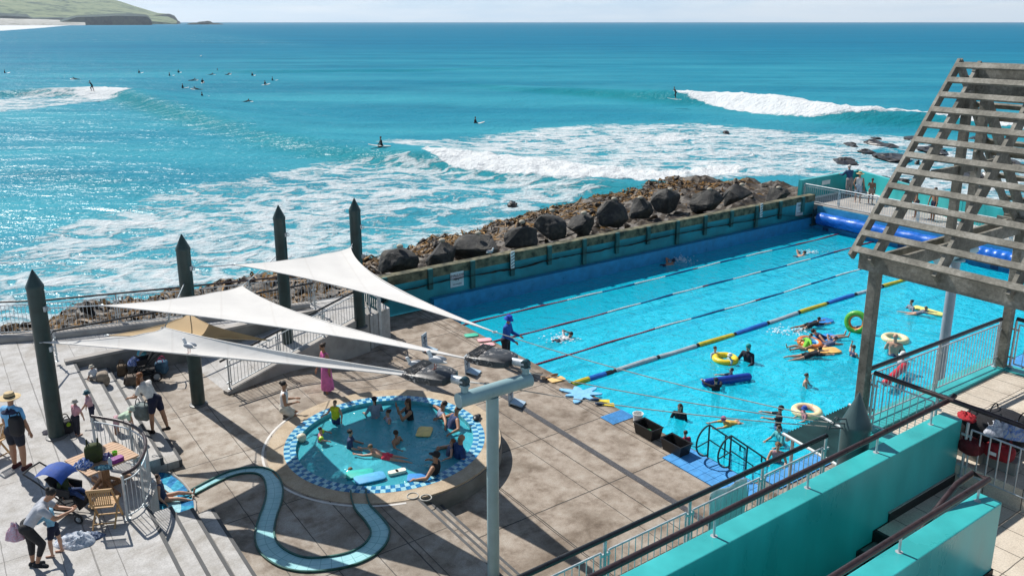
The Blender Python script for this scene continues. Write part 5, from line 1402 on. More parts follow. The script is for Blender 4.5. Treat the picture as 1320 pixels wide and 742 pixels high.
# ------------------------------------------------------------------ lane ropes
def pts_rope(name, lab, t, r, seq, gap=None):
    b_ = thing(name, lab, 'lane rope', P(12, t, WZ), 'lane ropes across the big pool')
    mb = MB(); step = .055; n = int(24.2/step); seg = 8
    names = sorted(set(c for _, c in seq), key=str); mi = {c: i for i, c in enumerate(names)}
    for k in range(n+1):
        s = .2+k*step; c_ = P(s, t+.05*math.sin(s*.5+t), WZ+.01+.012*math.sin(s*2.2))
        rr = r if k % 2 else r*.55
        if gap: rr = r if (s % 1.95) > .12 else r*.7
        for q in range(seg):
            a = 2*math.pi*q/seg; mb.v.append(c_+ET*(rr*math.cos(a))+EZ*(rr*math.sin(a)))
    for k in range(n):
        s = .2+k*step; col = next(c for (e, c) in seq if s < e)
        if gap and (s % 1.95) < .12: col = 'black'
        for q in range(seg): mb.f.append((k*seg+q, k*seg+(q+1) % seg, (k+1)*seg+(q+1) % seg, (k+1)*seg+q)); mb.m.append(mi[col])
    pal = {'red': (.28,.02,.045), 'white': (.62,.66,.66), 'blue': (.015,.05,.20), 'yellow': (.62,.48,.03), 'cyanblue': (.02,.14,.52), 'grey': (.40,.47,.50), 'black': (.012,.014,.016)}
    part('floats', mb, [M('lane_float_'+c, pal[c], .45, .15, 6) for c in names], b_, True)
def alt(n0, n1, ph):
    seq = [(n0, 'red')]; s = n0; k = ph
    while s < n1:
        s += 1.9; seq.append((s, 'white' if k % 2 else 'blue')); k += 1
        if abs(s-12.2) < .95: seq.append((s+.3, 'red'))
    return seq+[(99, 'red')]
pts_rope('lane_rope', 'lane rope nearest the sea wall, its red near end under the rear sail tip', -8.95, .042, alt(5.3, 19.5, 1))
pts_rope('lane_rope', 'second lane rope from the sea wall, starting beside the lifeguard', -6.88, .042, alt(5.6, 19.5, 1))
pts_rope('lane_rope', 'third lane rope from the sea wall, beside the swimmer in white', -4.40, .042, alt(5.9, 19.5, 1))
seq = [(.9,'yellow'),(1.6,'cyanblue'),(2.0,'black')]; s = 2.0; k = 0
while s < 25: s += 1.95 if k else 3.85; seq.append((s, ('grey','yellow','cyanblue')[k % 3])); k += 1
pts_rope('lane_rope', 'thick yellow, blue and grey tube rope dividing lanes from the play area', -2.38, .095, seq+[(99,'grey')], gap=True)

# ------------------------------------------------------------------ floats, boards, rings
def rounded(mb, c, ax, ay, lx, ly, th, r=.12, nose=0, up=EZ):
    pts = []; 
    for (cx_, cy_, a0) in ((lx/2-r, ly/2-r, 0), (-lx/2+r, ly/2-r, 90), (-lx/2+r, -ly/2+r, 180), (lx/2-r, -ly/2+r, 270)):
        for k in range(5):
            a = R(a0+22.5*k); x = cx_+r*math.cos(a); y = cy_+r*math.sin(a)
            if nose and x > 0: x += nose*(1-(2*y/ly)**2)*.5
            pts.append((x, y))
    n = len(pts); o = len(mb.v)
    for z in (0, th*.15, th*.85, th):
        k_ = .97 if z in (0, th) else 1
        for x, y in pts: mb.v.append(c+ax*(x*k_)+ay*(y*k_)+up*z)
    for l in range(3):
        for k in range(n): mb.f.append((o+l*n+k, o+l*n+(k+1) % n, o+(l+1)*n+(k+1) % n, o+(l+1)*n+k)); mb.m.append(mb.cur)
    mb.f += [tuple(o+k for k in reversed(range(n))), tuple(o+3*n+k for k in range(n))]; mb.m += [mb.cur]*2
    return mb
def kickboard(lab, p, ang, col, lx=.46, ly=.30, th=.035, name='kickboard', group=None, cat='kickboard', nose=.12, tilt=0):
    p = V(p); ax = V((math.cos(ang), math.sin(ang), tilt)).normalized(); ay = EZ.cross(ax).normalized(); mb = MB(); rounded(mb, p, ax, ay, lx, ly, th, .07, nose, ax.cross(ay))
    return solo(name, mb, cloth(col, .6, .06), lab, cat, group, p, True)
KG = 'foam kickboards on the deck'
kickboard('mint green kickboard at the pool edge under the rear sail', at(607,432.5,.005), R(20), (.05,.45,.30), group=KG)
kickboard('pink kickboard lying farther from the lifeguard', at(624,438.5,.005), R(15), (.72,.38,.40), group=KG)
kickboard('pink kickboard lying nearest the lifeguard', at(628,445,.005), R(25), (.74,.40,.42), group=KG)
kickboard('orange kickboard under a pair of fins on the deck edge', at(717,489.5,.005), R(30), (.74,.46,.17), .5, .34, group=KG)
def fin(lab, p, ang, col, col2):
    p = V(p); b_ = thing('swim_fin', lab, 'swim fin', p, 'swim fins on the pool edge'); ax = V((math.cos(ang), math.sin(ang), 0)); ay = V((-ax.y, ax.x, 0))
    mb = MB(); mb.v = [p+ax*x+ay*y+EZ*z for x, y, z in ((0,-.05,.0),(0,.05,0),(.34,.11,0),(.34,-.11,0),(0,-.05,.03),(0,.05,.03),(.34,.11,.012),(.34,-.11,.012))]; mb.f = [(0,1,2,3),(4,7,6,5),(0,4,5,1),(1,5,6,2),(2,6,7,3),(3,7,4,0)]; mb.m = [0]*6; part('blade', mb, cloth(col, .5), b_)
    mb = MB(); mb.ell(p-ax*.1+EZ*.045, (.14,.055,.045), 12, 8, Matrix.Rotation(ang, 3, 'Z')); part('foot_pocket', mb, cloth(col2, .5), b_, True)
fin('tan swim fin lying on the orange kickboard', at(711,485,.045), R(200), (.42,.25,.12), (.20,.11,.05))
fin('yellow bladed navy swim fin nearer the foam star', at(771,516.5,.01), R(-5), (.72,.55,.05), (.01,.05,.13))
fin('yellow bladed navy swim fin nearer the blue mat', at(777,521.5,.01), R(0), (.72,.55,.05), (.01,.05,.13))
c0 = at(749,508,.01); mb = MB()
rr = random.Random(2)
pts = []
for k in range(56):
    a = 2*math.pi*k/56; lobe = .5+.5*math.cos(a*7+.5+.5*math.sin(a*2)); r_ = .30+(.16+.22*abs(math.sin(a*1.5+.7)))*lobe**1.2+.05*math.sin(a*3+1); pts.append((c0.x+r_*math.cos(a)*1.05, c0.y+r_*math.sin(a)*1.0))
mb.prism(pts, .008, .055); solo('foam_float', mb, cloth((.20,.48,.75), .6, .05), 'pale blue splat shaped foam float at the near end of the thick lane rope', 'foam float', bevel=.008)
# tubs and bucket
def tub(lab, u, v):
    s, t = ST(*at(u, v, 0)[:2]); b_ = thing('storage_tub', lab, 'tub', P(s,t,0), 'black storage tubs at the pool edge'); mb = MB(); w_, l_, h_ = .21, .36, .33
    ring_ = []
    for z, k in ((.01,.84),(h_,1.0),(h_,.92),(.03,.78)): ring_.append([P(s+a*w_*k, t+b2*l_*k, z) for a, b2 in ((-1,-1),(1,-1),(1,1),(-1,1))])
    for rg in ring_: mb.v += rg
    for l in range(3):
        for k in range(4): mb.f.append((l*4+k, l*4+(k+1) % 4, l*4+4+(k+1) % 4, l*4+4+k)); mb.m.append(0)
    mb.f += [(3,2,1,0),(12,13,14,15)]; mb.m += [0,0]; part('body', mb, m_black, b_)
    mb = MB(); rim = [P(s+a*w_*1.03, t+b2*l_*1.02, h_) for a, b2 in ((-1,-1),(1,-1),(1,1),(-1,1))]; mb.tube(rim, .016, 6, closed=True); part('rim', mb, m_black, b_)
    return P(s,t,.03)
q = tub('black storage tub beside the white bucket with a few toys inside', 835, 561)
for k, (dx, dy, col) in enumerate(((.03,.05,(.7,.12,.03)),(-.03,-.06,(.7,.35,.05)),(.06,-.01,(.05,.35,.15)))):
    mb = MB(); mb.torus(q+ES*dx+ET*dy+V((0,0,.06+.03*k)), .05, .014, V((.3,.2,1)), 18, 8); solo('dive_ring', mb, cloth(col, .4), ('orange','amber','green')[k]+' dive ring lying in the tub by the bucket', 'toy', 'dive rings in the tub')
tub('empty black storage tub beside the blue tile mat', 871, 582)
p = at(822,546,0); b_ = thing('bucket', 'white plastic bucket standing behind the first black tub', 'bucket', p); mb = MB(); mb.lathe([(.115,0),(.145,.31),(.155,.31),(.155,.33),(.138,.33),(.11,.02),(.0,.02)], p, 20); part('body', mb, m_white, b_, True)
mb = MB(); mb.tube([p+V((.15*math.cos(a), .05, .30-.12*math.sin(a))) for a in [math.pi*k/10 for k in range(11)]], .005, 5); part('handle', mb, m_galv, b_)
# lane etiquette stands
for u, v, lab in ((549,452,'white lane sign stand beyond the middle sail with a T shaped arrow mark'),(604,480,'white lane sign stand under the left floodlight'),(660,520,'white lane sign stand just behind the turquoise T post')):
    p = at(u, v, 0); b_ = thing('sign_stand', lab, 'sign', p, 'white lane sign stands on the deck'); d = (ES*.55+ET*.83).normalized(); sd = V((-d.y, d.x, 0))
    mb = MB(); mb.bar(p+V((0,0,.0))-d*.03, p+V((0,0,.62))-d*.06, .36, .03, d); part('board', mb, cloth((.42,.50,.56), .5, .05), b_)
    mb = MB(); mb.bar(p+V((0,0,.10)), p+d*.38+V((0,0,.03)), .36, .04); part('foot', mb, cloth((.36,.48,.58), .5, .05), b_)
    mb = MB(); o = p-d*.025
    mb.bar(o+V((0,0,.18)), o+V((0,0,.48)), .03, .012, d); mb.bar(o-sd*.09+V((0,0,.50)), o+sd*.09+V((0,0,.50)), .012, .03)
    for sg in (1,-1): mb.box(o+sd*(sg*.09)+V((0,0,.33)), (.03,.012,.06), sd, d)
    part('arrow_mark', mb, m_ink, b_)
# rings and floats in the big pool
def swim_ring(lab, u, v, R0, r, cols, ax=EZ, dz=.04, z=None):
    p = at(u, v, WZ+dz); b_ = thing('swim_ring', lab, 'swim ring', p, 'inflatable rings in the big pool'); mb = MB()
    mb.torus(p, R0, r, ax, 36, 12, (lambda i, k: (i//9) % len(cols)) if len(cols) > 2 else (lambda i, k: 0 if k in (10,11,0,1,2,3) or len(cols) == 1 else 1))
    part('ring', mb, [cloth(c, .3, .04) for c in cols], b_, True); mb = MB(); mb.tube([p+ax*r+ax.orthogonal().normalized()*R0, p+ax*(r+.02)+ax.orthogonal().normalized()*R0], .012, 6); part('valve', mb, m_white, b_); return p
YEL = (.80,.60,.03); PALE = (.78,.66,.38)
swim_ring('bright yellow ring with a white hatted child inside', 935, 462.5, .34, .11, [YEL])
swim_ring('green and orange ring standing upright beside the timber post', 1104, 415, .32, .12, [(.10,.42,.05),(.72,.22,.03)], V((-.55,-.75,.25)).normalized(), .36)
swim_ring('orange and blue ring with a child sitting in it', 1044, 442, .34, .12, [(.70,.20,.04),(.20,.42,.55)], V((.1,-.1,1)).normalized(), .05)
swim_ring('pale cream ring behind the bald man', 1154, 436.5, .37, .11, [PALE])
swim_ring('pale cream ring with a blue hatted child nearest the canopy', 1040, 530, .34, .11, [PALE,(.75,.45,.32)], V((0,0,1)), .05)
def tubefloat(name, lab, a, c_, r, col, cat='float'):
    mb = MB(); mb.cap(a, c_, r, r, 16); o = solo(name, mb, cloth(col, .35, .08), lab, cat, smooth=True); return o
tubefloat('foam_roll', 'thick dark blue foam roll held by two children', at(910,493,WZ+.10), at(964,485.5,WZ+.10), .135, (.01,.05,.33))
tubefloat('rescue_tube', 'red rescue tube floating in front of the instructor in white', at(1142,493,WZ+.28), at(1166,471,WZ+.28), .12, (.52,.02,.035))
def board(lab, u, v, du, dv, col, lx, ly, nose=.35, z=None, name='bodyboard', cat='board', th=.06):
    p = at(u, v, WZ+.02); q = at(u+du, v+dv, WZ+.02); return kickboard(lab, p, math.atan2(q.y-p.y, q.x-p.x), col, lx, ly, th, name, 'boards in the big pool', cat, nose)
board('blue bodyboard under the boy in black near the thick rope', 1058, 416, 10, -3, (.02,.20,.55), .95, .48)
board('blue lilo behind the orange ring', 1060, 437, 10, -2, (.03,.25,.62), 1.15, .55)
board('orange bodyboard under the dark haired boy', 1062, 453.5, 10, -1, (.72,.42,.12), 1.0, .5)
board('long lime yellow board under the child at the right', 1195, 401, 12, 3.5, (.66,.66,.20), 1.15, .42)
mb = MB(); p = at(730,601,0)
# things in the round pool
zH = HW+.01
kickboard('teal kickboard floating at the front of the round pool', at(463,611,zH), R(15), (.02,.42,.36), .62, .36, group='boards floating in the round pool')
kickboard('pale blue kickboard resting across the teal one', at(476,616.5,zH+.03), R(25), (.08,.36,.62), .70, .38, group='boards floating in the round pool')
kickboard('deep blue kickboard beside the woman in the black cap', at(541,616,zH), R(0), (.02,.20,.52), .60, .34, group='boards floating in the round pool')
kickboard('yellow kickboard with red rim afloat beside the floral swimsuit', at(547,557,zH), R(85), (.78,.60,.22), .5, .40, group='boards floating in the round pool')
b_ = at(512,610,zH); mb = MB(); rounded(mb, b_-V((.09,.02,0)), V((.9,.4,0)).normalized(), V((-.4,.9,0)).normalized(), .26, .16, .07, .05); rounded(mb, b_+V((.08,.06,0)), V((.9,.4,0)).normalized(), V((-.4,.9,0)).normalized(), .26, .16, .07, .05)
solo('pull_buoy', mb, cloth((.72,.70,.60), .6, .05), 'cream two part pull buoy floating in the round pool', 'pull buoy', smooth=True)
mb = MB(); mb.ell(at(389,568,zH)+V((0,0,.09)), (.125,.125,.125), 20, 12); solo('ball', mb, cloth((.70,.66,.50), .4, .05), 'cream ball floating at the left rim of the round pool', 'ball', smooth=True)
mb = MB(); q = at(614,540,HOT+.02); mb.ell(q+V((0,0,.05)), (.10,.15,.06), 10, 7); mb.ell(q+V((.06,.1,.05)), (.07,.09,.05), 10, 7); solo('goggle_pouch', mb, m_black, 'small black pouch on the right rim of the round pool', 'pouch', smooth=True)
mb = MB()
for u, v in ((532,638.5),(549,641)):
    q = at(u, v, HOT+.02); mb = MB(); mb.torus(q, .13, .014, EZ, 24, 6); solo('dive_ring', mb, cloth((.45,.44,.40), .6), ('left' if u < 540 else 'right')+' pale hoop lying on the paving below the round pool', 'hoop', 'hoops by the round pool')

# ------------------------------------------------------------------ table, chairs, prams, bags
m_teak = M('teak', (.30,.155,.075), .6, .3, 6, .15, stretch=(1,6,1)); m_teakp = M('pale_teak', (.46,.30,.19), .65, .2, 5, .15, stretch=(1,6,1)); m_beech = M('beech_slat', (.44,.27,.12), .55, .15, 6)
tcs = [P(-14.01,-2.16), P(-12.94,-2.48), P(-12.71,-1.52), P(-13.75,-1.21)]; tc = sum(tcs, V((0,0,0)))/4; tx = ((tcs[1]-tcs[0])+(tcs[2]-tcs[3])).normalized(); ty = V((-tx.y, tx.x, 0)); ZT = UP+.75
tb = thing('table', 'square slatted teak table with a pedestal inside the curved railing', 'table', V((tc.x, tc.y, UP)))
mb = MB()
for k in range(10): mb.box(V((tc.x, tc.y, ZT-.015))+ty*(-.47+.104*k), (1.1,.092,.03), tx, ty)
for sg in (1,-1): mb.box(V((tc.x, tc.y, ZT-.05))+tx*(sg*.48), (.06,.98,.04), tx, ty)
part('tabletop', mb, m_teakp, tb)
mb = MB(); mb.box(V((tc.x, tc.y, UP+.36)), (.17,.17,.68), tx, ty); part('pedestal', mb, m_teak, tb)
for k in range(4):
    a = k*math.pi/2; d = tx*math.cos(a)+ty*math.sin(a); mb = MB(); q = V((tc.x, tc.y, UP+.05)); mb.bar(q+d*.08, q+d*.56, .09, .09); mb.bar(q+d*.08+V((0,0,.2)), q+d*.3+V((0,0,.04)), .06, .06); part('foot', mb, m_teak, tb)
def chair(lab, p, rz, grp):
    b_ = thing('folding_chair', lab, 'chair', p, grp, rz); lx = True
    mb = MB()
    for k in range(7): mb.box(V((-.17+.06*k,0,.44)), (.048,.42,.02))
    part('seat', mb, m_beech, b_, local=True)
    mb = MB()
    for k in range(11): mb.box(V((-.27,-.19+.038*k,.70)), (.014,.02,.30))
    mb.box(V((-.27,0,.86)), (.03,.48,.06)); mb.box(V((-.265,0,.54)), (.025,.46,.04)); part('backrest', mb, m_beech, b_, local=True)
    for sg in (1,-1):
        mb = MB(); mb.bar(V((-.27,sg*.23,.88)), V((.22,sg*.23,0)), .025, .045); part('leg', mb, m_beech, b_, local=True)
        mb = MB(); mb.bar(V((.18,sg*.205,.44)), V((-.28,sg*.205,0)), .025, .045); part('leg', mb, m_beech, b_, local=True)
    mb = MB(); mb.bar(V((.1,-.22,.12)), V((.1,.22,.12)), .025, .025); mb.bar(V((-.2,-.2,.09)), V((-.2,.2,.09)), .025, .025); part('stretcher', mb, m_beech, b_, local=True)
chair('wooden folding chair with its slatted back to us in front of the table', at(139,672,UP), R(100), 'wooden folding chairs on the terrace')
chair('wooden folding chair cut off by the left edge beside the straw hatted man', at(-6,590,UP), R(160), 'wooden folding chairs on the terrace')
mb = MB(); 
def stroller(name, lab, p, rz, can, k=1.0, canopy=True):
    b_ = thing(name, lab, 'pram', p, 'prams on the terraces', rz)
    def W_(c, r): m_ = MB(); m_.torus(V(c), r-.025, .025, V((0,1,0)), 24, 8); o = part('wheel', m_, m_black, b_, True, True); m2 = MB(); m2.lathe([(r*.55,-.012),(r*.55,.012)], V(c), 12, V((0,1,0))); m2.lathe([(.03,-.03),(.03,.03)], V(c), 8, V((0,1,0))); part('hub', m2, m_galv, o, True, True)
    for sg in (1,-1): W_((-.32,sg*.27,.13*k), .13*k); W_((.36,sg*.24,.10*k), .10*k)
    mb = MB()
    for sg in (1,-1):
        mb.tube([(-.72,sg*.24,1.02),(-.45,sg*.25,.86),(.0,sg*.25,.50),(.38,sg*.24,.14)], .016, 8); mb.tube([(-.32,sg*.27,.13),(-.05,sg*.25,.42),(.10,sg*.25,.56)], .014, 8); mb.tube([(-.32,sg*.26,.2),(.36,sg*.24,.2)], .012, 8)
    mb.tube([(-.72,-.24,1.02),(-.74,0,1.03),(-.72,.24,1.02)], .018, 8); part('frame', mb, m_black, b_, True, True)
    mb = MB(); mb.bar((-.30,0,.92), (-.02,0,.50), .38, .03, (1,0,1)); mb.bar((-.02,0,.48), (.24,0,.52), .38, .03); mb.bar((.24,0,.50), (.36,0,.26), .34, .03); mb.bar((-.25,0,.26), (.15,0,.24), .36, .1); part('seat', mb, cloth((.014,.015,.017)), b_, local=True)
    mb = MB()
    for sg in (1,-1): mb.bar((-.12,sg*.2,.66), (.20,sg*.2,.62), .03, .16)
    part('side_panel', mb, cloth((.016,.017,.02)), b_, local=True)
    if canopy:
        mb = MB(); n = 10; wv_ = .26
        for k_ in range(n+1):
            a = R(150-125*k_/n); x, z = -.22+.36*math.cos(a), .78+.34*math.sin(a)
            for j in range(7): y = -wv_+2*wv_*j/6; mb.v.append(V((x, y, z-.06*(abs(y)/wv_)**3-.012*(1 if k_ % 3 == 0 else 0))))
        for k_ in range(n):
            for j in range(6): q = k_*7+j; mb.f.append((q, q+1, q+8, q+7)); mb.m.append(0)
        part('canopy', mb, cloth(can, .7, .12), b_, True, True)
    return b_
STR = at(91,664,UP)
stroller('pram', 'black pram with a royal blue canopy beside the hugging mother', STR, R(-8), (.02,.075,.32))
PR2 = at(189,489,HOT); stroller('pram', 'black pram with towels hung over it behind the seating steps', PR2, R(200), (.012,.012,.014), 1.25)
def bag(name, lab, p, sz, col, rz=0, cat='bag', straps=True, group=None, col2=None):
    p = V(p); b_ = thing(name, lab, cat, p, group, rz); mb = MB(); rr = random.Random(int(abs(p.x)*991))
    mb.ell((0,0,sz[2]*.5), (sz[0]*.5,sz[1]*.5,sz[2]*.52), 18, 12)
    for i, v_ in enumerate(mb.v):
        f = lambda q, s_: math.copysign(abs(q/s_)**.55*s_, q)
        v_.x, v_.y = f(v_.x, sz[0]*.5), f(v_.y, sz[1]*.5); zc_ = v_.z-sz[2]*.5; v_.z = sz[2]*.5+f(zc_, sz[2]*.52); v_ += V((1,1,.5))*.10*min(sz)*mn.noise(v_*6+p)
        if v_.z < 0: v_.z = 0
    part('body', mb, cloth(col, .8, .25), b_, True, True)
    if straps:
        for sg in (1,-1):
            mb = MB(); mb.tube([(sz[0]*.25*math.cos(a), sg*sz[1]*.3, sz[2]*.95+.14*math.sin(a)) for a in [math.pi*k/8 for k in range(9)]], .012, 6)
            part('strap', mb, cloth(col2 or tuple(c*.5 for c in col)), b_, True, True)
    mb = MB(); mb.ell((sz[0]*.46,0,sz[2]*.38), (sz[0]*.12,sz[1]*.33,sz[2]*.25), 12, 8); part('pocket', mb, cloth(tuple(c*.8 for c in col)), b_, True, True)
    return b_
def heap(lab, p, rx, ry, h, cols, name='towel', cat='towel', group=None, seed=1):
    p = V(p); mb = MB(); n = 26
    for i in range(n+1):
        for j in range(n+1):
            x, y = -1+2*i/n, -1+2*j/n; rr = math.hypot(x, y); lim = .78+.2*mn.noise((math.atan2(y, x)*1.3, seed, 0)); k = 1 if rr < lim else lim/rr
            x, y = x*k, y*k; q = max(0, 1-(rr*k/lim)**2)
            z = h*q**.6*(.55+.6*abs(mn.noise((x*2.6, y*2.6, seed)))+.3*mn.noise((x*6, y*6, seed+3)))
            mb.v.append(p+V((x*rx, y*ry, max(.004, z))))
    for i in range(n):
        for j in range(n): q = i*(n+1)+j; mb.f.append((q, q+n+1, q+n+2, q+1)); mb.m.append(0)
    m = M('crumpled_cloth', cols[0], .95, .05, 5, .2); nt = m.node_tree; b2 = nt.nodes['Principled BSDF']; c = coord(nt, 'Object'); L(nt, ramp(nt, noise(nt, c, 9, 3, .5, 1.5), [(.42, cols[0]), (.5, cols[1]), (.6, cols[0])]), b2.inputs['Base Color'])
    return solo(name, mb, m, lab, cat, group, p, True)
heap('crumpled grey and white towel on the terrace paving below the chair', at(97,698,UP), .50, .34, .22, ((.30,.36,.44),(.62,.64,.68)), seed=2)
heap('crumpled navy cloth on the paving beside the grey towel', at(120,691,UP), .28, .18, .12, ((.03,.05,.11),(.22,.27,.36)), name='cloth', cat='cloth', seed=5)
ZTT = ZT+.003
bag('backpack', 'dark olive green backpack with a round badge standing on the teak table', at(122,594,ZTT), (.26,.34,.40), (.035,.05,.012), R(-70), 'backpack')
heap('blue and white patterned towel bunched on the table beside the olive backpack', at(108,600,ZTT), .24, .22, .20, ((.03,.12,.42),(.60,.64,.72)), seed=3)
heap('dark teal cloth spread on the table in front of the bottle', at(133,603,ZTT), .26, .12, .09, ((.02,.09,.13),(.10,.24,.32)), name='cloth', cat='cloth', seed=8)
heap('purple and grey cloth bunched behind the bottle on the table', at(138,590,ZTT), .17, .14, .15, ((.10,.07,.22),(.30,.36,.50)), name='cloth', cat='cloth', seed=9)
p = at(142.5,601,ZTT); mb = MB(); mb.lathe([(.035,0),(.038,.02),(.038,.16),(.018,.19),(.018,.215),(.0,.22)], p, 14); solo('water_bottle', mb, cloth((.42,.55,.62), .3), 'clear pale water bottle on the table', 'bottle', smooth=True)
p = at(148.5,588,ZTT); mb = MB(); mb.lathe([(.045,0),(.055,.12),(.05,.12),(.04,.01),(0,.01)], p, 14); solo('cup', mb, cloth((.20,.62,.02), .4), 'lime green cup on the table', 'cup', smooth=True)
mb = MB(); rounded(mb, at(151,594,ZTT), tx, ty, .26, .18, .09, .05); solo('lunchbox', mb, cloth((.20,.02,.20), .5), 'purple lunchbox on the table beside the lime cup', 'lunchbox', bevel=.008)
bag('handbag', 'brown bag slumped against the retaining wall left of the second pram', at(158,483,.66), (.28,.3,.34), (.11,.075,.045), R(20))
bag('handbag', 'brown patterned tote in front of the second pram', at(170,495,.64), (.40,.3,.30), (.14,.11,.085), R(10), col2=(.02,.02,.02))
bag('gear_bag', 'pink topped blue bag beside the second pram', at(209,481,HOT), (.36,.3,.42), (.06,.14,.22), R(5), col2=(.55,.05,.16))
heap('blue and white striped towel draped over the second pram', V((PR2.x-.30, PR2.y-.05, PR2.z+.52)), .26, .2, .30, ((.05,.10,.33),(.45,.5,.62)), seed=12)
heap('turquoise towel hanging on the second pram handle', V((PR2.x-.05, PR2.y+.0, PR2.z+.82)), .18, .16, .26, ((.02,.30,.36),(.22,.42,.60)), seed=14)
bag('rucksack', 'dark rucksack on the terrace behind the two hatted toddlers', at(87,557,UP), (.34,.3,.34), (.02,.02,.025), R(40), 'backpack')
mb = MB(); q = at(86,546,UP+.25); mb.ell(q, (.12,.1,.09), 12, 8); solo('lunch_tub', mb, cloth((.32,.48,.03)), 'lime green and pink toy bag on top of the dark rucksack', 'bag', smooth=True)
mb = MB(); heap('dark cloth spread beside the rucksack at the foot of the left post', at(66,557,UP), .3, .2, .1, ((.02,.02,.03),(.06,.06,.08)), name='cloth', cat='cloth', seed=21)
heap('small tan cloth dropped on the step by the bending woman', at(185,563,.64), .22, .16, .12, ((.28,.16,.08),(.40,.26,.15)), name='cloth', cat='cloth', seed=23)
heap('pale grey cloth on the step below the hatted toddlers', at(117,566,1.02), .26, .14, .12, ((.30,.29,.27),(.42,.41,.40)), name='cloth', cat='cloth', seed=25)
# bags on the low bench at the head of the stairs
LZ = 3.46
bq = [at(1248,592,LZ), at(1268,599,LZ), at(1289,607,LZ)]
mb = MB()
for q in bq: mb.box(q+V((0,0,.12))+ES*.14, (.26,.46,.24), ES, -ET)
solo('low_bench', mb, m_conc_d, 'low concrete block bench under the bags behind the gate railing', 'bench', bevel=.015)
BG = 'sports bags piled behind the gate railing'
bag('sports_bag', 'red sports bag at the front of the pile with a white tag', at(1287,590,LZ+.24), (.30,.48,.26), (.26,.013,.018), ANG, group=BG)
bag('sports_bag', 'small dark red bag low beside the turquoise wall end', at(1251,583,LZ+.24), (.34,.38,.26), (.10,.010,.014), ANG, group=BG)
bag('rucksack', 'large black rucksack lying between the two red bags', at(1264,573,LZ+.24), (.60,.75,.55), (.010,.010,.012), ANG+.2, 'backpack', group=BG)
bag('rucksack', 'black bag at the back of the pile under the grey towels', at(1293,572,LZ+.05), (.6,.8,.60), (.012,.012,.016), ANG, 'backpack', group=BG)
heap('grey and white towel thrown over the black bags behind the gate railing', at(1287,556,LZ+.62), .36, .32, .26, ((.38,.40,.46),(.62,.64,.68)), seed=31)
heap('grey towel with a blue stripe at the right end of the bag pile', at(1308,560,LZ+.62), .38, .34, .28, ((.42,.44,.48),(.10,.22,.55)), seed=33)
heap('crumpled red cloth on top of the bag pile beside the railing', at(1247,538,LZ+.75), .20, .26, .12, ((.30,.012,.02),(.38,.03,.04)), name='cloth', cat='cloth', seed=51)
mb = MB(); q = at(1285,590,LZ+.24)-ES*.20+V((0,0,.15)); mb.box(q, (.01,.12,.06), ES, -ET); solo('bag_tag', mb, m_white, 'small white tag on the front red sports bag', 'tag')
heap('straw coloured hat and cloth on the pool walk below the landing railing', P(3.0,7.1,.0), .30, .26, .2, ((.48,.34,.15),(.56,.42,.22)), name='cloth', cat='cloth', seed=35)

# ------------------------------------------------------------------ seagulls
def gull(lab, p, rz, k=1.0, fly=False):
    k *= .82
    b_ = thing('seagull', lab, 'seagull', p, 'seagulls', rz); z0 = .16*k
    mb = MB(); rot_ = Matrix.Rotation(R(-14), 3, 'Y')
    mb.ell((0,0,z0+.06*k), (.17*k,.075*k,.078*k), 14, 10); mb.cap((.12*k,0,z0+.10*k), (.17*k,0,z0+.20*k), .045*k, .044*k, 12); mb.ell((.185*k,0,z0+.215*k), (.055*k,.045*k,.046*k), 12, 8)
    mb.cap((-.14*k,0,z0+.05*k), (-.30*k,0,z0+.06*k), .045*k, .012*k, 10)
    part('body', remesh(mb, .014*k, 3), cloth((.72,.72,.70), .7, .04), b_, local=True)
    mb = MB(); mb.cap((.22*k,0,z0+.212*k), (.275*k,0,z0+.20*k), .013*k, .006*k, 8); part('beak', mb, cloth((.35,.05,.03), .5), b_, True, True)
    for sg in (1,-1):
        mb = MB()
        if fly:
            mb.v = [V(q)*k for q in ((.09,sg*.05,.26),(.10,sg*.30,.36),(.02,sg*.62,.30),(-.10,sg*.28,.34),(-.10,sg*.05,.25),(.09,sg*.05,.24),(.10,sg*.30,.34),(.02,sg*.62,.29),(-.10,sg*.28,.33),(-.10,sg*.05,.235))]
            mb.f = [(0,1,3,4),(1,2,3),(5,9,8,6),(6,8,7),(0,5,6,1),(1,6,7,2),(2,7,8,3),(3,8,9,4)]; mb.m = [0]*8
        else: mb.ell((-.05*k,sg*.062*k,z0+.085*k), (.20*k,.03*k,.062*k), 12, 8, Matrix.Rotation(R(6), 3, 'Y'))
        part('wing', mb, cloth((.72,.72,.72) if fly else (.30,.33,.37), .7, .06), b_, True, True)
        if not fly:
            mb = MB(); mb.cap((.02*k,sg*.03*k,0.006), (.0,sg*.035*k,z0+.02*k), .007*k, .01*k, 6); mb.cap((.02*k,sg*.03*k,.006), (.07*k,sg*.035*k,.006), .006*k, .006*k, 6); part('leg', mb, cloth((.40,.08,.04), .5), b_, True, True)
    return b_
def on_sail(u, v, z): return at(u, v, z)
for (u, v, dz) in ((0,0,0),): pass
gull('grey winged seagull standing on the front sail above the second post', on_plane(244.5,455.5,A1,B1,C1), R(150), 1.0)
gull('white seagull facing left on the tip of the front sail', on_plane(534,478.5,A1,B1,C1), R(170), .9)
gull('grey backed seagull perched on the left floodlight', fl1, R(150), 1.05)
gull('seagull standing on the sea wall cap below the second boulder', P(3.0,-11.15,1.6), R(40), .95)
gull('white seagull flying low over the surfers', at(259,74,SEA+5), R(20), 1.2, True)
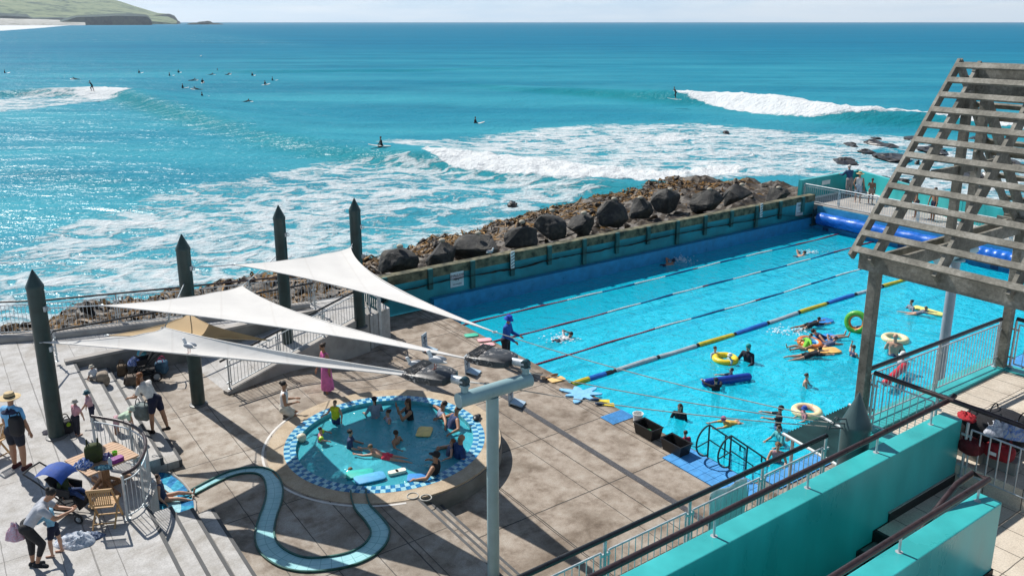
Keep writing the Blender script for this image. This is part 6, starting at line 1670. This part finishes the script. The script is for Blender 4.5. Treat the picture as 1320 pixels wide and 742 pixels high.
# ------------------------------------------------------------------ people on the terraces
ME = (.015,.017,.025)
person('man in a straw hat, sky blue T-shirt and dark shorts seen from behind', at(26,604,UP), R(78), 1.80, pose(ua=((.05,.22,-1),(.05,.3,-1)), fa=((.5,.2,-1),(.3,.05,-1)), th=((.05,.1,-1),(.0,.1,-1))), 'tan', [('tshirt',(.16,.42,.70)),('shorts',(.015,.018,.03)),('shoes',(.05,.01,.012))], ('short','dark'), ('straw',(.52,.40,.22)), w=1.1)
mp = at(26,604,UP)
bag('backpack', 'black backpack slung on the right shoulder of the straw hatted man', V((mp.x+.16, mp.y-.13, UP+.90)), (.20,.32,.46), (.012,.012,.015), R(78), 'backpack')
heap('navy cloth slung over the shoulders of the straw hatted man', V((mp.x+.02, mp.y-.06, UP+1.42)), .26, .15, .12, ((.015,.02,.05),(.04,.05,.1)), name='cloth', cat='cloth', seed=41)
person('toddler in a grey bucket hat, pink top and black overalls facing away', at(100,561,UP), R(60), .92, pose(lean=8, ua=((.2,.3,-1),(.3,.3,-.9))), 'fair', [('tshirt',(.55,.28,.32)),('trousers',(.02,.02,.03)),('vest',(.02,.02,.03))], ('short','fair'), ('bucket',(.40,.38,.34)), w=1.15)
person('toddler in a dark teal hat and navy overalls reaching back to the other toddler', at(121,549,1.02), R(-150), .98, pose(lean=10, ua=((.6,.4,-.7),(.2,.2,-1)), fa=((.6,.3,-.6),(.2,.1,-1))), 'fair', [('tshirt',(.55,.34,.38)),('trousers',(.015,.02,.05)),('vest',(.015,.02,.05))], ('short','fair'), ('bucket',(.02,.09,.12)), w=1.1)
person('child in pale green top and pink shorts bending over on the steps', at(152,566,.83), R(20), 1.05, pose(BEND, lean=70), 'fair', [('tshirt',(.42,.55,.42)),('shorts',(.50,.30,.34))], ('short','fair'), ('bucket',(.45,.52,.44)), w=1.08)
person('woman with long auburn hair in a white T-shirt leaning over an open bag', at(207,557,.64), R(165), 1.70, pose(BEND, lean=34, th=((.14,.06,-1),(-.28,.06,-1)), sh=((.05,0,-1),(-.25,0,-1)), ua=((.5,.1,-1),(.5,.1,-1)), fa=((.9,-.2,-.3),(.9,-.2,-.3)), hk=.7), 'tan', [('tshirt',(.68,.66,.64)),('shorts',(.012,.015,.04)),('shoes',(.03,.02,.018))], ('long','auburn'))
bag('tote_bag', 'grey and teal tote held open by the auburn haired woman', at(187,553,.66)+V((0,0,.28)), (.30,.46,.46), (.16,.20,.20), R(75), col2=(.012,.012,.014))
person('toddler in a cream sun hat crouching on the upper steps', at(124,497,.83), R(150), .85, pose(CROUCH, lean=45), 'fair', [('tshirt',(.55,.55,.56)),('trousers',(.30,.26,.22))], ('short','fair'), ('bucket',(.62,.56,.44)), w=1.1)
bag('backpack', 'beige fluffy backpack beside the crouching toddler on the steps', at(133,497,.83), (.34,.34,.42), (.27,.22,.17), R(30), 'backpack', straps=False)
mo = at(43,729,UP)
person('mother in grey and pink top and black leggings bending to hug a child', mo, R(22), 1.70, pose(BEND, lean=40, th=((.02,.06,-1),(.55,.05,-.85)), sh=((-.06,0,-1),(-.35,0,-1)), ua=((.75,.05,-.8),(.75,.1,-.8)), fa=((.8,-.5,.05),(.8,-.5,.05)), hk=.9, support=1), 'tan', [('tshirt',(.36,.38,.42)),('leggings',(.012,.012,.014)),('shoes',(.012,.016,.022))], ('bun','dark'))
heap('pink and lilac jacket tied round the waist of the hugging mother', V((mo.x-.20, mo.y-.05, UP+.62)), .22, .16, .40, ((.52,.30,.36),(.50,.44,.54)), name='jacket', cat='jacket', seed=44)
person('small boy in a pale blue top and navy shorts being hugged by his mother', at(74,714,UP), R(190), 1.12, pose(lean=6, ua=((.8,.2,-.5),(.8,.2,-.5)), fa=((1,-.2,.1),(1,-.2,.1)), th=((.2,.06,-1),(-.22,.06,-1))), 'fair', [('longshirt',(.22,.48,.66)),('shorts',(.012,.016,.04))], ('short','brown'))
person('small child in dark green top and jeans sitting in the blue canopied pram', V((STR.x+.02, STR.y, UP+.50)), R(-8), .92, pose(SIT, lean=-22, th=((1,.12,.15),(1,.12,.15)), sh=((.8,0,-.5),(.8,0,-.5))), 'fair', [('tshirt',(.03,.05,.02)),('trousers',(.02,.045,.13)),('shoes',(.02,.02,.025))], ('short','brown'), anchor='seat')
person('girl in a navy swimsuit sitting on the tiled splash seat with legs stretched out', at(211,645,HOT+.02), R(16), 1.28, pose(SIT, lean=-10), 'fair', [('onepiece',(.02,.04,.10))], ('pony','brown'), anchor='seat')
person('woman in a white sleeveless top and cream shorts kneeling beside the round pool', at(383,537,.36), R(12), 1.66, KNEEL, 'tan', [('vest',(.68,.68,.68)),('shorts',(.62,.58,.50))], ('bun','dark'), anchor='knee')
person('woman in a bright pink dress walking barefoot behind the round pool', at(424,511,.22), R(215), 1.68, pose(WALK, lean=3, th=((.12,.04,-1),(-.12,.04,-1)), sh=((0,0,-1),(-.2,0,-1)), head=15), 'tan', [('onepiece',(.55,.10,.30)),('dress',(.62,.16,.38))], ('bun','brown'))
lg = P(*[q for q in ST(*at(652,472,0)[:2])], .0)
person('lifeguard in royal blue sun hat and blue shirt standing on the pool edge', lg, R(-20), 1.76, pose(lean=6, ua=((.25,.12,-1),(.35,.12,-1)), fa=((.9,.1,-.35),(.9,.1,-.45)), head=14), 'tan', [('longshirt',(.012,.085,.36)),('trousers',(.012,.014,.022))], ('short','dark'), ('bucket',(.012,.06,.40)), w=1.08)
# ------------------------------------------------------------------ people in and by the round pool
HG = 'bathers in the round pool'
def hot(lab, u, v, rz, H, po, skin, wear, hair, hat=None, up=.30, w=1.0): person(lab, at(u, v, HW+up), R(rz), H, po, skin, wear, hair, hat, 'head', HG, w)
hot('boy in a yellow float vest standing at the back left of the round pool', 431.5, 519, 250, 1.12, WADE2, 'fair', [('lifevest',(.62,.62,.02)),('trunks',(.02,.04,.12))], ('short','sandy'), up=.62)
hot('small child with lime green armbands at the left of the round pool', 413, 553, 10, 1.02, pose(WADE, ua=((.3,.9,-.2),(.3,.9,-.2))), 'fair', [('armbands',(.42,.66,.02)),('onepiece',(.45,.18,.25))], ('short','brown'), up=.34)
hot('dark haired child in a navy patterned rash vest turned to the right', 451.5, 557, 5, 1.22, WADE, 'fair', [('rash',(.03,.05,.12)),('trunks',(.02,.03,.08))], ('curly','dark'), up=.42)
hot('girl in a dark cap and grey rash vest with her back turned', 482.5, 515, 120, 1.40, WADE, 'fair', [('rash',(.22,.28,.36))], ('pony','brown'), ('cap',(.012,.014,.03)), up=.50)
hot('girl in a pale swimsuit low in the water at the back of the round pool', 500, 531, 200, 1.25, WADE2, 'fair', [('onepiece',(.40,.36,.44))], ('bun','brown'), up=.26)
hot('long haired woman in a black swimsuit with hands at her face', 525.5, 518, 200, 1.66, pose(lean=8, ua=((.7,.1,-.5),(.7,.1,-.5)), fa=((.3,-.2,1),(.3,-.2,1)), th=((.4,.1,-.9),(.4,.1,-.9))), 'tan', [('onepiece',(.014,.015,.02))], ('long','brown'), up=.50)
hot('dark haired bather with arms spread along the back rim', 572, 521, 200, 1.68, pose(LIE, lean=-18, ua=((.1,1,-.15),(.1,1,-.15)), fa=((.3,1,-.1),(.3,1,-.1))), 'tan', [('onepiece',(.20,.24,.34))], ('short','dark'), up=.36)
hot('woman in a floral dark swimsuit leaning back on the right rim', 590, 527, 205, 1.68, pose(LIE, lean=-25), 'tan', [('onepiece',(.03,.05,.13))], ('bun','dark'), up=.48, w=1.1)
hot('child with reddish curls sitting beside the bald man', 583, 569, 195, 1.15, pose(LIE, lean=-20), 'fair', [('onepiece',(.08,.10,.18))], ('curly','auburn'), up=.34)
hot('bald man in a navy T-shirt seated against the right rim', 594.5, 565, 205, 1.78, pose(LIE, lean=-12), 'tan', [('tshirt',(.015,.05,.16)),('trunks',(.02,.03,.06))], None, up=.46, w=1.12)
hot('woman in a black cap and black vest seated on the front rim', 562, 587, 165, 1.68, pose(LIE, lean=-8), 'tan', [('vest',(.012,.012,.014)),('trunks',(.012,.012,.014))], ('short','dark'), ('cap',(.012,.012,.014)), up=.56, w=1.1)
hot('boy wearing goggles in the middle of the round pool', 510.5, 558, 330, 1.22, pose(WADE2, goggles=True), 'tan', [('trunks',(.02,.05,.12))], ('short','brown'), ('swim',(.05,.035,.022)), up=.30)
hot('boy in coral red shorts floating face down with fair hair', 477, 576, 165, 1.25, pose(PRONE, lean=76, th=((-1,.08,.02),(-1,.08,-.04)), sh=((-1,0,.0),(-1,0,-.06))), 'fair', [('trunks',(.72,.06,.10))], ('short','sandy'), up=.22)
hot('swimmer in dark shorts gliding under water at the front of the round pool', 452, 606, 40, 1.30, PRONE, 'fair', [('trunks',(.02,.04,.09))], ('short','sandy'), up=-.05)
# ------------------------------------------------------------------ people in the big pool
PGp = 'swimmers in the big pool'
def swim(lab, u, v, rz, H, po, skin, wear, hair, hat=None, up=.30, w=1.0): person(lab, at(u, v, WZ+up), R(rz), H, po, skin, wear, hair, hat, 'head', PGp, w)
swim('swimmer in a white rash vest stroking along the third lane', 736, 431, 35, 1.62, CRAWL, 'tan', [('rash',(.62,.62,.62)),('trunks',(.02,.03,.05))], ('short','dark'), up=.10)
swim('lap swimmer with a raised arm in the shadow of the sea wall', 868, 336.5, 35, 1.72, CRAWL, 'tan', [('trunks',(.015,.02,.05))], None, ('swim',(.02,.03,.05)), up=.10)
swim('lap swimmer in the far lane near the deep end', 1037, 326, 35, 1.72, CRAWL, 'fair', [('trunks',(.03,.03,.05))], ('short','brown'), up=.08)
swim('boy behind the bright yellow ring', 922, 449, 300, 1.25, WADE, 'fair', [('rash',(.35,.45,.55))], ('short','brown'), up=.30)
swim('child in a white hat sitting inside the yellow ring', 941, 457.5, 200, 1.0, WADE, 'fair', [('rash',(.30,.48,.60))], ('short','fair'), ('bucket',(.66,.66,.64)), up=.30)
swim('woman in a teal swim cap and black rash vest', 964.5, 447, 220, 1.66, WADE, 'fair', [('longshirt',(.014,.018,.03))], ('pony','brown'), ('swim',(.02,.26,.25)), up=.52)
swim('child behind the blue foam roll', 943, 477, 190, 1.25, REACH, 'fair', [('rash',(.02,.03,.06))], ('short','dark'), up=.30)
swim('child in dark hat and vest in front of the blue foam roll', 923, 490, 100, 1.30, pose(REACH, ua=((.6,.7,.2),(.6,.4,.0))), 'fair', [('longshirt',(.013,.015,.022))], ('short','dark'), ('cap',(.013,.015,.022)), up=.30)
swim('child alone with bare shoulders below the blue foam roll', 1040, 484, 330, 1.25, WADE, 'fair', [('trunks',(.04,.06,.10))], ('curly','brown'), up=.34)
swim('boy in black lying on the blue bodyboard', 1056, 411, 20, 1.30, PRONE, 'tan', [('rash',(.014,.016,.022)),('trunks',(.014,.016,.022))], ('short','dark'), up=.32)
swim('child in a lime rash vest sitting in the orange and blue ring', 1045, 432, 190, 1.22, pose(LIE, lean=-25, th=((1,.2,.25),(1,.2,.25))), 'fair', [('rash',(.20,.55,.05))], ('short','dark'), up=.50)
swim('person lounging on the blue lilo with an arm and leg raised', 1049, 426.5, 10, 1.55, pose(LIE, lean=-62, th=((1,.1,.12),(1,.2,.3)), sh=((1,0,.1),(1,0,.05))), 'fair', [('onepiece',(.02,.04,.12))], ('short','dark'), up=.36)
swim('dark haired boy lying on the orange bodyboard', 1057.5, 449.5, 10, 1.35, PRONE, 'fair', [('rash',(.014,.016,.022)),('trunks',(.014,.016,.022))], ('short','dark'), up=.30)
swim('swimmer stretching one arm right of the blue lilo', 1077.5, 436.5, 30, 1.40, CRAWL, 'fair', [('onepiece',(.10,.12,.2))], ('pony','brown'), up=.16)
swim('bather with a hand at the ear left of the timber post', 1101, 447.5, 20, 1.35, pose(WADE, ua=((.5,.5,.3),(.3,.3,-.8)), fa=((-.2,-.4,.9),(.8,0,-.3))), 'fair', [('bikini',(.05,.06,.12))], ('short','brown'), up=.32)
swim('child holding the upright green and orange ring', 1113, 416, 190, 1.25, REACH, 'fair', [('rash',(.05,.07,.15))], ('short','brown'), up=.30)
swim('girl with two hair buns in a dark swimsuit at the right of the pool', 1175, 389, 190, 1.35, WADE, 'fair', [('rash',(.22,.24,.28))], ('bun','dark'), up=.32)
swim('child in grey lying on the lime yellow board', 1194, 397, 330, 1.20, pose(PRONE, lean=60), 'fair', [('rash',(.14,.16,.20))], ('short','sandy'), up=.34)
swim('bald bare backed man standing in front of the cream ring', 1154.5, 434, 60, 1.78, pose(WADE, ua=((.4,.3,-.8),(.4,.3,-.8))), 'fair', [('trunks',(.02,.05,.11))], None, up=.66, w=1.12)
swim('small child held in front of the bald man', 1161.5, 445, 240, 1.0, WADE, 'fair', [('rash',(.10,.10,.12))], ('short','brown'), up=.26)
swim('instructor in a white shirt behind the red rescue tube', 1164, 457, 210, 1.72, REACH, 'tan', [('longshirt',(.60,.62,.64))], ('short','dark'), ('cap',(.60,.60,.58)), up=.58)
swim('long haired girl in a black rash vest facing the black tubs', 876.5, 524, 240, 1.45, WADE, 'fair', [('rash',(.012,.014,.02))], ('long','brown'), up=.36)
swim('swimmer in a pink patterned cap gliding towards the looped handrail', 932.5, 540, 195, 1.35, PRONE, 'fair', [('rash',(.62,.42,.10))], None, ('swim',(.40,.06,.20)), up=.16)
swim('child in red at the pool edge behind the second black tub', 883.5, 557.5, 110, 1.20, WADE, 'fair', [('rash',(.36,.02,.05))], ('short','brown'), up=.30)
swim('boy in a black rash vest and cap stretching both arms to the left', 1006.5, 526.5, 170, 1.40, pose(REACH, lean=-6), 'fair', [('rash',(.012,.014,.02)),('trunks',(.05,.18,.35))], ('short','dark'), ('beanie',(.012,.014,.02)), up=.62)
swim('child in a blue hat inside the cream ring nearest the canopy', 1037, 526, 190, 1.05, WADE, 'fair', [('rash',(.45,.20,.22))], ('short','brown'), ('bucket',(.03,.08,.36)), up=.34)
swim('girl in a pale teal top leaning left of the canopy', 1004, 551.5, 200, 1.35, pose(WADE, lean=18), 'fair', [('rash',(.10,.40,.42))], ('pony','brown'), up=.46)
swim('girl in a pale pink swimsuit nearest the stair railing', 1003, 574, 250, 1.35, WADE, 'fair', [('onepiece',(.42,.24,.27))], ('curly','sandy'), up=.46)
# ------------------------------------------------------------------ pool walk and far walkway
vp = P(5.35, 7.05, .004)
person('lifeguard in a black and pink life vest walking beside the grey pole', vp, R(120), 1.72, WALK, 'tan', [('longshirt',(.012,.012,.016)),('lifevest',(.42,.05,.12)),('shorts',(.02,.06,.30))], ('short','dark'), ('cap',(.012,.014,.03)))
FG = 'people on the far walkway'
person('man in a navy sweater and grey trousers leaning on the far teal wall', P(28.5,-11.2,FW), R(100), 1.80, pose(lean=16, ua=((.6,.3,-.7),(.6,.3,-.7)), fa=((1,0,0),(1,0,0))), 'fair', [('longshirt',(.03,.075,.16)),('trousers',(.26,.23,.23))], ('short','grey'), ('cap',(.55,.52,.48)), group=FG, w=1.12)
person('woman in white top, pale shorts and straw hat by the far teal wall', P(27.3,-9.85,FW), R(250), 1.70, pose(ua=((.1,.25,-1),(.1,.35,-1)), fa=((.3,.1,-1),(.2,-.3,-.8)), th=((.15,.1,-1),(-.1,.05,-1))), 'tan', [('vest',(.66,.66,.66)),('shorts',(.36,.46,.56))], ('short','fair'), ('straw',(.50,.36,.18)), group=FG)
person('bare chested child leaning beside the woman in the straw hat', P(27.6,-9.25,FW), R(60), 1.42, pose(ua=((.6,.2,-.6),(.1,.1,-1)), fa=((.8,0,.1),(.1,0,-1))), 'brown', [('trunks',(.30,.22,.18))], ('short','brown'), group=FG)
person('bare chested boy in dark cap bending forward on the far walkway', P(26.35,-5.9,FW), R(200), 1.62, pose(WALK, lean=22, ua=((.3,.2,-.9),(.4,.2,-.9)), fa=((.5,0,-.7),(.6,0,-.6))), 'tan', [('trunks',(.10,.08,.09))], ('short','dark'), ('cap',(.012,.014,.02)), group=FG)
person('bare chested boy in navy shorts standing against the far teal wall', P(26.55,-5.1,FW), R(190), 1.68, pose(ua=((.1,.35,-.9),(.1,.35,-.9))), 'tan', [('trunks',(.015,.02,.05))], ('short','brown'), group=FG)
fence('railing', 'grey railing along the pool edge of the far walkway', [P(25.15,-11.9,FW), P(25.1,-.6,FW), P(25.1,9.0,FW)], 1.0, 2.25, m_galv, hand_r=.03, bal=.13)
# ------------------------------------------------------------------ surfers
SGp = 'surfers in the bay'; WS = (.008,.009,.012)
def surfer(lab, u, v, kind, rz, bl, lift=0.0):
    base = at(u, v, SEA+.02+lift); sk = 1.72
    a = R(rz); d = V((math.cos(a), math.sin(a), 0))
    if kind == 'sit': person(lab, base+V((0,0,-.12)), a, sk, SITUP, 'tan', [('wetsuit',WS)], ('short','dark'), anchor='seat', group=SGp, detail=0); tilt = .07; base = base-V((0,0,.05))
    elif kind == 'prone': person(lab, base+V((0,0,.10)), a, sk, pose(PRONE, lean=72, hk=.2), 'tan', [('wetsuit',WS)], ('short','dark'), anchor='pel', group=SGp, detail=0); tilt = .03; base = base-V((0,0,.02))
    else: person(lab, base+V((0,0,.12)), a, sk, pose(lean=26, ua=((.3,.9,.0),(-.2,.9,-.2)), fa=((.3,.8,.1),(.1,.9,-.3)), th=((.55,.35,-.8),(-.1,.35,-.95)), sh=((-.35,.1,-1),(-.25,.1,-1))), 'tan', [('wetsuit',WS)], ('short','dark'), anchor='feet', group=SGp, detail=0); tilt = .08; base = base+V((0,0,.06))
    if bl:
        p = base+d*.15; ax = V((d.x, d.y, tilt)).normalized(); ay = EZ.cross(ax).normalized(); mb = MB(); n = 14; up = ax.cross(ay)
        for k in range(n+1):
            x = -1.0+2.1*k/n; wv_ = .27*math.sqrt(max(0, 1-((x-.05)/1.08)**2))+.004; roc = .10*max(0, x)**2
            for yy, zz in ((-1,0),(-.5,.035),(.5,.035),(1,0),(.5,-.035),(-.5,-.035)): mb.v.append(p+ax*x+ay*(wv_*yy)+up*(zz+roc))
        for k in range(n):
            for j in range(6): mb.f.append((k*6+j, k*6+(j+1) % 6, (k+1)*6+(j+1) % 6, (k+1)*6+j)); mb.m.append(0)
        mb.f += [(5,4,3,2,1,0), tuple(n*6+j for j in range(6))]; mb.m += [0,0]
        solo('surfboard', mb, cloth((.66,.66,.62), .35, .04), bl, 'surfboard', 'surfboards in the bay', p, True)
S = [(5.7,94.3,'sit',40,'surfer sitting alone at the far left edge of the bay','white surfboard under the lone surfer at the far left edge'),
 (98,102.5,'prone',180,'surfer paddling just behind the left breaking wave','white surfboard under the paddler behind the left breaking wave'),
 (179,94.5,'sit',60,'upright surfer sitting between the lone left surfer and the main group','white surfboard under the surfer left of the main group'),
 (218,98,'sit',30,'surfer sitting at the left end of the main group, the lower of its first two','white surfboard under the first surfer of the main group'),
 (230,94.2,'sit',80,'surfer sitting at the left end of the main group, farther out than the first','white surfboard of the farther of the first two surfers'),
 (280,92.5,'sit',20,'farthest out surfer in the middle of the main group','white surfboard of the farthest out surfer'),
 (271,97,'prone',0,'surfer lying flat just below the farthest out surfer','white surfboard under the flat lying surfer in the middle'),
 (293.5,96.6,'prone',70,'surfer low in the water right of the farthest out surfer','white surfboard right of the farthest out surfer'),
 (325,98,'sit',70,'tall sitting surfer out on the right of the main group','white surfboard under the tall surfer on the right'),
 (350.7,104,'sit',10,'rightmost surfer of the main group','white surfboard under the rightmost surfer of the group'),
 (341.3,109,'sit',50,'leaning surfer just below the rightmost of the group','white surfboard under the leaning surfer on the right'),
 (248,104,'prone',0,'surfer paddling in the centre left of the group','white surfboard under the centre left paddler'),
 (261,106.5,'sit',100,'surfer sitting beside the centre left paddler','white surfboard beside the centre left paddler'),
 (235,113.5,'sit',0,'surfer sitting with a white board tip raised to the right','white surfboard with its tip raised out of the water'),
 (254.5,115.5,'prone',180,'surfer paddling below the raised board tip','white surfboard under the paddler below the raised tip'),
 (260,125,'sit',0,'upright surfer nearest to us in the main group','white surfboard of the nearest upright surfer'),
 (316,132,'prone',0,'surfer lying flat nearest to us on the right of the group','white surfboard under the nearest flat lying surfer'),
 (120,119,'ride',200,'surfer riding the foaming crest of the left wave','white surfboard on the crest of the left wave'),
 (612,159,'sit',20,'dark surfer sitting upright in the middle of the bay beyond the white water','white surfboard of the surfer beyond the white water'),
 (492,187,'sit',200,'surfer paddling off the green shoulder of the middle wave','white surfboard on the green shoulder of the middle wave'),
 (871,128.5,'ride',190,'surfer crouching on a board ahead of the long white breaker','white surfboard ahead of the long white breaker')]
LIFT = {120: 1.35, 871: 1.25, 492: 1.0}
for u, v, kd, rz, la, lb in S: surfer(la, u, v, kd, rz, lb, LIFT.get(u, 0))

# churned white water around the lap swimmers
rk = random.Random(8)
m_spl = M('splash_foam', (.72,.78,.80), .8, .05, 8)
for (u, v, n, r_, lab) in ((876,335,46,.55,'white splash thrown up by the lap swimmer near the sea wall'),(1044,326,30,.45,'small white splash beside the lap swimmer in the far lane'),(722,437,30,.5,'white kick splash behind the swimmer in the white rash vest'),(1029,428,26,.4,'kick splash behind the boy on the blue bodyboard'),(1003,428,16,.4,'little splash left of the orange ring')):
    c_ = at(u, v, WZ); mb = MB()
    for k in range(n*4):
        a = rk.uniform(0, 6.28); q = abs(rk.gauss(0, .5))*r_; z_ = max(0, rk.gauss(.02, .09)*(1-q)); w_ = rk.uniform(.006, .026)
        mb.ell(c_+V((q*math.cos(a)*1.5, q*math.sin(a), z_+.005)), (w_*1.8, w_*1.2, w_*.35), 7, 4)
    o = solo('splash', mb, m_spl, lab, 'splash', kind='stuff')
# ------------------------------------------------------------------ light, sky, camera
W_ = bpy.data.worlds.new('World'); SC.world = W_; W_.use_nodes = True; nt = W_.node_tree
bg = nt.nodes['Background']
sky = N(nt, 'ShaderNodeTexSky', sky_type='NISHITA'); sky.sun_disc = False; sky.sun_elevation = R(47); sky.sun_rotation = R(-45); sky.altitude = 10; sky.air_density = 1.0; sky.dust_density = .0; sky.ozone_density = 2.0
tc = N(nt, 'ShaderNodeTexCoord'); mp = N(nt, 'ShaderNodeMapping'); mp.inputs['Scale'].default_value = (1.6,1.6,14); L(nt, tc.outputs['Generated'], mp.inputs[0])
cn = noise(nt, mp.outputs[0], 2.2, 6, .6, .4)
sp = N(nt, 'ShaderNodeSeparateXYZ'); L(nt, tc.outputs['Generated'], sp.inputs[0])
hz = ramp(nt, sp.outputs[2], [(0.0, .75), (.05, .9), (.2, .35), (.6, .15)])
cl_ = math_(nt, 'MULTIPLY', ramp(nt, cn, [(.42, 0), (.62, 1)]), hz)
hor = ramp(nt, sp.outputs[2], [(0.0, .95), (.04, .85), (.14, .35), (.4, 0)])
col = mixc(nt, hor, sky.outputs[0], (6.6,8.9,11.2))
col = mixc(nt, cl_, col, (10.2,11,11.6))
L(nt, col, bg.inputs['Color']); bg.inputs['Strength'].default_value = .072
sl = bpy.data.lights.new('sun', 'SUN'); sl.energy = 4.9; sl.angle = R(.5); sl.color = (1.0,.955,.89)
so = bpy.data.objects.new('sun', sl); COL.objects.link(so)
el = R(47); d = V((math.cos(el)*.707, -math.cos(el)*.707, -math.sin(el))); so.rotation_euler = d.to_track_quat('-Z', 'Y').to_euler(); so.location = (-60,60,80)
cam = bpy.data.cameras.new('camera'); co = bpy.data.objects.new('camera', cam); COL.objects.link(co)
cam.sensor_fit = 'HORIZONTAL'; cam.sensor_width = 36; cam.lens = 36*F_PX/1320
cam.shift_x = 0; cam.shift_y = -(371-302)/1320; cam.clip_start = .5; cam.clip_end = 100000
co.location = (0,0,CAM_Z); co.rotation_euler = (math.pi/2-PITCH, 0, 0)
SC.camera = co
vs_ = SC.view_settings; vs_.view_transform = 'Standard'; vs_.look = 'None'; vs_.exposure = 0.34; vs_.gamma = 1.0; vs_.use_curve_mapping = False
SC.render.engine = 'CYCLES'; SC.cycles.max_bounces = 8; SC.cycles.transparent_max_bounces = 10; SC.cycles.caustics_reflective = False; SC.cycles.caustics_refractive = False
